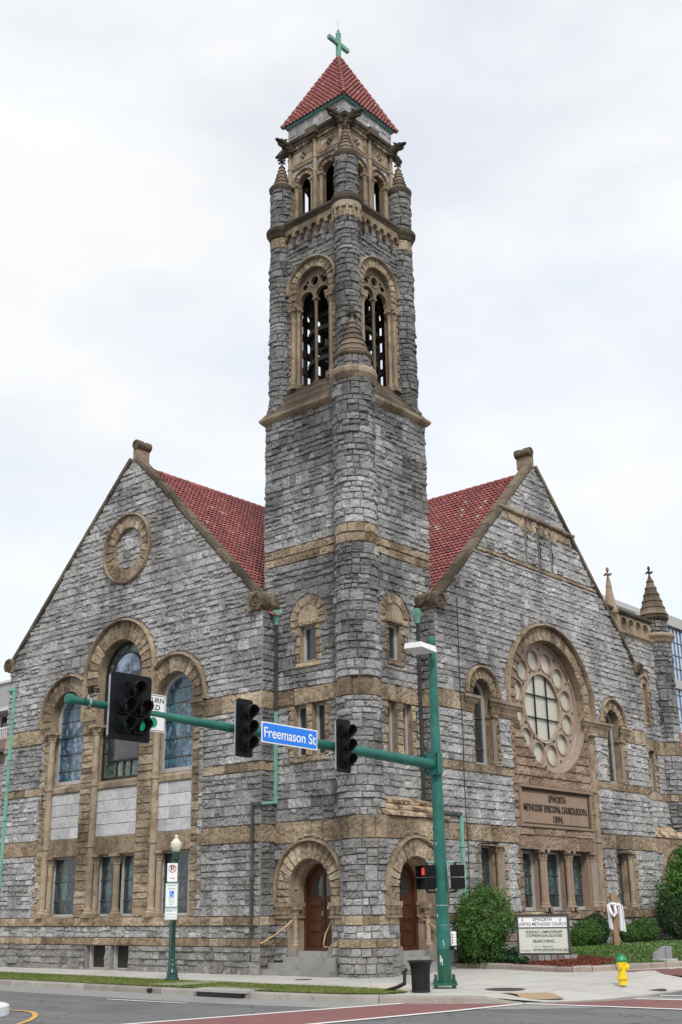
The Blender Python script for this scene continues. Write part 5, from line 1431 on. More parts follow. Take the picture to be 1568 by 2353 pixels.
mb.add(V, [[0, 1, 4], [1, 2, 4], [2, 3, 4], [3, 0, 4]]); wbox(mb, cx-0.53, cx+0.53, cy-q+0.003, cy+q-0.003, 30.42, 30.56)
tube(mb, [(cx, cy, 31.0), (cx, cy, 31.5)], 0.006, 5); lathe(mb, (cx, cy, 31.02), [(0.035, 0), (0.05, 0.04), (0.02, 0.1)], 10)
mb.build('copper_cross', CH)

# ---- porches ------------------------------------------------------------------
PY = 19.17                              # right porch front
FP = Fr((0, PY, 0), (1, 0, 0), (0, -1, 0))
mb = MB('granite', 'mortar', 'granite_base')
oP = lambda u, v: in_arch(u, v, AR, AR0, -1, AS)
tp = lambda u, v: oP(u, v) | (in_circ(u, v, AR, AS, AR1+0.08) & (v > AS-0.1)) | in_rect(u, v, AR-AR0-0.02, AR+AR0+0.02, -1, AS) | in_rect(u, v, 24.02, 24.4, 1.35, 1.75) | in_rect(u, v, 25.8, 26.4, 1.35, 1.75)
backing(mb, FP, 23.93, RU0, 0.0, 3.87, lambda u, v: ~oP(u, v), 0, 1)
for a, b, k in ((0, 0.69, 2), (0.9, 1.22, 0), (1.46, 3.3, 0)): ashlar(mb, FP, 23.93, RU0, a, b, lambda u, v: ~tp(u, v), mi=k, tonef=ttone2)
wbox(mb, 26.2, 26.44, 19.2, 19.8, 0, 3.8, 0.3)
mb.build('porch_wall', CH)
mb = MB('sandstone', 'mortar')
course(mb, FP, 23.93, RU0, 3.3, 3.87, lambda u, v: ~(in_circ(u, v, AR, AS, AR1+0.08)), 0.06); backing(mb, FP, 23.93, RU0, 3.3, 3.87, None, 0.0015, 1, rv=2, ru=3)
for z0, z1 in ((0.69, 0.9), (1.22, 1.46)): course(mb, FP, 23.93, RU0, z0, z1, lambda u, v: ~in_rect(u, v, AR-AR0-0.02, AR+AR0+0.02, -1, AS), 0.05, wr=(0.2, 0.5))
mb.build('sandstone_band', CH)
mb = MB('sandstone', 'mortar')
course(mb, TL, 20.4, LU0, 3.3, 3.87, lambda u, v: ~(in_circ(u, v, AL, AS, AR1+0.08)), 0.06)
for z0, z1 in ((0.69, 0.9), (1.22, 1.46)): course(mb, TL, 20.4, LU0, z0, z1, lambda u, v: ~in_rect(u, v, AL-AR0-0.02, AL+AR0+0.02, -1, AS), 0.05, wr=(0.2, 0.5))
mb.build('sandstone_band', CH)
# stone weathering over the right porch
mb = MB('peeling_stone', 'sandstone_dark')
for i in range(3):
    ya, yb = PY-0.10+i*0.22, PY-0.10+(i+1)*0.22+0.06; za, zb = 3.88+i*0.18, 3.88+i*0.18+0.11
    xa = 23.95+i*0.22
    u = xa
    while u < 26.55:
        w_ = min(random.uniform(0.5, 0.9), 26.6-u)
        x0_, x1_ = u+0.004, u+w_-0.004
        mb.add([(x0_, ya, za), (x1_, ya, za), (x1_, ya, za+0.07), (x0_, ya, za+0.07), (x0_, yb, za), (x1_, yb, za), (x1_, yb, zb+0.07), (x0_, yb, zb+0.07)],
               [[0,1,2,3],[3,2,6,7],[0,3,7,4],[1,5,6,2],[0,4,5,1],[4,7,6,5]], random.random(), 0)
        u += w_
mb.build('weathering', CH)
def porch(fr, c, side):
    """ringed arch, inner moulded order, lobby, door, columns"""
    a = MB('sandstone', 'mortar')
    voussoirs(a, fr, c, AS, AR0, AR1-0.04, 15, depth=0.09, soffit=0.26, tonef=lambda: random.uniform(0.45, 1.0))
    hood(a, fr, c, AS, AR1-0.05, AR1+0.06, 0.15, 40)
    for s in (-1, 1):
        p, q = sorted((c+s*AR0, c+s*(AR1-0.04))); quoins(a, fr, p, q, 1.75, AS, 0, 0, 0.08, hr=(0.18, 0.25))
        fbox(a, fr, c+s*(AR1+0.01)-0.045, c+s*(AR1+0.01)+0.045, 1.75, AS, 0, 0.13, 0.5)
    a.build('porch_arch', CH)
    r2 = 0.665
    a = MB('sandstone_smooth', 'sandstone')
    hood(a, Fr(fr.O-fr.N*0.27, fr.U, fr.N), c, AS, r2+0.02, AR0, 0.09, 36)
    A = outline(c, AR0+0.02, 0.5, AS, 24); B = outline(c, r2, 0.5, AS, 24)
    ringface(a, fr, A, B, -0.27, False, 0.5); reveal(a, fr, B, -0.60, -0.27, False, 0.55); reveal(a, fr, outline(c, AR0, 0.0, AS, 24), -0.27, 0.0, False, 0.35)
    for k in range(15):
        t = pi*k/15; p = [(c+r*cos(t), AS+r*sin(t)) for r in (r2-0.002, AR0-0.04)]
        tube(a, [fr.p(p[0][0], p[0][1], -0.262)[0], fr.p(p[1][0], p[1][1], -0.262)[0]], 0.006, 4, 0.0)
    a.build('inner_arch', CH)
    a = MB('sandstone', 'sandstone_smooth', 'granite')
    for s in (-1, 1):
        for (p, q, h0, h1) in (((c+s*(r2-0.03)), (c+s*(AR0+0.0)), -0.62, -0.2), ((c+s*(AR0-0.02)), (c+s*(AR1+0.06)), -0.3, 0.06)):
            p, q = sorted((p, q))
            fbox(a, fr, p, q, 1.42, 1.68, h0, h1, 0.25, 0)
            fbox(a, fr, p-0.02, q+0.02, 1.68, 1.78, h0, h1+0.05, 0.4, 1); fbox(a, fr, p-0.015, q+0.015, 1.40, 1.44, h0, h1+0.03, 0.5, 1)
            for k in range(int((q-p)/0.08)): lathe(a, tuple(fr.p(p+0.04+k*0.08, 1.44, h1+0.005)[0]), [(0.02, 0), (0.04, 0.07), (0.025, 0.12), (0.045, 0.23)], 8, random.random()*0.5, 0)
        p, q = sorted((c+s*(AR0+0.004), c+s*(AR1)))
        fbox(a, fr, p, q, 0.0, 1.42, -0.26, -0.002, 0.4, 2)
    a.build('carved_capital', CH)
    for s in (-1, 1):
        p = fr.p(c+s*0.68, 0, -0.17)[0]; column('shaft', CH, p[0], p[1], 0.62, 1.70, 0.07, cap=0.28, base=0.2, mat='sandstone_smooth')
        b = MB('granite_base'); obox(b, (p[0], p[1], 0.31), None, (0.26, 0.26, 0.62)); b.build('column_plinth', CH)
    # door
    h = -0.58
    d = MB('door_wood')
    frame_ring(d, fr, c, r2, 0.58, AS, 0.09, h, h+0.1, 24); slab_poly(d, fr, outline(c, r2-0.08, 0.58, AS, 22), h-0.06, h)
    for s in (-1, 1):
        x0_, x1_ = sorted((c+s*0.02, c+s*0.54))
        for z0, z1 in ((0.66, 0.98), (1.04, 1.26), (1.32, 1.62), (1.68, 1.86)):
            xx0, xx1 = x0_+0.06, x1_-0.05
            fbox(d, fr, xx0, xx1, z0, z1, h, h+0.018); fbox(d, fr, xx0+0.035, xx1-0.035, z0+0.035, z1-0.035, h+0.018, h+0.035)
    fbox(d, fr, c-0.018, c+0.018, 0.6, AS+0.4, h, h+0.03)
    do = d.build('door', CH)
    for s in (-1, 1):
        g = MB('glass_dark')
        pts = [(c+s*0.07, 1.95)]+[(c+s*(0.07+0.36*sin(t)), 1.95+0.52*cos(t)) for t in np.linspace(0.0, pi/2, 8)]
        pts = pts if s < 0 else pts[::-1]
        filled(g, fr, pts, h+0.012); g.build('door_pane', do)
    g = MB('brass'); fbox(g, fr, c+0.05, c+0.075, 1.45, 1.58, h, h+0.05); g.build('door_handle', do)
    # lobby shell
    l = MB('sandstone_smooth'); reveal(l, fr, outline(c, r2+0.001, 0.5, AS, 24), -0.9, -0.55, False, 0.3)
    l.build('inner_arch', CH)
porch(TL, AL, 0); porch(FP, AR, 1)
# steps
mb = MB('step_stone')
for k, (h1, z) in enumerate(((0.62, 0.15), (0.36, 0.30), (0.10, 0.44), (-0.14, 0.58))):
    hw0, hw1 = ((22.9, 20.45), (22.85, 20.5), (22.55, AL-0.95), (AL+0.6, AL-0.6))[k]
    fbox(mb, TL, min(hw0, hw1), max(hw0, hw1), z-0.15, z, -0.7, h1, 0.4+0.15*k)
mb.build('entrance_steps', CH)
mb = MB('step_stone')
for k, (h1, z) in enumerate(((0.28, 0.16), (0.10, 0.30), (-0.06, 0.44), (-0.2, 0.58))):
    a, b = ((24.5, 26.3), (24.42, 26.0), (24.36, 25.84), (24.5, 25.7))[k]
    fbox(mb, FP, a, b, z-0.17, z, -0.7, h1, 0.4+0.15*k)
mb.build('entrance_steps', CH)
# handrails
mb = MB('brass')
tube(mb, [(23.12, 22.95, 0.78), (23.2, 22.85, 0.80), (23.42, 22.62, 0.98), (23.6, 22.40, 1.18), (23.78, 22.28, 1.36)], 0.02, 8)
tube(mb, [(23.16, 22.9, 0.0), (23.16, 22.9, 0.8)], 0.016, 6); mb.build('handrail', CH)
mb = MB('brass')
tube(mb, [(23.95, 21.05, 1.35), (23.85, 21.2, 1.0), (23.72, 21.15, 0.78), (23.55, 20.98, 0.70), (23.42, 20.78, 0.72)], 0.02, 8); mb.build('handrail', CH)
mb = MB('brass')
tube(mb, [(25.85, 18.72, 0.92), (25.85, 18.85, 0.95), (25.78, 19.1, 1.12), (25.72, 19.4, 1.32), (25.68, 19.6, 1.42)], 0.02, 8)
tube(mb, [(25.85, 18.76, 0.1), (25.85, 18.76, 0.92)], 0.016, 6); mb.build('handrail', CH)
# downpipes
def pipe(pts, mat, r=0.05, cols=(), name='downpipe'):
    mb = MB(mat)
    for a, b in zip(pts[:-1], pts[1:]): tube(mb, [a, b], r*1.25, 4)
    for p in pts[1:-1]: obox(mb, p, None, (r*2.2, r*2.2, r*2.2))
    for z in cols: obox(mb, (pts[-1][0], pts[-1][1], z), None, (r*2.7, r*2.7, 0.05))
    return mb.build(name, CH)
pipe([(23.66, 22.83, 9.75), (23.66, 22.83, 6.9)], 'pipe_dark', 0.045)
pipe([(23.66, 22.83, 6.9), (23.66, 22.83, 4.42), (23.12, 22.84, 4.36)], 'pipe_green', 0.042)
pipe([(23.12, 22.84, 4.36), (23.10, 23.15, 4.36), (23.10, 23.15, 0.04)], 'pipe_dark', 0.042, (1.2, 2.4, 3.4))
pipe([(23.12, 34.92+0.45, 9.0), (23.12, 34.92, 9.0), (23.12, 34.92, 0.05)], 'pipe_green', 0.045, (2.4, 4.6, 6.6, 8.0))
pipe([(26.33, 19.74, 9.5), (26.33, 19.74, 4.15), (26.33, 19.10, 4.05), (27.15, 19.10, 4.05)], 'pipe_dark', 0.045)
pipe([(27.15, 19.10, 4.05), (27.15, 19.10, 0.3)], 'pipe_green', 0.045, (2.0, 3.2))
for x, y in ((23.66, 22.83), (26.33, 19.74)):
    mb = MB('pipe_green'); lathe(mb, (x, y, 9.3), [(0.05, 0), (0.06, 0.15), (0.12, 0.35), (0.13, 0.5), (0.11, 0.52)], 4, a0=pi/4, a1=2*pi+pi/4); mb.build('rainwater_head', CH)
mb = MB('rubber'); tube(mb, [(27.45+0.02*sin(k), YR-0.07, 10.3-k*0.5) for k in range(20)], 0.011, 5); mb.build('cable', CH)

# ---- annex to the right -----------------------------------------------------------
FN = Fr((0, 20.05, 0), (1, 0, 0), (0, -1, 0))
mb = MB('granite', 'mortar', 'granite_dark')
oN = lambda u, v: in_rect(u, v, 40.72, 41.12, 5.6, 7.05) | in_rect(u, v, 40.75, 41.1, 8.15, 9.85)
backing(mb, FN, RU1-0.05, 42.3, 0, 11.3, lambda u, v: ~oN(u, v), 0, 1)
tn_ = lambda u, v: ~(in_rect(u, v, 40.5, 41.3, 5.42, 7.5) | in_rect(u, v, 40.55, 41.3, 8.0, 10.1))
for a, b in ((4.0, 5.25), (5.51, 6.95), (7.47, 11.2)): ashlar(mb, FN, RU1-0.05, 42.2, a, b, tn_, tonef=ttone2, cell=0.07)
wbox(mb, 39.2, 42.4, 20.6, 28, 0, 11.2)
mb.build('annex_wall', CH)
for fr, W, z0, z1 in ((FN, (40.92, 0.2), 5.6, 7.05), (FN, (40.92, 0.18), 8.15, 9.85)):
    win(fr, W[0], W[1], z0, z1, -0.2, 0, 'glass_dark', ft=0.06)
mb = MB('sandstone', 'sandstone_smooth')
course(mb, FN, RU1, 42.2, 6.95, 7.47, lambda u, v: ~oN(u, v), 0.06); course(mb, FN, RU1, 42.2, 5.25, 5.51, None, 0.05)
quoins(mb, FN, 41.1, 41.24, 5.55, 7.0, 1, 0.14); quoins(mb, FN, 40.58, 40.72, 5.55, 7.0, -1, 0.14); quoins(mb, FN, 41.1, 41.24, 8.1, 9.6, 1, 0.14); quoins(mb, FN, 40.6, 40.75, 8.1, 9.6, -1, 0.14)
voussoirs(mb, FN, 40.92, 9.6, 0.25, 0.45, 7, depth=0.06, soffit=0.1)
filled(mb, FN, outline(40.92, 0.26, 9.55, 9.6, 12), -0.03, 0.6, 1); course(mb, FN, 40.6, 41.24, 8.0, 8.14, None, 0.05)
for x0, x1 in ((40.72, 41.12),): reveal(mb, FN, outline(40.92, 0.2, 5.6, 7.05, 0), -0.2, 0.02, True, 0.5); reveal(mb, FN, outline(40.92, 0.18, 8.15, 9.6, 0), -0.2, 0.02, True, 0.5)
moulding(mb, FN, RU1-0.8, 42.3, [(11.12, 0), (11.18, 0.05), (11.26, 0.07), (11.32, 0.14), (11.40, 0.15), (11.46, 0)], 0.5, 1)
mb.build('annex_trim', CH)
mb = MB('sandstone_smooth', 'sandstone_dark', 'interior_dark')
qc = [39.75+i*0.58 for i in range(4)]
def bm(u, v):
    m = np.ones(np.shape(u), bool)
    for c in qc: m &= ~in_circ(u, v, c, 11.78, 0.2)
    return m
backing(mb, FN, 38.6, 42.2, 11.4, 12.1, bm, 0, 0, rv=0.03, ru=0.03, tone=0.7); backing(mb, FN, 38.6, 42.2, 11.4, 12.1, bm, -0.2, 0, rv=0.03, ru=0.03, tone=0.5)
for c in qc:
    reveal(mb, FN, circle(c, 11.78, 0.205, 20), -0.2, 0.02, True, 0.4); ringface(mb, FN, circle(c, 11.78, 0.25, 20), circle(c, 11.78, 0.2, 20), 0.02, True, 0.6)
    for k in range(4):
        a = pi/4+k*pi/2; slab_poly(mb, FN, [(c+0.21*cos(a-0.25), 11.78+0.21*sin(a-0.25)), (c+0.21*cos(a+0.25), 11.78+0.21*sin(a+0.25)), (c+0.07*cos(a), 11.78+0.07*sin(a))], -0.15, -0.05, 0.4)
moulding(mb, FN, 38.6, 42.3, [(12.06, -0.2), (12.06, 0.04), (12.12, 0.10), (12.2, 0.11), (12.28, 0.0), (12.28, -0.2)], 0.3, 1)
mb.build('balustrade', CH)
C2 = (42.45, 20.1)
cyl('annex_turret', C2, 0.50, 90, 360, [(3.9, 5.25, 'd', 1), (5.25, 5.51, 's', 1), (5.51, 6.95, 'g', 1), (6.95, 7.47, 's', 1), (7.47, 9.5, 'g', 1), (9.5, 11.35, 'd', 1)], ('granite', 'mortar', 'sandstone', 'granite_dark'), cell=0.07)
cyl('annex_turret', C2, 0.44, 90, 360, [(11.6, 12.3, 'd', 1)], ('granite', 'mortar', 'sandstone', 'granite_dark'), cell=0.07)
mb = MB('sandstone_smooth', 'sandstone_dark')
ringmould(mb, C2, [(0.5, 11.3), (0.60, 11.38), (0.64, 11.46), (0.74, 11.58), (0.74, 11.66), (0.68, 11.7), (0.45, 11.72)], tone=0.6); ringmould(mb, C2, [(0.46, 12.22), (0.54, 12.28), (0.58, 12.36), (0.55, 12.45), (0.50, 12.48)], tone=0.4, mi=1)
mb.build('turret_cornice', CH)
pinnacle('pinnacle', C2, 0.56, 12.48, 14.15, 6, 0.9)
mb = MB('sandstone_smooth')
lathe(mb, (39.0, 20.15, 0), [(0.14, 11.9), (0.26, 12.02), (0.28, 12.12), (0.24, 12.2), (0.22, 12.25), (0.11, 13.0), (0.12, 13.03), (0.05, 13.4)], 14); finial(mb, (39.0, 20.15), 13.35, 0.95)
mb.build('pinnacle', CH)
# second porch at the far right, mostly behind the tree
FQ = Fr((0, 19.42, 0), (1, 0, 0), (0, -1, 0)); oq = lambda u, v: in_arch(u, v, 40.75, 0.72, -1, 2.25)
mb = MB('granite', 'mortar', 'brownstone')
backing(mb, FQ, RU1-0.02, 43.4, 0, 3.85, lambda u, v: ~oq(u, v), 0, 1)
ashlar(mb, FQ, RU1-0.02, 43.4, 0, 3.3, lambda u, v: ~(in_arch(u, v, 40.75, 1.32, -1, 2.25)), cell=0.07); course(mb, FQ, RU1-0.02, 43.4, 3.3, 3.85, lambda u, v: ~in_arch(u, v, 40.75, 1.32, -1, 2.25), 0.06, 2)
wbox(mb, 39, 43.3, 20.9, 21, 0, 3.8, 0.0, 2)
mb.build('porch_wall', CH)
mb = MB('brownstone'); voussoirs(mb, FQ, 40.75, 2.25, 0.72, 1.2, 15, depth=0.09, soffit=0.3); hood(mb, FQ, 40.75, 2.25, 1.19, 1.34, 0.16, 40); mb.build('porch_arch', CH)
mb = MB('interior_dark'); wbox(mb, 39.9, 41.6, 20.3, 20.35, 0, 3.4); mb.build('door', CH)
mb = MB('peeling_stone')
for i in range(3):
    ya, yb = 19.36+i*0.22, 19.36+(i+1)*0.22+0.03; za, zb = 3.87+i*0.19, 3.87+(i+1)*0.19; xr = 42.2-i*0.75; u = 39.1
    while u < xr:
        w_ = min(random.uniform(0.6, 1.0), xr+0.02-u)
        mb.add([(u, ya, za), (u+w_-.01, ya, za), (u+w_-.01, ya, za+0.07), (u, ya, za+0.07), (u, yb, za), (u+w_-.01, yb, za), (u+w_-.01, yb, zb+0.07), (u, yb, zb+0.07)],
               [[0,1,2,3],[3,2,6,7],[0,3,7,4],[1,5,6,2],[0,4,5,1],[4,7,6,5]], random.random(), 0); u += w_
mb.build('weathering', CH)
pipe([(39.35, 19.33, 4.28), (38.95, 19.33, 4.28)], 'pipe_green', 0.06); pipe([(38.95, 19.33, 4.25), (38.95, 19.33, 0.4)], 'pipe_dark', 0.05, (2.2, 3.3))
# left wing beyond the gable
FW2 = Fr((24.9, 0, 0), (0, 1, 0), (-1, 0, 0))
mb = MB('granite', 'mortar', 'sandstone')
backing(mb, FW2, LU1, 52, 0, 7.4, None, 0, 1, rv=9, ru=20); ashlar(mb, FW2, LU1, 41, 0, 6.9, None, cell=0.09); course(mb, FW2, LU1, 41, 6.9, 7.35, None, 0.06, 2)
wbox(mb, 25.2, 32, LU1, 52, 0, 7.3)
mb.build('annex_wall', CH)
mb = MB('wall_brown'); mb.add([(24.6, LU1, 7.35), (24.6, 52, 7.35), (29, 52, 9.0), (29, LU1, 9.0), (24.6, LU1, 7.25), (24.6, 52, 7.25)], [[0, 1, 2, 3], [0, 4, 5, 1]]); mb.build('roof', CH)

# ================================================================== GROUND
def gz(x, y): return 0.035*np.clip(np.asarray(x, float)-23.3, 0, 7)*np.clip((np.asarray(y, float)-11.9)/2.5, 0, 1)
def struct(o): o['kind'] = 'structure'; return o
KERB = [(19.3, 90), (19.0, 45), (18.7, 28), (18.6, 24), (18.55, 21.5), (18.5, 19), (18.6, 17.5), (18.85, 15.8), (19.1, 15.0), (19.5, 14.2), (19.95, 13.5), (20.4, 12.9), (21.0, 12.4), (21.65, 12.05), (22.9, 11.9), (25, 12.0), (30, 12.0), (90, 12)]
def resample(P, n):
    P = np.array(P, float); d = np.concatenate([[0], np.cumsum(np.linalg.norm(np.diff(P, axis=0), axis=1))])
    t = np.linspace(0, d[-1], n); return np.stack([np.interp(t, d, P[:, 0]), np.interp(t, d, P[:, 1])], 1), d[-1]
KP = np.array(KERB)
def smooth_path(P, it=2):
    P = np.array(P, float)
    for _ in range(it):
        Q = [P[0]]
        for a, b in zip(P[:-1], P[1:]): Q += [a*0.75+b*0.25, a*0.25+b*0.75]
        Q.append(P[-1]); P = np.array(Q)
    return P
KS = smooth_path(KERB)
mb = MB('soil'); mb.add([(-900, -900, -0.30), (900, -900, -0.30), (900, 900, -0.30), (-900, 900, -0.30)], [[0, 1, 2, 3]]); struct(mb.build('ground'))
mb = MB('asphalt'); mb.add([(-60, -60, -0.13), (120, -60, -0.13), (120, 120, -0.13), (-60, 120, -0.13)], [[0, 1, 2, 3]]); struct(mb.build('road'))
def offset_path(P, d):
    t = np.gradient(P, axis=0); t /= np.linalg.norm(t, axis=1)[:, None]; n = np.stack([t[:, 1], -t[:, 0]], 1); return P+n*d   # to the road side for the kerb path? set by sign
def sheet(name, A, B, z, mat, nz=None, n=1, tone=0.5):
    """quads between two paths with equal point counts"""
    V = []
    for k in range(n+1):
        Q = A*(1-k/n)+B*k/n; V.append(np.column_stack([Q, (nz(Q[:, 0], Q[:, 1]) if nz else 0)+np.full(len(Q), z)]))
    mb = MB(mat); mb.add(np.concatenate(V), gridf(n+1, len(A)), tone); return mb.build(name)
inn = KS.copy()
far, _ = resample([(70, 95), (70, 60), (70, 40), (70, 11.4+12)], len(KS))
inw = offset_path(KS, -0.14)
if np.linalg.norm(inw[len(KS)//2]-np.array([30, 30])) > np.linalg.norm(KS[len(KS)//2]-np.array([30, 30])): inw = offset_path(KS, 0.14); SG = 1
else: SG = -1
def kdrop(P):
    P = np.asarray(P); k = np.clip((13.9-P[:, 1])/1.0, 0, 1)*np.clip((P[:, 0]-19.4)/0.6, 0, 1); return 0.125*k*k*(3-2*k)
# the sidewalk as a fan of strips to the far corner
K2, _ = resample(inw, 160); FRR = np.array([[60.0, 60.0]]*160)
V = []; ts = [0, 0.01, 0.02, 0.03, 0.05, 0.09, 0.14, 0.2, 0.3, 0.45, 0.7, 1.0]
tgt = np.stack([np.interp(np.arange(160), [0, 60, 110, 159], [75, 60, 60, 90]), np.interp(np.arange(160), [0, 60, 110, 159], [90, 60, 45, 30])], 1)
for t in ts:
    Q = K2*(1-t)+tgt*t; V.append(np.column_stack([Q, gz(Q[:, 0], Q[:, 1])-kdrop(K2)*max(0.0, 1-t/0.03)]))
mb = MB('sidewalk_concrete'); mb.add(np.concatenate(V), gridf(len(ts), 160)); struct(mb.build('sidewalk'))
# kerb with joints
mb = MB('kerb_stone'); R1, Ltot = resample(KS, 420); R2 = offset_path(R1, SG*0.14)
k = 0
while k < 419:
    m = min(k+random.choice((7, 8, 9)), 419)
    A = R1[k:m+1].copy(); B = R2[k:m+1].copy(); gp = 0.012
    A[-1] = A[-1]*0.93+A[-2]*0.07; B[-1] = B[-1]*0.93+B[-2]*0.07
    n = len(A); o_ = offset_path(A, -SG*0.02) if n > 2 else A
    dk = kdrop(A)
    V = np.concatenate([np.column_stack([o_, np.full(n, -0.15)]), np.column_stack([A, np.full(n, -0.03)-dk]), np.column_stack([A*0.85+B*0.15, 0.003-dk]), np.column_stack([B, 0.006-dk]), np.column_stack([B, -0.1-dk])])
    mb.add(V, gridf(5, n), random.random()); mb.add([V[i*n] for i in range(5)], [[0, 1, 2, 3, 4]], 0.2); mb.add([V[i*n+n-1] for i in range(5)], [[4, 3, 2, 1, 0]], 0.2)
    k = m
struct(mb.build('kerb'))
# pale gutter lane along the left kerb
G1 = offset_path(R1[:230], -SG*0.01); G2 = offset_path(R1[:230], -SG*1.35)
struct(sheet('gutter', G1, G2, -0.126, 'gutter_pan'))
# grass strip between pavement and kerb
gi = np.array([(20.95, 40), (20.9, 31), (20.75, 26), (20.5, 23), (20.55, 21.3), (20.45, 19.5), (20.5, 17.6), (20.3, 16.2), (19.9, 15.5)])
go = np.array([(19.2, 40), (18.9, 31), (18.78, 26), (18.76, 23), (18.72, 21.4), (18.68, 19.5), (18.78, 17.6), (18.95, 16.4), (19.3, 15.6)])
gi, _ = resample(gi, 60); go, _ = resample(go, 60)
struct(sheet('verge_soil', go, gi, 0.014, 'soil', n=2))
def blades(n, gen, hmin, hmax, mat, name, w=0.012, lean=0.5, flowers=0, zf=None):
    X, Y, Z = gen(n); mb = MB(mat, 'clover') if flowers else MB(mat)
    a = RNG.random(n)*2*pi; h = RNG.uniform(hmin, hmax, n); l = RNG.normal(0, lean, (n, 2))*h[:, None]
    wx, wy = np.cos(a)*w, np.sin(a)*w
    V = np.stack([np.column_stack([X-wx, Y-wy, Z]), np.column_stack([X+wx, Y+wy, Z]), np.column_stack([X+l[:, 0], Y+l[:, 1], Z+h])], 1).reshape(-1, 3)
    f = np.arange(3*n).reshape(-1, 3); mb.add(V, f, np.repeat(np.clip(RNG.normal(0.5, 0.25, n)+0.35*(vnoise(X*0.9, Y*0.9, 3)-0.5), 0, 1), 3))
    if flowers:
        X, Y, Z = gen(flowers); s = 0.011; Z = Z+hmax*RNG.uniform(0.7, 1.1, flowers)
        k = vnoise(X*0.8, Y*0.8, 9) > 0.42; X, Y, Z = X[k], Y[k], Z[k]; n = len(X)
        V = np.stack([np.column_stack([X-s, Y, Z]), np.column_stack([X, Y-s, Z]), np.column_stack([X+s, Y, Z]), np.column_stack([X, Y+s, Z]), np.column_stack([X, Y, Z+s]), np.column_stack([X, Y, Z-s])], 1).reshape(-1, 3)
        b = np.array([[0, 1, 4], [1, 2, 4], [2, 3, 4], [3, 0, 4], [1, 0, 5], [2, 1, 5], [3, 2, 5], [0, 3, 5]])
        mb.add(V, (b[None]+np.arange(n)[:, None, None]*6).reshape(-1, 3), 0.5, 1)
    o = mb.build(name); o['kind'] = 'stuff'; return o
def gen_verge(n):
    t = RNG.random(n)*59; i = t.astype(int); f = (t-i)[:, None]; A = go[i]*(1-f)+go[i+1]*f; B = gi[i]*(1-f)+gi[i+1]*f; s = RNG.random(n)[:, None]
    P = A*(1-s)+B*s; return P[:, 0], P[:, 1], np.full(n, 0.015)
blades(70000, gen_verge, 0.014, 0.04, 'grass_blade', 'verge_grass', 0.009, 0.8)
# road paint
def paint(name, pts, mat, z, label=None):
    mb = MB(mat); mb.add([(x, y, z) for x, y in pts], [list(range(len(pts)))]); return struct(mb.build(name))
def linepaint(name, a, b, w, z=-0.138, mat='paint_white'):
    a = np.array(a, float); b = np.array(b, float); d = (b-a)/np.linalg.norm(b-a); n = np.array([-d[1], d[0]])*w/2
    return paint(name, [tuple(a-n), tuple(b-n), tuple(b+n), tuple(a+n)], mat, z)
paint('crosswalk_brick', [(5.8, 17.75), (5.6, 14.8), (15.15, 13.5), (18.35, 13.05), (20.1, 12.95), (20.0, 13.3), (19.45, 14.15), (19.05, 14.9)], 'paint_brick', -0.122)
linepaint('crosswalk_line', (5.8, 17.72), (19.05, 14.97), 0.15, -0.117)
linepaint('crosswalk_line', (5.6, 14.9), (18.35, 13.08), 0.16, -0.117)
linepaint('crosswalk_line', (18.30, 13.085), (20.16, 12.93), 0.16, -0.115)
paint('crosswalk_brick', [(20.2, 12.85), (20.7, 7.0), (23.2, 7.0), (22.7, 10.6), (22.25, 11.7), (21.3, 12.05)], 'paint_brick', -0.122)
linepaint('crosswalk_line', (20.16, 12.95), (20.7, 7.0), 0.16, -0.117)
linepaint('crosswalk_line', (22.25, 11.73), (23.2, 7.0), 0.16, -0.117)
linepaint('crosswalk_line', (23.25, 11.7), (24.0, 9.0), 0.16, -0.117)
linepaint('crosswalk_line', (16.8, 21.12), (16.86, 18.68), 0.09, -0.117)

def swz(x, y):
    D_ = np.hypot(K2[:, 0]-x, K2[:, 1]-y); i = int(D_.argmin()); L_ = float(np.hypot(*(tgt[i]-K2[i])))
    return float(gz(x, y)-kdrop(K2[i:i+1])[0]*max(0.0, 1-D_[i]/L_/0.03))
def patch(pts, mat, dz=0.006, n=8):
    P = np.array(pts, float); S, T = np.meshgrid(np.linspace(0, 1, n), np.linspace(0, 1, n), indexing='ij'); S = S.ravel()[:, None]; T = T.ravel()[:, None]
    Q = (P[0]*(1-S)+P[1]*S)*(1-T)+(P[3]*(1-S)+P[2]*S)*T
    mb = MB(mat); mb.add(np.column_stack([Q, [swz(x, y)+dz for x, y in Q]]), gridf(n, n)); return struct(mb.build('paving_patch'))
# pavement details: aggregate patch, covers, newer slabs
patch([(21.05, 14.05), (21.78, 13.3), (21.2, 12.68), (20.72, 13.18)], 'exposed_aggregate', 0.016)
for x, y, r in ((21.75, 14.4, 0.42), (24.4, 12.45, 0.3), (22.35, 20.6, 0.22)):
    mb = MB('iron_cover'); lathe(mb, (x, y, swz(x, y)-0.02), [(r, 0), (r, 0.024), (r*0.93, 0.027), (r*0.9, 0.024), (0.0, 0.025)], 28)
    o = mb.build('manhole_cover'); tag(o, {0.42: 'round rusty iron cover in the pavement beside the tan aggregate patch', 0.3: 'rusty iron cover in the pavement at the far right, past the hydrant', 0.22: 'small dark iron cover in the pavement in front of the church door steps'}[r], 'manhole cover', 'iron covers in the pavement')
patch([(22.6, 17.0), (24.3, 16.6), (24.2, 15.4), (22.3, 16.0)], 'new_concrete', 0.004)
patch([(21.2, 17.6), (21.9, 17.3), (21.2, 16.4), (20.6, 16.7)], 'new_concrete', 0.004)
paint('paving_patch', [(19.0, 22.4), (20.4, 22.0), (20.4, 21.4), (19.0, 21.3)], 'concrete_grey', 0.03)
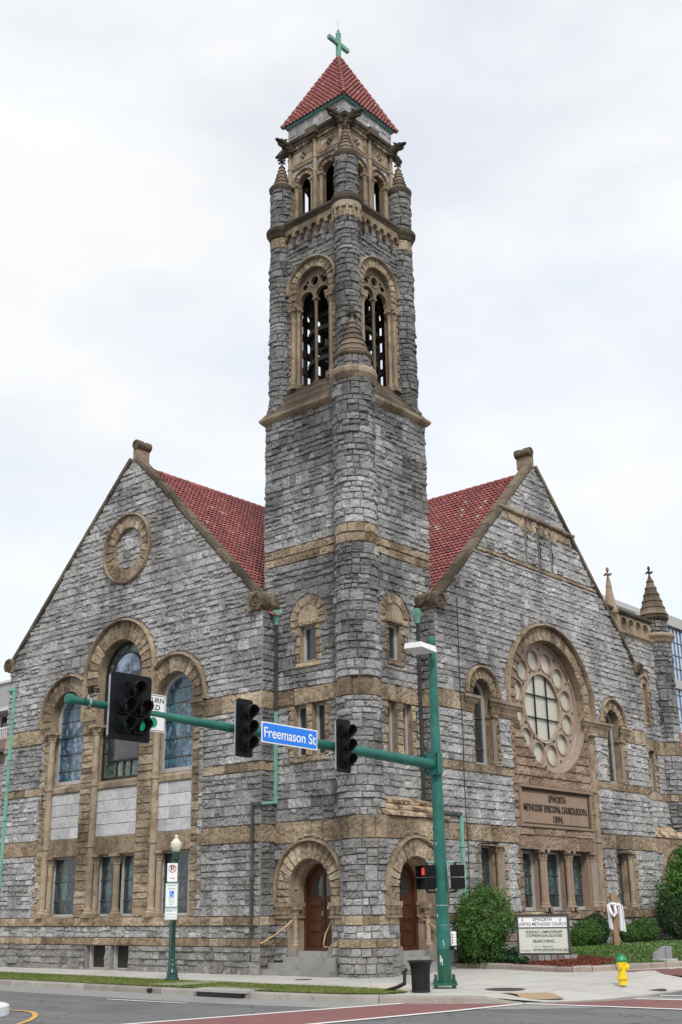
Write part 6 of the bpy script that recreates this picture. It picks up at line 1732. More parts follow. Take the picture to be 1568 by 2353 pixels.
# storm drain in the kerb
drain = thing('storm_drain', (18.55, 19.3, 0), 'dark storm drain slot cut into the kerb below the grass verge', 'storm drain')
mb = MB('interior_dark'); wbox(mb, 18.42, 18.6, 18.75, 20.1, -0.125, -0.03); mb.build('slot', drain)
mb = MB('concrete_grey'); wbox(mb, 18.42, 19.15, 18.65, 20.2, -0.028, 0.03); mb.build('lid', drain)
mb = MB('interior_dark'); lathe(mb, (18.47, 21.75, -0.06), [(0.045, -0.02), (0.045, 0.1)], 14, axis='x'); tag(mb.build('drain_pipe'), 'small round drain hole in the kerb left of the lamp post', 'drain')

# planting bed: edging stones, lawn, mulch
BED = np.array([(26.50, 19.1), (26.62, 18.6), (26.55, 17.6), (26.35, 16.6), (26.15, 15.8), (26.3, 15.25), (26.9, 14.75), (28.0, 14.15), (29.5, 13.6), (33, 12.7), (45, 10.6)])
BS = smooth_path(BED, 2); BR, LB = resample(BS, 300)
mb = MB('bed_stone'); k = 0; ins = offset_path(BR, 0.2)
if np.linalg.norm(ins[100]-np.array([32, 18])) > np.linalg.norm(BR[100]-np.array([32, 18])): ins = offset_path(BR, -0.2)
while k < 299:
    m = min(k+random.choice((6, 8, 10, 13)), 299); A = BR[k:m+1].copy(); B = ins[k:m+1].copy(); A[-1] = A[-1]*0.8+A[-2]*0.2; B[-1] = B[-1]*0.8+B[-2]*0.2
    n = len(A); z = gz(A[:, 0], A[:, 1]); hh = random.uniform(0.12, 0.14)
    V = np.concatenate([np.column_stack([A, z-0.05]), np.column_stack([A, z+hh*0.7]), np.column_stack([A*0.78+B*0.22, z+hh]), np.column_stack([A*0.25+B*0.75, z+hh]), np.column_stack([B, z+hh*0.7]), np.column_stack([B, z-0.05])])
    V[:, 2] += 0.012*(vnoise(V[:, 0]*6, V[:, 1]*6, V[:, 2]*6)-0.5); mb.add(V, gridf(6, n), random.random())
    mb.add([V[i*n] for i in range(6)], [[0, 1, 2, 3, 4, 5]], 0.1); mb.add([V[i*n+n-1] for i in range(6)], [[5, 4, 3, 2, 1, 0]], 0.1); k = m
tag(mb.build('stone_edging'), 'curved low edging of pale pinkish stones round the lawn and mulch bed', 'edging')
def lawn_z(x, y):
    x = np.asarray(x, float); y = np.asarray(y, float); d = np.min(np.hypot(x.ravel()[:, None]-BR[None, ::6, 0], y.ravel()[:, None]-BR[None, ::6, 1]), 1)
    return gz(x.ravel(), y.ravel())+0.09+0.16*np.clip(d/2.5, 0, 1)
def inbed(x, y):
    m = (y < 19.15)
    px = np.interp(y, BR[::-1, 1], BR[::-1, 0]); return m & (x > px+0.12)
I2 = ins; W2 = np.column_stack([np.linspace(26.5, 45, 300), np.full(300, 19.2)])
V = []; 
for k in range(9):
    Q = I2*(1-k/8)+W2*k/8; V.append(np.column_stack([Q, lawn_z(Q[:, 0], Q[:, 1])]))
mb = MB('soil'); mb.add(np.concatenate(V), gridf(9, 300)); struct(mb.build('lawn_soil'))
def gen_lawn(n):
    X = []; Y = []
    while sum(map(len, X)) < n:
        x = RNG.uniform(26.6, 42, n); y = RNG.uniform(10.8, 19.1, n)
        m = inbed(x, y) & ~((x < 28.1) & (y > 15.0)) & ~((x < 28.8) & (y > 17.2))
        X.append(x[m]); Y.append(y[m])
    X = np.concatenate(X)[:n]; Y = np.concatenate(Y)[:n]; return X, Y, lawn_z(X, Y)
blades(42000, gen_lawn, 0.03, 0.06, 'grass_lawn', 'lawn_grass', 0.016, 0.6, 900)
# mulch: many small chips
def chips(n, gen, mat, name, s=0.03):
    X, Y, Z = gen(n); mb = MB(mat); a = RNG.random(n)*pi; l = RNG.uniform(0.5, 1.3, n)*s; b = l*0.35; t = RNG.normal(0, 0.4, (n, 2))*s
    V = np.stack([np.column_stack([X-l*np.cos(a), Y-l*np.sin(a), Z+t[:, 0]+.012]), np.column_stack([X+b*np.sin(a), Y-b*np.cos(a), Z+t[:, 1]+.012]), np.column_stack([X+l*np.cos(a), Y+l*np.sin(a), Z-t[:, 0]+.012]), np.column_stack([X-b*np.sin(a), Y+b*np.cos(a), Z-t[:, 1]+.012])], 1).reshape(-1, 3)
    mb.add(V, np.arange(4*n).reshape(-1, 4)); o = mb.build(name); o['kind'] = 'stuff'
def gen_mulch(n):
    x = RNG.uniform(26.3, 28.3, n*4); y = RNG.uniform(15.0, 18.2, n*4); m = inbed(x, y) & (x < 28.2-0.25*(y-16.5)**2*0.3); x, y = x[m][:n], y[m][:n]; return x, y, lawn_z(x, y)
chips(9000, gen_mulch, 'mulch_red', 'red_mulch', 0.035)
Q = np.array([(26.4, 15.5), (27.6, 15.1), (28.3, 15.9), (28.1, 17.6), (26.8, 17.9)])
# brick paving beyond the edging
g_ = [(26.8, 14.55), (27.9, 14.0), (29.4, 13.45), (33, 12.5), (45, 10.4), (45, 9.6), (26.9, 12.7)]
mb = MB('brick_paving'); mb.add([(x, y, float(gz(x, y))+0.004) for x, y in g_], [list(range(len(g_)))]); struct(mb.build('brick_paving'))

# ================================================================== PLANTS
def foliage(mb, c, rad, n, leaf, seed, clump=0.3, inner=0.55, tone0=0.45, flat=0.0, hole=0.0):
    """leaf faces spread through an uneven crown, denser towards the outside"""
    d = RNG.normal(size=(n, 3)); d /= np.linalg.norm(d, axis=1)[:, None]
    k = vnoise(d[:, 0]*2.4+seed, d[:, 1]*2.4+seed*2, d[:, 2]*2.4)
    k2 = vnoise(d[:, 0]*7+seed, d[:, 1]*7, d[:, 2]*7+seed)
    R = 1+clump*(k-0.5)*1.6+clump*(k2-0.5)*1.2
    t = inner+(1-inner)*RNG.random(n)**0.45
    if hole: 
        m = k2 > hole; d, R, t, k2, k = d[m], R[m], t[m], k2[m], k[m]; n = len(t)
    P = np.array(c)+d*np.array(rad)*(R*t)[:, None]
    nn = d+RNG.normal(0, 0.75, (n, 3)); nn[:, 2] += 0.35; nn /= np.linalg.norm(nn, axis=1)[:, None]
    a = np.cross(nn, RNG.normal(size=(n, 3))); a /= np.linalg.norm(a, axis=1)[:, None]; b = np.cross(nn, a)
    L_ = leaf*RNG.uniform(0.6, 1.3, n)[:, None]
    V = np.stack([P-a*L_, P-b*L_*0.5+nn*L_*0.15, P+a*L_, P+b*L_*0.5+nn*L_*0.15], 1).reshape(-1, 3)
    tn = np.clip(tone0+0.5*(k2-0.5)+RNG.normal(0, 0.16, n), 0, 1)
    mb.add(V, np.arange(4*n).reshape(-1, 4), np.repeat(tn, 4))
def stems(name, parent, base, top, n=5, r=0.02, spread=0.2):
    mb = MB('bark')
    for k in range(n):
        a = 2*pi*k/n; p = np.array(base)+np.array([cos(a), sin(a), 0])*spread*0.3; q = np.array([base[0]+cos(a)*spread, base[1]+sin(a)*spread, top])
        tube(mb, [p, (p+q)/2+np.array([0.02, 0.03, 0]), q], [r, r*0.8, r*0.4], 6)
    return mb.build(name, parent)
def bush(name, c, rad, n, leaf, mat, label, seed, group=None, **kw):
    z0 = float(lawn_z(np.array([c[0]]), np.array([c[1]]))[0])
    o = thing(name, (c[0], c[1], z0), label, 'bush', group)
    mb = MB(mat); foliage(mb, (c[0], c[1], z0+rad[2]*0.98), rad, n, leaf, seed, **kw); mb.build('foliage', o)
    stems('stem', o, (c[0], c[1], z0-0.02), z0+rad[2]*0.9, 5, 0.02, rad[0]*0.35); return o
bush('shrub', (26.95, 18.4), (0.86, 0.80, 0.97), 15000, 0.034, 'leaf_bush', 'large rounded bright green shrub between the traffic pole and the church sign', 1.7, clump=0.34, inner=0.45)
gp = 'clipped shrubs along the church wall'
bush('shrub', (31.1, 18.0), (0.26, 0.26, 0.28), 2200, 0.026, 'leaf_bush', 'small light green shrub just right of the church sign frame, lowest of the clipped row', 4.2, gp, clump=0.12)
bush('shrub', (31.9, 18.15), (0.46, 0.45, 0.38), 5500, 0.026, 'leaf_bush', 'rounded clipped shrub next to the church sign, in front of the darker tall one', 3.1, gp, clump=0.12)
bush('shrub', (33.2, 18.6), (0.50, 0.4, 0.46), 5500, 0.028, 'leaf_dark', 'taller darker shrub behind the wooden cross, against the church wall', 6.4, gp, clump=0.14)
bush('shrub', (34.5, 18.2), (0.31, 0.31, 0.28), 3500, 0.026, 'leaf_bush', 'small round shrub just right of the wooden cross', 8.8, gp, clump=0.12)
bush('shrub', (35.6, 18.25), (0.56, 0.45, 0.38), 6500, 0.027, 'leaf_bush', 'wide rounded clipped shrub between the small round one and the leafy tree', 2.9, gp, clump=0.12)
def gen_ivy(n):
    x = RNG.uniform(26.5, 28.6, n*3); y = RNG.uniform(16.9, 19.1, n*3); m = inbed(x, y) & (y > 17.3-0.5*(27.4-x)); x, y = x[m][:n], y[m][:n]; return x, y, lawn_z(x, y)
X, Y, Z = gen_ivy(4200); n = len(X); mb = MB('leaf_ivy'); nn = RNG.normal(0, 0.5, (n, 3)); nn[:, 2] += 1; nn /= np.linalg.norm(nn, axis=1)[:, None]
a = np.cross(nn, RNG.normal(size=(n, 3))); a /= np.linalg.norm(a, axis=1)[:, None]; b = np.cross(nn, a); P = np.column_stack([X, Y, Z+RNG.uniform(0.02, 0.16, n)])
mb.add(np.stack([P-a*.035, P-b*.028, P+a*.035, P+b*.028], 1).reshape(-1, 3), np.arange(4*n).reshape(-1, 4), np.repeat(RNG.random(n), 4)); o = mb.build('ground_ivy'); o['kind'] = 'stuff'
# leafy tree over the second porch
tz = float(lawn_z(np.array([37.9]), np.array([17.9]))[0])
tree = thing('young_tree', (37.9, 17.9, tz), 'leafy bright green young tree in front of the far right porch', 'tree')
mb = MB('bark'); tube(mb, [(37.9, 17.9, tz-0.05), (37.95, 17.92, 1.2), (38.1, 17.9, 2.2), (38.2, 17.95, 3.1)], [0.08, 0.065, 0.045, 0.02], 10)
for q in ((37.3, 17.6, 2.2), (38.8, 18.2, 2.7), (37.6, 17.3, 2.7), (39.0, 17.6, 2.1), (38.0, 18.4, 3.2), (37.5, 18.0, 1.5)): tube(mb, [(37.95, 17.92, 1.2), tuple((np.array(q)+np.array([38, 17.9, 1.6]))/2), q], [0.04, 0.028, 0.01], 6)
mb.build('trunk', tree)
mb = MB('leaf_tree')
for c, r, n in (((38.05, 17.9, 1.85), (1.05, 0.9, 0.75), 4200), ((38.9, 17.8, 2.6), (0.9, 0.8, 0.6), 3000), ((38.0, 17.8, 2.7), (0.55, 0.6, 0.42), 1500), ((38.5, 17.9, 3.2), (0.5, 0.5, 0.3), 900), ((39.4, 17.6, 1.8), (0.8, 0.8, 0.7), 2500)):
    foliage(mb, c, r, n, 0.06, c[0]*3.3+c[2], clump=0.5, inner=0.25, hole=0.36)
mb.build('crown', tree)
bush('shrub', (37.5, 18.0), (0.95, 0.6, 0.85), 9000, 0.032, 'leaf_dark', 'tall dark green shrub under the leafy tree at the right edge', 5.3, None, clump=0.22)

# ================================================================== STREET FURNITURE
# traffic signal pole with mast arm
PX, PYY = 21.45, 15.70
pole = thing('signal_pole', (PX, PYY, 0), 'tall green steel traffic signal pole with a long mast arm and a flat white luminaire', 'traffic pole')
mb = MB('pole_green', 'pole_green_dark')
lathe(mb, (PX, PYY, 0), [(0.150, 0.10), (0.146, 0.78)], 28, 0.5, 1); lathe(mb, (PX, PYY, 0), [(0.1465, 0.78), (0.142, 1.4), (0.138, 2.4), (0.108, 5.5), (0.088, 7.22), (0.092, 7.26), (0.088, 7.3), (0.068, 7.32), (0.064, 7.36), (0.08, 7.40), (0.088, 7.46), (0.075, 7.53), (0.035, 7.58), (0, 7.59)], 28, 0.5, 0)
mb.build('pole', pole)
mb = MB('pole_green_dark', 'steel'); 
obox(mb, (PX, PYY, 0.085), None, (0.5, 0.5, 0.05), radians(40))
mb.build('base_plate', pole)
for k in range(4):
    a = radians(40+45+90*k); x, y = PX+0.27*cos(a), PYY+0.27*sin(a)
    mb = MB('pole_green_dark'); lathe(mb, (x, y, 0), [(0.03, 0.0), (0.03, 0.12), (0.045, 0.12), (0.045, 0.17), (0.02, 0.17), (0.02, 0.27)], 8); mb.build('anchor_bolt', pole)
mb = MB('pole_green'); AZ0 = 4.63
ARM = lambda x: AZ0+(21.4-x)*0.026
tube(mb, [(21.32, PYY-0.02, AZ0), (18.3, 15.66, ARM(18.3)), (15.5, 15.65, ARM(15.5)), (12.6, 15.65, ARM(12.6)), (11.42, 15.65, ARM(11.42))], [0.115, 0.098, 0.083, 0.066, 0.06], 20)
lathe(mb, (11.34, 15.65, ARM(11.4)), [(0.05, 0), (0.09, 0.02), (0.09, 0.1), (0.07, 0.12)], 20, axis='x')
mb.build('mast_arm', pole)
mb = MB('pole_green'); obox(mb, (PX-0.17, PYY, AZ0+0.02), None, (0.06, 0.34, 0.5)); obox(mb, (PX-0.10, PYY-0.16, AZ0+0.02), None, (0.2, 0.03, 0.44)); obox(mb, (PX-0.10, PYY+0.16, AZ0+0.02), None, (0.2, 0.03, 0.44))
for sy in (-1, 1):
    for sz in (-1, 1): lathe(mb, (PX-0.24, PYY+sy*0.13, AZ0+0.02+sz*0.2), [(0.025, 0), (0.025, 0.05)], 6, axis='x')
mb.build('arm_flange', pole)
mb = MB('sign_white')
pa = atan2(-PYY, -PX)-0.35
def onpole(a, z, r=0.1505): return (PX+r*cos(pa+a), PYY+r*sin(pa+a), z)
tube(mb, [onpole(a, z) for a, z in ((-0.25, 0.52), (-0.2, 0.66), (-0.12, 0.50), (-0.05, 0.64), (0.02, 0.52), (0.1, 0.60), (0.14, 0.46), (-0.1, 0.48))], 0.006, 5)
for a, z in ((-0.5, 1.95), (-0.45, 1.42), (0.3, 0.9), (0.4, 0.84), (-0.2, 2.9)): tube(mb, [onpole(a, z, 0.146), onpole(a+0.03, z+0.06, 0.146)], 0.006, 4)
mb.build('scratch', pole)
mb = MB('sign_white', 'steel')
la = radians(180+12); ux, uy = cos(la), sin(la); L0 = np.array([PX+0.05*ux, PYY+0.05*uy, 7.17])
Ua = np.array([ux, uy, 0]); Na = np.array([-uy, ux, 0])
def bx(p0, p1, wd0, wd1, z0a, z1a, z0b, z1b, mi=0):
    P = []
    for p, wd, za, zb in ((p0, wd0, z0a, z1a), (p1, wd1, z0b, z1b)):
        c = L0+Ua*p
        P += [c-Na*wd+[0, 0, za], c+Na*wd+[0, 0, za], c+Na*wd*0.86+[0, 0, zb], c-Na*wd*0.86+[0, 0, zb]]
    mb.add(P, [[0, 1, 2, 3], [7, 6, 5, 4], [0, 4, 5, 1], [1, 5, 6, 2], [2, 6, 7, 3], [3, 7, 4, 0]], 0.5, mi)
bx(0.2, 0.98, 0.24, 0.22, -0.05, 0.10, -0.05, 0.07); bx(0.05, 0.2, 0.05, 0.05, -0.02, 0.06, -0.02, 0.06, 1)
mb.build('luminaire', pole)
mb = MB('steel')
for z in (1.25, 1.65): lathe(mb, (PX, PYY, z), [(0.143, 0), (0.143, 0.015)], 24)
mb.build('strap', pole)

# signal heads
def signal_head(name, x, label, five=False):
    y = 15.44; z = ARM(x)
    t = thing(name, (x, y, z), label, 'traffic light', 'traffic lights on the mast arm')
    fr = Fr((x, y, z), (1, 0, 0), (0, -1, 0))
    rot = 0.0
    def rr(u0, u1, v0, v1, c, n=5):
        P = []
        for cx_, cy_, a in ((u1-c, v1-c, 0), (u0+c, v1-c, pi/2), (u0+c, v0+c, pi), (u1-c, v0+c, 1.5*pi)):
            P += [(cx_+c*cos(a+pi/2*k/n), cy_+c*sin(a+pi/2*k/n)) for k in range(n+1)]
        return P
    cells = [(0.02, 0.285, 'lens_red'), (0.02, 0.0, 'lens_amber'), (0.02, -0.285, 'lens_green')]
    bw, bh = 0.21, 0.53
    if five: cells = [(0.02, 0.30, 'lens_red'), (-0.16, 0.0, 'lens_red'), (-0.16, -0.30, 'lens_green'), (0.18, 0.0, 'lens_amber'), (0.18, -0.30, 'lens_green_lit')]; bw, bh = 0.43, 0.56
    bw = bw; mb = MB('signal_black'); slab_poly(mb, fr, rr(-bw, bw, -bh, bh, 0.05), -0.02, 0.0); mb.build('backplate', t)
    mb = MB('signal_black')
    for u, v, m in cells: slab_poly(mb, fr, rr(u-0.135, u+0.135, v-0.14, v+0.14, 0.04), -0.14, 0.06); lathe(mb, tuple(fr.p(u, v, 0.06)[0]), [(0.135, -0.02), (0.135, 0), (0.12, 0.0)], 20, axis='y')
    mb.build('housing', t)
    for u, v, m in cells:
        mb = MB('signal_black', 'signal_inside'); K = 22
        A = np.linspace(-pi*0.5+0.55, 1.5*pi-0.55, K+1); V = []
        for r, h0, lean in ((0.130, 0.06, 0), (0.126, 0.27, 1), (0.119, 0.27, 1), (0.121, 0.06, 0)):
            hh = h0-(0.10*np.clip(-np.sin(A), -0.2, 1)+0.05 if lean else 0)
            V.append(fr.p(u+r*np.cos(A), v+r*np.sin(A), hh*np.ones(K+1)))
        V = np.concatenate(V); q = gridf(4, K+1); ni = len(q)//3
        mb.add(V, q[:2*ni], 0.5, 0); mb.add(V, q[2*ni:], 0.5, 1); mb.build('visor', t)
        mb = MB(m); K = 20; V = [fr.p(u, v, 0.10)[0]]; f = []
        for j, (r, h) in enumerate(((0.06, 0.09), (0.115, 0.062))):
            V += list(fr.p(u+r*np.cos(np.arange(K)*2*pi/K), v+r*np.sin(np.arange(K)*2*pi/K), np.full(K, h)))
        f = [[0, 1+k, 1+(k+1) % K] for k in range(K)]+[[1+k, 1+K+k, 1+K+(k+1) % K, 1+(k+1) % K] for k in range(K)]
        mb.add(V, f); mb.build('lens', t)
    mb = MB('steel', 'black_metal')
    u = -bw+0.0
    fbox(mb, fr, -bw-0.02, -bw+0.02, -bh+0.06, bh-0.06, -0.045, -0.02); fbox(mb, fr, -0.04, 0.04, -0.3, 0.3, -0.2, -0.14)
    lathe(mb, (x-0.08, 15.65, z), [(0.12, -0.025), (0.12, 0.025)], 18, axis='x'); fbox(mb, fr, -0.13, 0.0, -0.05, 0.05, -0.2, -0.14)
    tube(mb, [(x-0.12, 15.6, z-0.08), (x-0.2, 15.55, z-0.25), (x-0.15, 15.5, z-0.36), (x-0.1, 15.5, z-0.28), (x-0.1, 15.58, z-0.1)], 0.008, 5, mi=1)
    mb.build('bracket', t); return t
signal_head('traffic_light', 12.50, 'black five-lamp traffic light with a lit green lens, at the left of the mast arm', True)
signal_head('traffic_light', 15.18, 'black three-lamp traffic light directly left of the blue street name sign')
signal_head('traffic_light', 17.98, 'black three-lamp traffic light directly right of the blue street name sign')
# street name sign
def rrect(u0, u1, v0, v1, c, n=5):
    P = []
    for cx_, cy_, a in ((u1-c, v1-c, 0), (u0+c, v1-c, pi/2), (u0+c, v0+c, pi), (u1-c, v0+c, 1.5*pi)): P += [(cx_+c*cos(a+pi/2*k/n), cy_+c*sin(a+pi/2*k/n)) for k in range(n+1)]
    return P
fs = Fr((16.42, 15.46, 4.765), (0.9998, 0, -0.015), (0, -1, 0), (0.015, 0, 0.9998))
st = thing('street_sign', (16.42, 15.47, 4.765), 'blue street name sign reading Freemason St on the mast arm', 'street sign')
mb = MB('sign_white'); slab_poly(mb, fs, rrect(-0.78, 0.78, -0.195, 0.195, 0.02), -0.012, 0.0); mb.build('panel', st)
mb = MB('sign_blue'); slab_poly(mb, fs, rrect(-0.755, 0.755, -0.17, 0.17, 0.035), -0.004, 0.004); mb.build('face', st)
textobj('lettering', 'Freemason St', 0.275, fs, -0.005, -0.01, 0.006, 'sign_white', st, 1.44, 0.002, bold=0.003)
mb = MB('steel')
for q in (-0.4, 0.4): fbox(mb, fs, q-0.03, q+0.03, -0.12, 0.12, -0.12, -0.012)
mb.build('clamp', st)
# left turn sign behind the five-lamp head
fl = Fr((12.93, 15.60, 4.88), (1, 0, 0), (0, -1, 0))
st = thing('turn_sign', (12.93, 15.6, 4.88), 'white left turn yield on green sign partly behind the five-lamp traffic light', 'road sign')
mb = MB('sign_white'); slab_poly(mb, fl, rrect(-0.36, 0.47, -0.34, 0.30, 0.03), -0.01, 0.0); mb.build('panel', st)
mb = MB('sign_black'); ringface(mb, fl, rrect(-0.345, 0.455, -0.325, 0.285, 0.03), rrect(-0.335, 0.445, -0.315, 0.275, 0.025), 0.003, True); mb.build('border', st)
for s, v, wd in (('LEFT TURN', 0.195, 0.66), ('YIELD', 0.075, 0.40), ('ON GREEN', -0.03, 0.60)): textobj('lettering', s, 0.12, fl, (0.42-wd/2 if v != 0.075 else 0.145), v, 0.003, 'sign_black', st, wd, 0.001, bold=0.001)
mb = MB('sign_green'); filled(mb, fl, circle(0.20, -0.185, 0.09, 32), 0.004); mb.build('green_disc', st)
mb = MB('steel'); fbox(mb, fl, 0.0, 0.06, -0.34, 0.30, -0.04, -0.01); mb.build('clamp', st)
# detector camera near the arm's end
dt = thing('detector', (11.78, 15.65, 4.93), 'small black detector on top of the mast arm near its left end', 'detector')
mb = MB('signal_black'); obox(mb, (11.78, 15.6, 5.08), None, (0.06, 0.08, 0.11)); tube(mb, [(11.80, 15.57, 5.10), (11.90, 15.54, 5.105)], [0.012, 0.018], 8); tube(mb, [(11.80, 15.57, 5.06), (11.90, 15.54, 5.065)], [0.012, 0.018], 8); mb.build('housing', dt)
mb = MB('steel', 'black_metal'); tube(mb, [(11.78, 15.65, 4.94), (11.78, 15.65, 5.03)], 0.02, 8); lathe(mb, (11.76, 15.65, ARM(11.78)), [(0.077, 0), (0.077, 0.04)], 16, axis='x')
tube(mb, [(11.76, 15.6, 5.03), (11.66, 15.58, 4.95), (11.7, 15.57, 4.8), (11.85, 15.57, 4.72)], 0.007, 5, mi=1); mb.build('bracket', dt)
# pedestrian signals
def ped(az, off, label, lit):
    d = np.array([cos(az), sin(az), 0]); s = np.array([-sin(az), cos(az), 0]); c = np.array([PX+off[0], PYY+off[1], 2.25])
    t = thing('pedestrian_signal', tuple(c), label, 'pedestrian signal', 'pedestrian signals on the pole')
    fr = Fr(c, s, d); mb = MB('signal_black', 'signal_inside')
    for v in (0.115, -0.145):
        fbox(mb, fr, -0.16, 0.16, v-0.12, v+0.12, -0.16, 0.04)
    mb.build('housing', t)
    for v in (0.115, -0.145):
        m2_ = MB('signal_black', 'signal_inside')
        for a, b, cc, dd in ((-0.155, -0.145, v-0.115, v+0.115), (0.145, 0.155, v-0.115, v+0.115), (-0.155, 0.155, v+0.105, v+0.115)): fbox(m2_, fr, a, b, cc, dd, 0.04, 0.14)
        m2_.build('visor', t)
        m3 = MB('hand_red_lit' if (lit and v > 0) else 'signal_inside')
        if lit and v > 0:
            fbox(m3, fr, -0.05, 0.06, v-0.08, v+0.0, 0.045, 0.05)
            for k in range(4): fbox(m3, fr, -0.05+k*0.028, -0.03+k*0.028, v+0.0, v+0.075-0.01*abs(k-1.5), 0.045, 0.05)
            tube(m3, [fr.p(0.055, v-0.05, 0.047)[0], fr.p(0.09, v+0.005, 0.047)[0]], 0.012, 6)
        else: fbox(m3, fr, -0.13, 0.13, v-0.1, v+0.1, 0.041, 0.045)
        m3.build('lens', t)
    mb = MB('pipe_green', 'black_metal')
    a = c-d*0.05
    for z, m in ((0.30, 0), (-0.32, 1)):
        tube(mb, [(PX, PYY, 2.25+z), (a[0], a[1], 2.25+z)], 0.02, 8, mi=m); tube(mb, [(a[0], a[1], 2.25+z), (a[0], a[1], 2.25+z*0.8)], 0.03, 8, mi=1)
    mb.build('bracket', t)
ped(radians(168), (-0.30, 0.20), 'black pedestrian signal left of the green pole showing a red hand', True)
ped(radians(-52), (0.22, -0.30), 'black pedestrian signal right of the green pole, seen from its side', False)
# push button sign
fb = Fr((PX+0.02, PYY-0.17, 1.0), (cos(radians(-25)), sin(radians(-25)), 0), (-sin(radians(25)), -cos(radians(25)), 0))
t = thing('push_button', (PX+0.1, PYY-0.17, 1.08), 'pedestrian push button with a small white instruction plate on the green pole', 'push button')
mb = MB('sign_white'); slab_poly(mb, fb, rrect(0.02, 0.15, -0.16, 0.13, 0.02), -0.005, 0.0); mb.build('plate', t)
mb = MB('sign_black'); ringface(mb, fb, rrect(0.026, 0.144, -0.152, 0.122, 0.02), rrect(0.03, 0.14, -0.148, 0.118, 0.02), 0.002, True)
for k in range(4): fbox(mb, fb, 0.04, 0.065, -0.12+k*0.055, -0.085+k*0.055, 0.001, 0.003); fbox(mb, fb, 0.075, 0.13, -0.105+k*0.055, -0.1+k*0.055, 0.001, 0.003)
mb.build('marking', t)
mb = MB('black_metal', 'steel'); fbox(mb, fb, 0.03, 0.14, -0.25, -0.17, -0.05, 0.03); lathe(mb, tuple(fb.p(0.085, -0.21, 0.03)[0]), [(0.025, -0.03), (0.02, 0.0)], 12, mi=1, axis='y'); mb.build('button', t)

# litter bin
tb_ = thing('litter_bin', (20.15, 15.35, 0), 'black slatted metal litter bin with flared top beside the green pole', 'litter bin')
x, y = 20.15, 15.35
prof = [(0.205, 0.03), (0.21, 0.08), (0.215, 0.42), (0.225, 0.56), (0.25, 0.66), (0.285, 0.72)]
for k in range(26):
    a = 2*pi*k/26; mb = MB('black_metal'); V = []
    for r, z in prof:
        for da, dr in ((-0.075, 0), (0.075, 0), (0.06, -0.012), (-0.06, -0.012)): V.append((x+(r+dr)*cos(a+da), y+(r+dr)*sin(a+da), z))
    f = []
    for j in range(len(prof)-1):
        for i in range(4): f.append([j*4+i, j*4+(i+1) % 4, j*4+4+(i+1) % 4, j*4+4+i])
    mb.add(V, f+[[0, 1, 2, 3], [len(V)-1, len(V)-2, len(V)-3, len(V)-4]]); mb.build('slat', tb_)
mb = MB('black_metal'); lathe(mb, (x, y, 0), [(0.275, 0.70), (0.30, 0.72), (0.305, 0.745), (0.28, 0.755), (0.26, 0.74)], 32); mb.build('rim', tb_); mb = MB('black_metal'); lathe(mb, (x, y, 0), [(0.215, 0), (0.218, 0.06), (0.2, 0.06)], 32); mb.build('base_ring', tb_)
mb = MB('signal_inside'); lathe(mb, (x, y, 0), [(0.185, 0.02), (0.19, 0.6), (0.24, 0.72)], 24); mb.build('liner', tb_)
mb = MB('black_metal'); tube(mb, [(20.0, 15.62, 0.55), (19.96, 15.66, 0.50), (19.95, 15.67, 0.2)], 0.05, 4); tube(mb, [(19.97, 15.66, 0.22), (19.9, 15.85, 0.12), (19.75, 16.12, 0.04)], [0.05, 0.05, 0.03], 6); mb.build('foot_lever', tb_); tb_.scale = (0.88, 0.88, 0.80)

# hydrant
hx, hy = 24.0, 12.9; hz = float(gz(hx, hy)); hyd = thing('fire_hydrant', (hx, hy, hz), 'yellow fire hydrant with a green cap standing on the pavement', 'fire hydrant')
mb = MB('yellow_paint'); lathe(mb, (hx, hy, hz), [(0.10, 0), (0.10, 0.13), (0.135, 0.13), (0.135, 0.165), (0.10, 0.165), (0.095, 0.2), (0.092, 0.44), (0.115, 0.46), (0.12, 0.50), (0.10, 0.52), (0.10, 0.535)], 24); mb.build('barrel', hyd)
mb = MB('green_paint'); lathe(mb, (hx, hy, hz), [(0.125, 0.525), (0.13, 0.56), (0.125, 0.565), (0.12, 0.58), (0.10, 0.63), (0.06, 0.66), (0.045, 0.665), (0.045, 0.68), (0.03, 0.68), (0.028, 0.715), (0.0, 0.715)], 24); mb.build('bonnet', hyd)
dd = np.array([0.25, -0.97, 0]); 
def nozzle(az, r, l, zc, cap):
    d = np.array([cos(az), sin(az), 0]); p = np.array([hx, hy, hz+zc]); mb = MB('yellow_paint'); tube(mb, [p, p+d*0.10, p+d*(0.10+l*0.3), p+d*(0.10+l*0.31), p+d*(0.1+l)], [r, r, r, r*1.25, r*1.2], 14)
    tube(mb, [p+d*(0.1+l), p+d*(0.1+l+0.025)], [0.022, 0.022], 5); mb.build('nozzle', hyd)
nozzle(radians(-70), 0.065, 0.07, 0.40, 1); nozzle(radians(200), 0.045, 0.05, 0.42, 1); nozzle(radians(20), 0.045, 0.05, 0.42, 1)
for k in range(8):
    a = 2*pi*k/8; mb = MB('yellow_paint'); lathe(mb, (hx+0.12*cos(a), hy+0.12*sin(a), hz), [(0.014, 0.12), (0.014, 0.185)], 6); mb.build('bolt', hyd)

hyd.scale = (0.9, 0.9, 0.88)
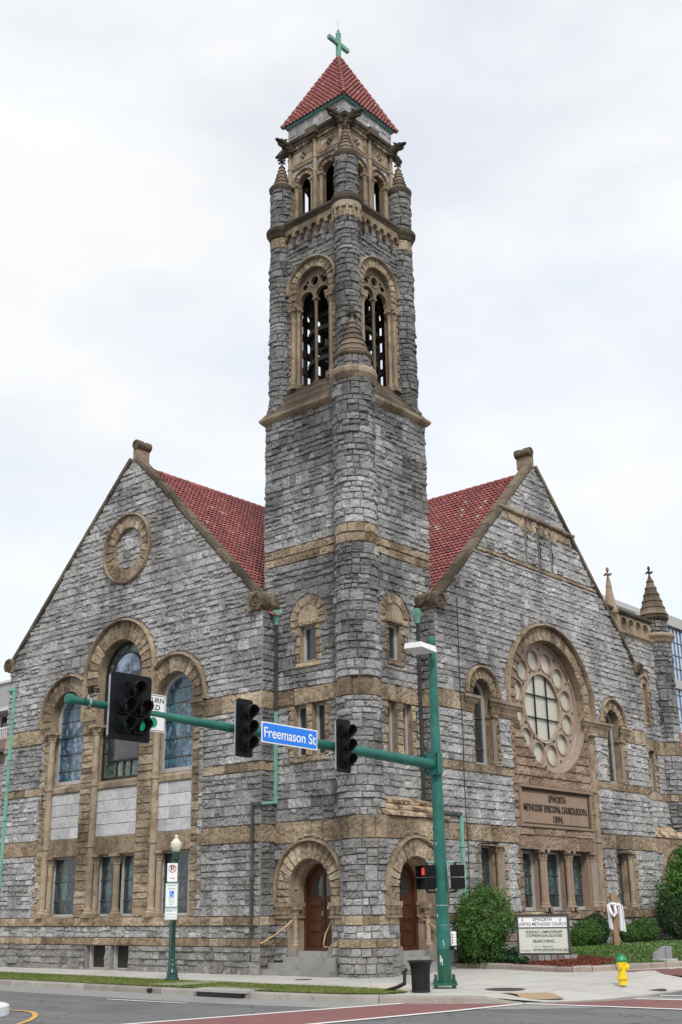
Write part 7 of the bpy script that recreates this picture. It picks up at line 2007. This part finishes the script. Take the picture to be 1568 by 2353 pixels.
# street lamp
lx, ly = 20.42, 23.18
lamp = thing('street_lamp', (lx, ly, 0), 'dark green post-top street lamp with a cream acorn globe', 'street lamp')
mb = MB('lamp_green'); lathe(mb, (lx, ly, 0), [(0.165, 0), (0.17, 0.05), (0.14, 0.09), (0.13, 0.16), (0.135, 0.20), (0.10, 0.28), (0.09, 0.36), (0.07, 0.40), (0.062, 0.44), (0.07, 0.47), (0.055, 0.50), (0.042, 2.62), (0.062, 2.64), (0.062, 2.68), (0.05, 2.70), (0.055, 2.80), (0.085, 2.86), (0.095, 3.02), (0.07, 3.05)], 20, fn=lambda A, z: 1+(0.03*np.cos(A*8) if z < 0.45 or 0.6 < z < 2.6 else 0)); mb.build('post', lamp)
mb = MB('globe_cream'); lathe(mb, (lx, ly, 3.03), [(0.075, 0), (0.105, 0.04), (0.137, 0.12), (0.144, 0.19), (0.135, 0.24), (0.09, 0.28), (0.078, 0.30), (0.05, 0.33), (0.032, 0.345), (0.05, 0.37), (0.045, 0.39), (0.018, 0.42), (0, 0.425)], 28); mb.build('globe', lamp)
# parking sign post and its three signs
sx, sy = 19.98, 22.80; ang = atan2(-sy, -sx)
post = MB('pole_green_dark'); obox(post, (sx, sy, 1.35), None, (0.05, 0.05, 2.72), ang)
tag(post.build('sign_post'), 'thin square green sign post in front of the street lamp', 'sign post')
d = np.array([cos(ang+0.12), sin(ang+0.12), 0]); U3 = np.cross([0, 0, 1], d)
def signfr(z, off=0.03): return Fr(np.array([sx, sy, z])+d*off, U3, d)
f1 = signfr(2.52); t = thing('parking_sign', tuple(f1.O), 'white no parking sign with a red circle, topmost on the sign post', 'parking sign', 'parking signs on the post')
mb = MB('sign_white'); slab_poly(mb, f1, rrect(-0.125, 0.125, -0.22, 0.22, 0.02), 0, 0.004); mb.build('panel', t)
mb = MB('sign_red', 'sign_black'); ringface(mb, f1, circle(0, 0.09, 0.095, 30), circle(0, 0.09, 0.078, 30), 0.007, True); mb.add([f1.p(u, v, 0.0075)[0] for u, v in ((-0.064, 0.145), (-0.055, 0.155), (0.064, 0.035), (0.055, 0.025))], [[0, 1, 2, 3]])
fbox(mb, f1, -0.06, 0.04, -0.145, -0.133, 0.004, 0.006); mb.add([f1.p(u, v, 0.007)[0] for u, v in ((0.035, -0.12), (0.07, -0.139), (0.035, -0.158))], [[0, 1, 2]]); mb.build('symbol', t)
textobj('lettering', 'P', 0.17, f1, 0.0, 0.088, 0.005, 'sign_black', t, 0.09, 0.001, bold=0.003)
f2_ = signfr(1.99); t = thing('parking_sign', tuple(f2_.O), 'reserved parking sign with a blue wheelchair symbol, middle one on the sign post', 'parking sign', 'parking signs on the post')
mb = MB('sign_white'); slab_poly(mb, f2_, rrect(-0.155, 0.155, -0.285, 0.285, 0.02), 0, 0.004); mb.build('panel', t)
mb = MB('sign_teal'); ringface(mb, f2_, rrect(-0.15, 0.15, -0.28, 0.28, 0.02), rrect(-0.138, 0.138, -0.268, 0.268, 0.015), 0.006, True); fbox(mb, f2_, -0.05, 0.07, -0.092, -0.083, 0.004, 0.006); mb.add([f2_.p(u, v, 0.007)[0] for u, v in ((-0.04, -0.07), (-0.075, -0.0875), (-0.04, -0.105))], [[0, 1, 2]]); mb.build('border', t)
mb = MB('sign_blue'); fbox(mb, f2_, -0.055, 0.055, -0.055, 0.10, 0.004, 0.006); mb.build('symbol_field', t)
mb = MB('sign_white')
P = [f2_.p(0.02*0+0.036*cos(a)-0.004, -0.012+0.036*sin(a), 0.008)[0] for a in np.linspace(radians(120), radians(390), 16)]; tube(mb, P, 0.006, 4)
tube(mb, [f2_.p(u, v, 0.008)[0] for u, v in ((-0.015, 0.065), (-0.01, 0.015), (0.018, 0.012), (0.03, -0.028), (0.042, -0.022))], 0.007, 4); filled(mb, f2_, circle(-0.016, 0.08, 0.011, 10), 0.0085); mb.build('symbol', t)
for s, v, wd, sz in (('RESERVED', 0.225, 0.20, 0.055), ('PARKING', 0.15, 0.17, 0.055), ('SUNDAY', -0.15, 0.15, 0.055), ('ONLY', -0.215, 0.10, 0.055)): textobj('lettering', s, sz, f2_, 0, v, 0.005, 'sign_teal', t, wd, 0.001)
f3_ = signfr(1.555); t = thing('parking_sign', tuple(f3_.O), 'small penalty sign with a green border, lowest on the sign post', 'parking sign', 'parking signs on the post')
mb = MB('sign_white'); slab_poly(mb, f3_, rrect(-0.155, 0.155, -0.14, 0.14, 0.02), 0, 0.004); mb.build('panel', t)
mb = MB('sign_teal'); ringface(mb, f3_, rrect(-0.15, 0.15, -0.135, 0.135, 0.02), rrect(-0.14, 0.14, -0.125, 0.125, 0.015), 0.006, True); mb.build('border', t)
for s, v, wd, sz in (('PENALTY', 0.075, 0.26, 0.075), ('$100-$500 FINE', -0.01, 0.26, 0.042), ('TOW-AWAY ZONE', -0.078, 0.26, 0.042)): textobj('lettering', s, sz, f3_, 0, v, 0.005, 'sign_teal' if v < 0.05 else 'sign_black', t, wd, 0.001)

# church notice board
sc_ = np.array([27.35, 16.85]); aN = radians(180+27); dN = np.array([cos(aN), sin(aN), 0]); UN = np.cross([0, 0, 1], dN)
sz0 = float(lawn_z(np.array([27.35]), np.array([16.85]))[0])
t = thing('church_sign', (27.35, 16.85, sz0), 'cream church notice board with black letters in a dark frame on a low stone base', 'notice board')
fN = Fr((27.35, 16.85, 0), UN, dN); z0, z1 = 0.44, 1.42; hw = 0.67
mb = MB('board_frame')
for a, b, c, d_2 in ((-hw, -hw+0.05, z0, z1), (hw-0.05, hw, z0, z1), (-hw+0.05, hw-0.05, z0, z0+0.045), (-hw+0.05, hw-0.05, z1-0.06, z1)): fbox(mb, fN, a, b, c, d_2, -0.22, 0.03)
fbox(mb, fN, -hw+0.03, hw-0.03, z0+0.02, z1-0.02, -0.21, -0.02); fbox(mb, fN, -hw+0.04, hw-0.04, 1.085, 1.105, -0.02, 0.02); mb.build('frame', t)
mb = MB('sign_white'); fbox(mb, fN, -hw+0.04, hw-0.04, 1.105, z1-0.05, -0.02, 0.006); mb.build('header_panel', t)
mb = MB('board_cream'); fbox(mb, fN, -hw+0.04, hw-0.04, z0+0.04, 1.085, -0.02, 0.002); mb.build('message_panel', t)
textobj('lettering', 'EPWORTH', 0.115, fN, 0, 1.285, 0.008, 'sign_black', t, 0.47, 0.001, bold=0.001); textobj('lettering', 'UNITED METHODIST CHURCH', 0.105, fN, 0, 1.175, 0.008, 'sign_black', t, 1.2, 0.001, bold=0.001)
for s, v, wd, sz, u in (('SUNDAY11AMWORSHIP', 0.985, 0.92, 0.095, 0.02), ('COFFEE9:SUN.SCH.930', 0.895, 0.92, 0.095, 0.02), ('SEARCHING. . .', 0.765, 0.66, 0.10, 0.06), ('1 24   W   FREEMASON', 0.635, 0.47, 0.05, -0.02), ('WWW.EPWORTHVA.ORG', 0.55, 0.90, 0.095, 0.17), ('PP 6222979', 0.535, 0.25, 0.045, -0.47)):
    textobj('lettering', s, sz, fN, u, v, 0.004, 'sign_black', t, wd, 0.001, bold=0.0018 if sz > 0.08 else 0.0)
for q in (-0.52, 0.44):
    mb = MB('sign_black', 'sign_red'); fbox(mb, fN, q+0.018, q+0.026, 1.225, 1.325, 0.006, 0.009, mi=0); fbox(mb, fN, q+0.003, q+0.041, 1.283, 1.291, 0.006, 0.009, mi=0)
    P = [(q+0.012, 1.225), (q-0.008, 1.25), (q-0.004, 1.285), (q+0.010, 1.32), (q+0.012, 1.285), (q+0.006, 1.26)]; filled(mb, fN, P, 0.009, mi=1); mb.build('emblem', t)
mb = MB('granite', 'bed_stone', 'granite_base')
for i in range(9):
    u = -0.66+i*0.165; fbox(mb, fN, u+0.005, u+0.155, sz0-0.04, z0-0.004, -0.28, 0.05+random.uniform(-.02, .02), random.random(), random.choice((0, 1, 2)))
for q in ((0.78, 0.30, 0.16), (0.86, 0.27, 0.12)): fbox(mb, fN, q[0]-0.12, q[0]+0.14, sz0-0.05, q[1], -0.2, q[2], random.random(), 1)
mb.build('stone_base', t)

# wooden cross and draped cloth
wx, wy = 32.2, 17.4; wz = float(lawn_z(np.array([wx]), np.array([wy]))[0]); aC = radians(180+38)
cr_ = thing('wooden_cross', (wx, wy, wz), 'brown timber cross standing on the lawn', 'cross')
fC = Fr((wx, wy, 0), np.cross([0, 0, 1], np.array([cos(aC), sin(aC), 0])), (cos(aC), sin(aC), 0))
mb = MB('timber'); fbox(mb, fC, -0.08, 0.08, wz-0.1, 1.95, -0.08, 0.08); mb.build('upright', cr_)
fC2 = Fr((wx, wy, 0), np.array([cos(aC-radians(72)), sin(aC-radians(72)), 0])*-1, (cos(aC), sin(aC), 0))
mb = MB('timber'); fbox(mb, fC, -0.34, 0.24, 1.44, 1.58, -0.072, 0.072); mb.build('crossbar', cr_)
mb = MB('cloth_white')
def drape(u, w, zt_, zb, h, seed, sway=0.0):
    nu, nv = 14, 18; S, T = np.meshgrid(np.linspace(0, 1, nu), np.linspace(0, 1, nv), indexing='ij')
    uu = u+(S-0.5)*w*(0.75+0.35*T)+sway*T; vv = zt_-(zt_-zb)*T-0.05*T*S; hh = h+0.035*np.sin(S*11+seed+T*2)+0.02*vnoise(S*5, T*5, seed)
    mb.add(fC.p(uu, vv, hh), gridf(nu, nv)); mb.add(fC.p(uu, vv, hh-0.03), gridf(nu, nv)[:, ::-1].copy())
drape(-0.19, 0.11, 1.60, 0.98, 0.12, 1.0, 0.06); drape(0.17, 0.17, 1.62, 0.93, 0.12, 4.0, 0.02); drape(0.22, 0.10, 1.60, 1.02, -0.13, 2.0)
tube(mb, [fC.p(u, v, h)[0] for u, v, h in ((-0.20, 1.56, 0.11), (-0.15, 1.62, 0.04), (-0.08, 1.65, 0.11), (0.0, 1.64, 0.13), (0.08, 1.61, 0.12), (0.13, 1.63, 0.04), (0.18, 1.58, 0.11))], [0.035, 0.045, 0.05, 0.05, 0.045, 0.05, 0.04], 10)
tube(mb, [fC.p(u, v, h)[0] for u, v, h in ((-0.16, 1.6, 0.10), (-0.13, 1.42, 0.15), (-0.04, 1.30, 0.14), (0.03, 1.42, 0.14), (0.0, 1.6, 0.14))], [0.04, 0.055, 0.055, 0.05, 0.04], 10)
tag(mb.build('draped_cloth', smooth=True), 'white cloth draped over the arms of the wooden cross', 'cloth')
# ground light box on the lawn
ux_, uy_ = 28.8, 14.3; uz = float(lawn_z(np.array([ux_]), np.array([uy_]))[0])
t = thing('utility_box', (ux_, uy_, uz), 'grey metal ground light box with a sloping front on a concrete pad on the lawn', 'utility box')
fU = Fr((ux_, uy_, uz), (cos(radians(-60)), sin(radians(-60)), 0), (-sin(radians(60)), -cos(radians(60)), 0))
mb = MB('utility_grey'); slab_poly(mb, fU, [(-0.26, 0.03), (-0.26, 0.15), (-0.02, 0.32), (0.2, 0.32), (0.2, 0.03)], -0.17, 0.17); mb.build('housing', t)
mb = MB('signal_black'); fbox(mb, fU, -0.22, -0.21, 0.05, 0.15, -0.175, 0.175); fbox(mb, fU, 0.05, 0.06, 0.05, 0.3, 0.168, 0.175); mb.build('seam', t)
mb = MB('concrete_grey'); fbox(mb, fU, -0.3, 0.32, -0.1, 0.028, -0.25, 0.25); mb.build('concrete_pad', t)

# median island bottom left, yellow edge line
P = smooth_path([(9.6, 23.5), (12.5, 22.0), (13.85, 20.7), (13.6, 19.75), (12.75, 19.2), (11.45, 18.3), (8.65, 17.5)], 3)
t = thing('median_island', (11.5, 21, -0.13), 'white-kerbed road island with brown mulch at the lower left', 'road island')
Pc = P.mean(0); Pi = Pc+(P-Pc)*0.83
mb = MB('sign_white'); n = len(P); V = np.concatenate([np.column_stack([P, np.full(n, -0.16)]), np.column_stack([P*0.995+Pc*0.005, np.full(n, 0.02)]), np.column_stack([Pi*0.2+P*0.8, np.full(n, 0.045)]), np.column_stack([Pi, np.full(n, 0.04)]), np.column_stack([Pi, np.full(n, -0.1)])]); mb.add(V, gridf(5, n)); mb.build('kerb', t)
mb = MB('mulch_brown'); mb.add(np.column_stack([Pi, np.full(n, -0.01)]), [list(range(n))]); mb.build('mulch_bed', t)
nC = 2500; s1 = RNG.random(nC)**0.5; i1 = RNG.integers(0, n, nC); pp = Pc+(Pi[i1]-Pc)*s1[:, None]
mb = MB('mulch_brown'); a = RNG.random(nC)*pi; l = RNG.uniform(0.02, 0.05, nC); Z = np.full(nC, 0.0)+RNG.uniform(0, 0.04, nC)
V = np.stack([np.column_stack([pp[:, 0]-l*np.cos(a), pp[:, 1]-l*np.sin(a), Z]), np.column_stack([pp[:, 0]+l*.4*np.sin(a), pp[:, 1]-l*.4*np.cos(a), Z+.015]), np.column_stack([pp[:, 0]+l*np.cos(a), pp[:, 1]+l*np.sin(a), Z+.01]), np.column_stack([pp[:, 0]-l*.4*np.sin(a), pp[:, 1]+l*.4*np.cos(a), Z+.02])], 1).reshape(-1, 3)
mb.add(V, np.arange(4*nC).reshape(-1, 4)); o = mb.build('mulch_chips', t); o['kind'] = 'stuff'
Y1 = smooth_path([(13.9, 20.8), (14.1, 19.9), (13.6, 18.95), (12.6, 17.85), (11.1, 16.9), (8.9, 16.2)], 3); Y2 = offset_path(Y1, 0.10)
struct(sheet('yellow_line', Y1, Y2, -0.117, 'paint_yellow'))

# ================================================================== BACKGROUND
def dirp(az, dist): return np.array([cos(radians(az)), sin(radians(az))])*dist
cT = dirp(25.35, 130.0); ht = 1.6+130*0.237
t = thing('office_tower', (cT[0], cT[1], 0), 'blue glass office tower behind the church at the far right', 'office building')
fa = Fr((cT[0], cT[1], 0), (1, 0, 0), (0, -1, 0)); fb2 = Fr((cT[0], cT[1], 0), (0, 1, 0), (-1, 0, 0))
mb = MB('glass_tower'); fbox(mb, fa, 0, 60, 15, ht-1.2, -40, 0); mb.build('glass_wall', t)
mb = MB('tower_mullion')
for fr, W in ((fa, 60), (fb2, 24)):
    for i in range(int(W/0.9)): fbox(mb, fr, i*0.9, i*0.9+0.07, 15, ht-1.2, 0, 0.1)
    for v in np.arange(16.0, ht-1.2, 1.5): fbox(mb, fr, 0, W, v, v+0.09, 0, 0.08)
mb.build('mullion', t)
mb = MB('tower_band'); fbox(mb, fa, -0.2, 60, ht-1.2, ht, -40, 0.4); fbox(mb, fa, -0.1, 60, ht-8.2, ht-7.2, 0, 0.3); fbox(mb, fa, -0.1, 60, 14.2, 15.0, -40, 0.5); mb.build('parapet', t)
mb = MB('wall_white'); fbox(mb, fa, 0, 60, 0, 14.2, -40, 0.2); mb.build('podium', t)
c = dirp(27.2, 150); t = thing('pale_building', (c[0], c[1], 0), 'pale building with a sloping top edge left of the glass tower', 'building')
mb = MB('wall_grey', 'tower_band'); f4 = Fr((c[0], c[1], 0), (1, 0, 0), (0, -1, 0)); fbox(mb, f4, -4, 10, 0, 1.6+150*0.2448, -8, 0); mb.build('wall', t)
mb = MB('tower_band'); fbox(mb, f4, -4.2, 10.2, 1.6+150*0.2448, 2.3+150*0.2448, -8.2, 0.2); mb.build('parapet', t)
c = dirp(24.6, 62); t = thing('tiled_house', (c[0], c[1], 0), 'house with a red tiled roof and white wall at the far right edge', 'house')
f5 = Fr((c[0], c[1], 0), (1, 0, 0), (0, -1, 0))
mb = MB('wall_white'); fbox(mb, f5, -0.6, 9, 0, 6.6, -5, -0.3); mb.build('wall', t)
tiles((c[0]-0.8, c[1]+2.4, 10.6), (1, 0, 0), (0, -0.66, -0.75), (0, -0.75, 0.66), 9, 4.6, 'roof', t, tw=0.3, ch=0.36)
# parking building at far left
t = thing('parking_building', (27, 40, 0), 'grey flat roofed building with white balcony railings at the left edge', 'building')
f6 = Fr((27.5, 0, 0), (0, 1, 0), (-1, 0, 0))
mb = MB('wall_grey'); fbox(mb, f6, 38, 60, 9.75, 10.75, -8, 0.0); fbox(mb, f6, 38, 60, 0, 8.0, -8, -1.0); mb.build('wall', t)
mb = MB('wall_white'); fbox(mb, f6, 38, 60, 10.75, 10.85, -8, 0.08); fbox(mb, f6, 38, 60, 9.6, 9.75, -8, 0.03); fbox(mb, f6, 38, 60, 8.0, 8.15, -8, 0.05); mb.build('trim', t)
for k in range(6):
    mb = MB('glass_dark'); a = 38.2+k*3; fbox(mb, f6, a, a+2.6, 8.15, 9.6, -1.1, -0.95); wn = mb.build('window', t)
    mb = MB('rail_white'); 
    for q in (0, 1.3, 2.6): fbox(mb, f6, a+q-0.04, a+q+0.04, 8.15, 9.6, -0.95, -0.9)
    mb.build('frame', wn)
mb = MB('rail_white'); fbox(mb, f6, 38, 52, 8.85, 8.9, 0, 0.05)
for i in range(110): fbox(mb, f6, 38+i*0.125, 38.03+i*0.125, 8.2, 8.85, 0.01, 0.04)
mb.build('balcony_railing', t)
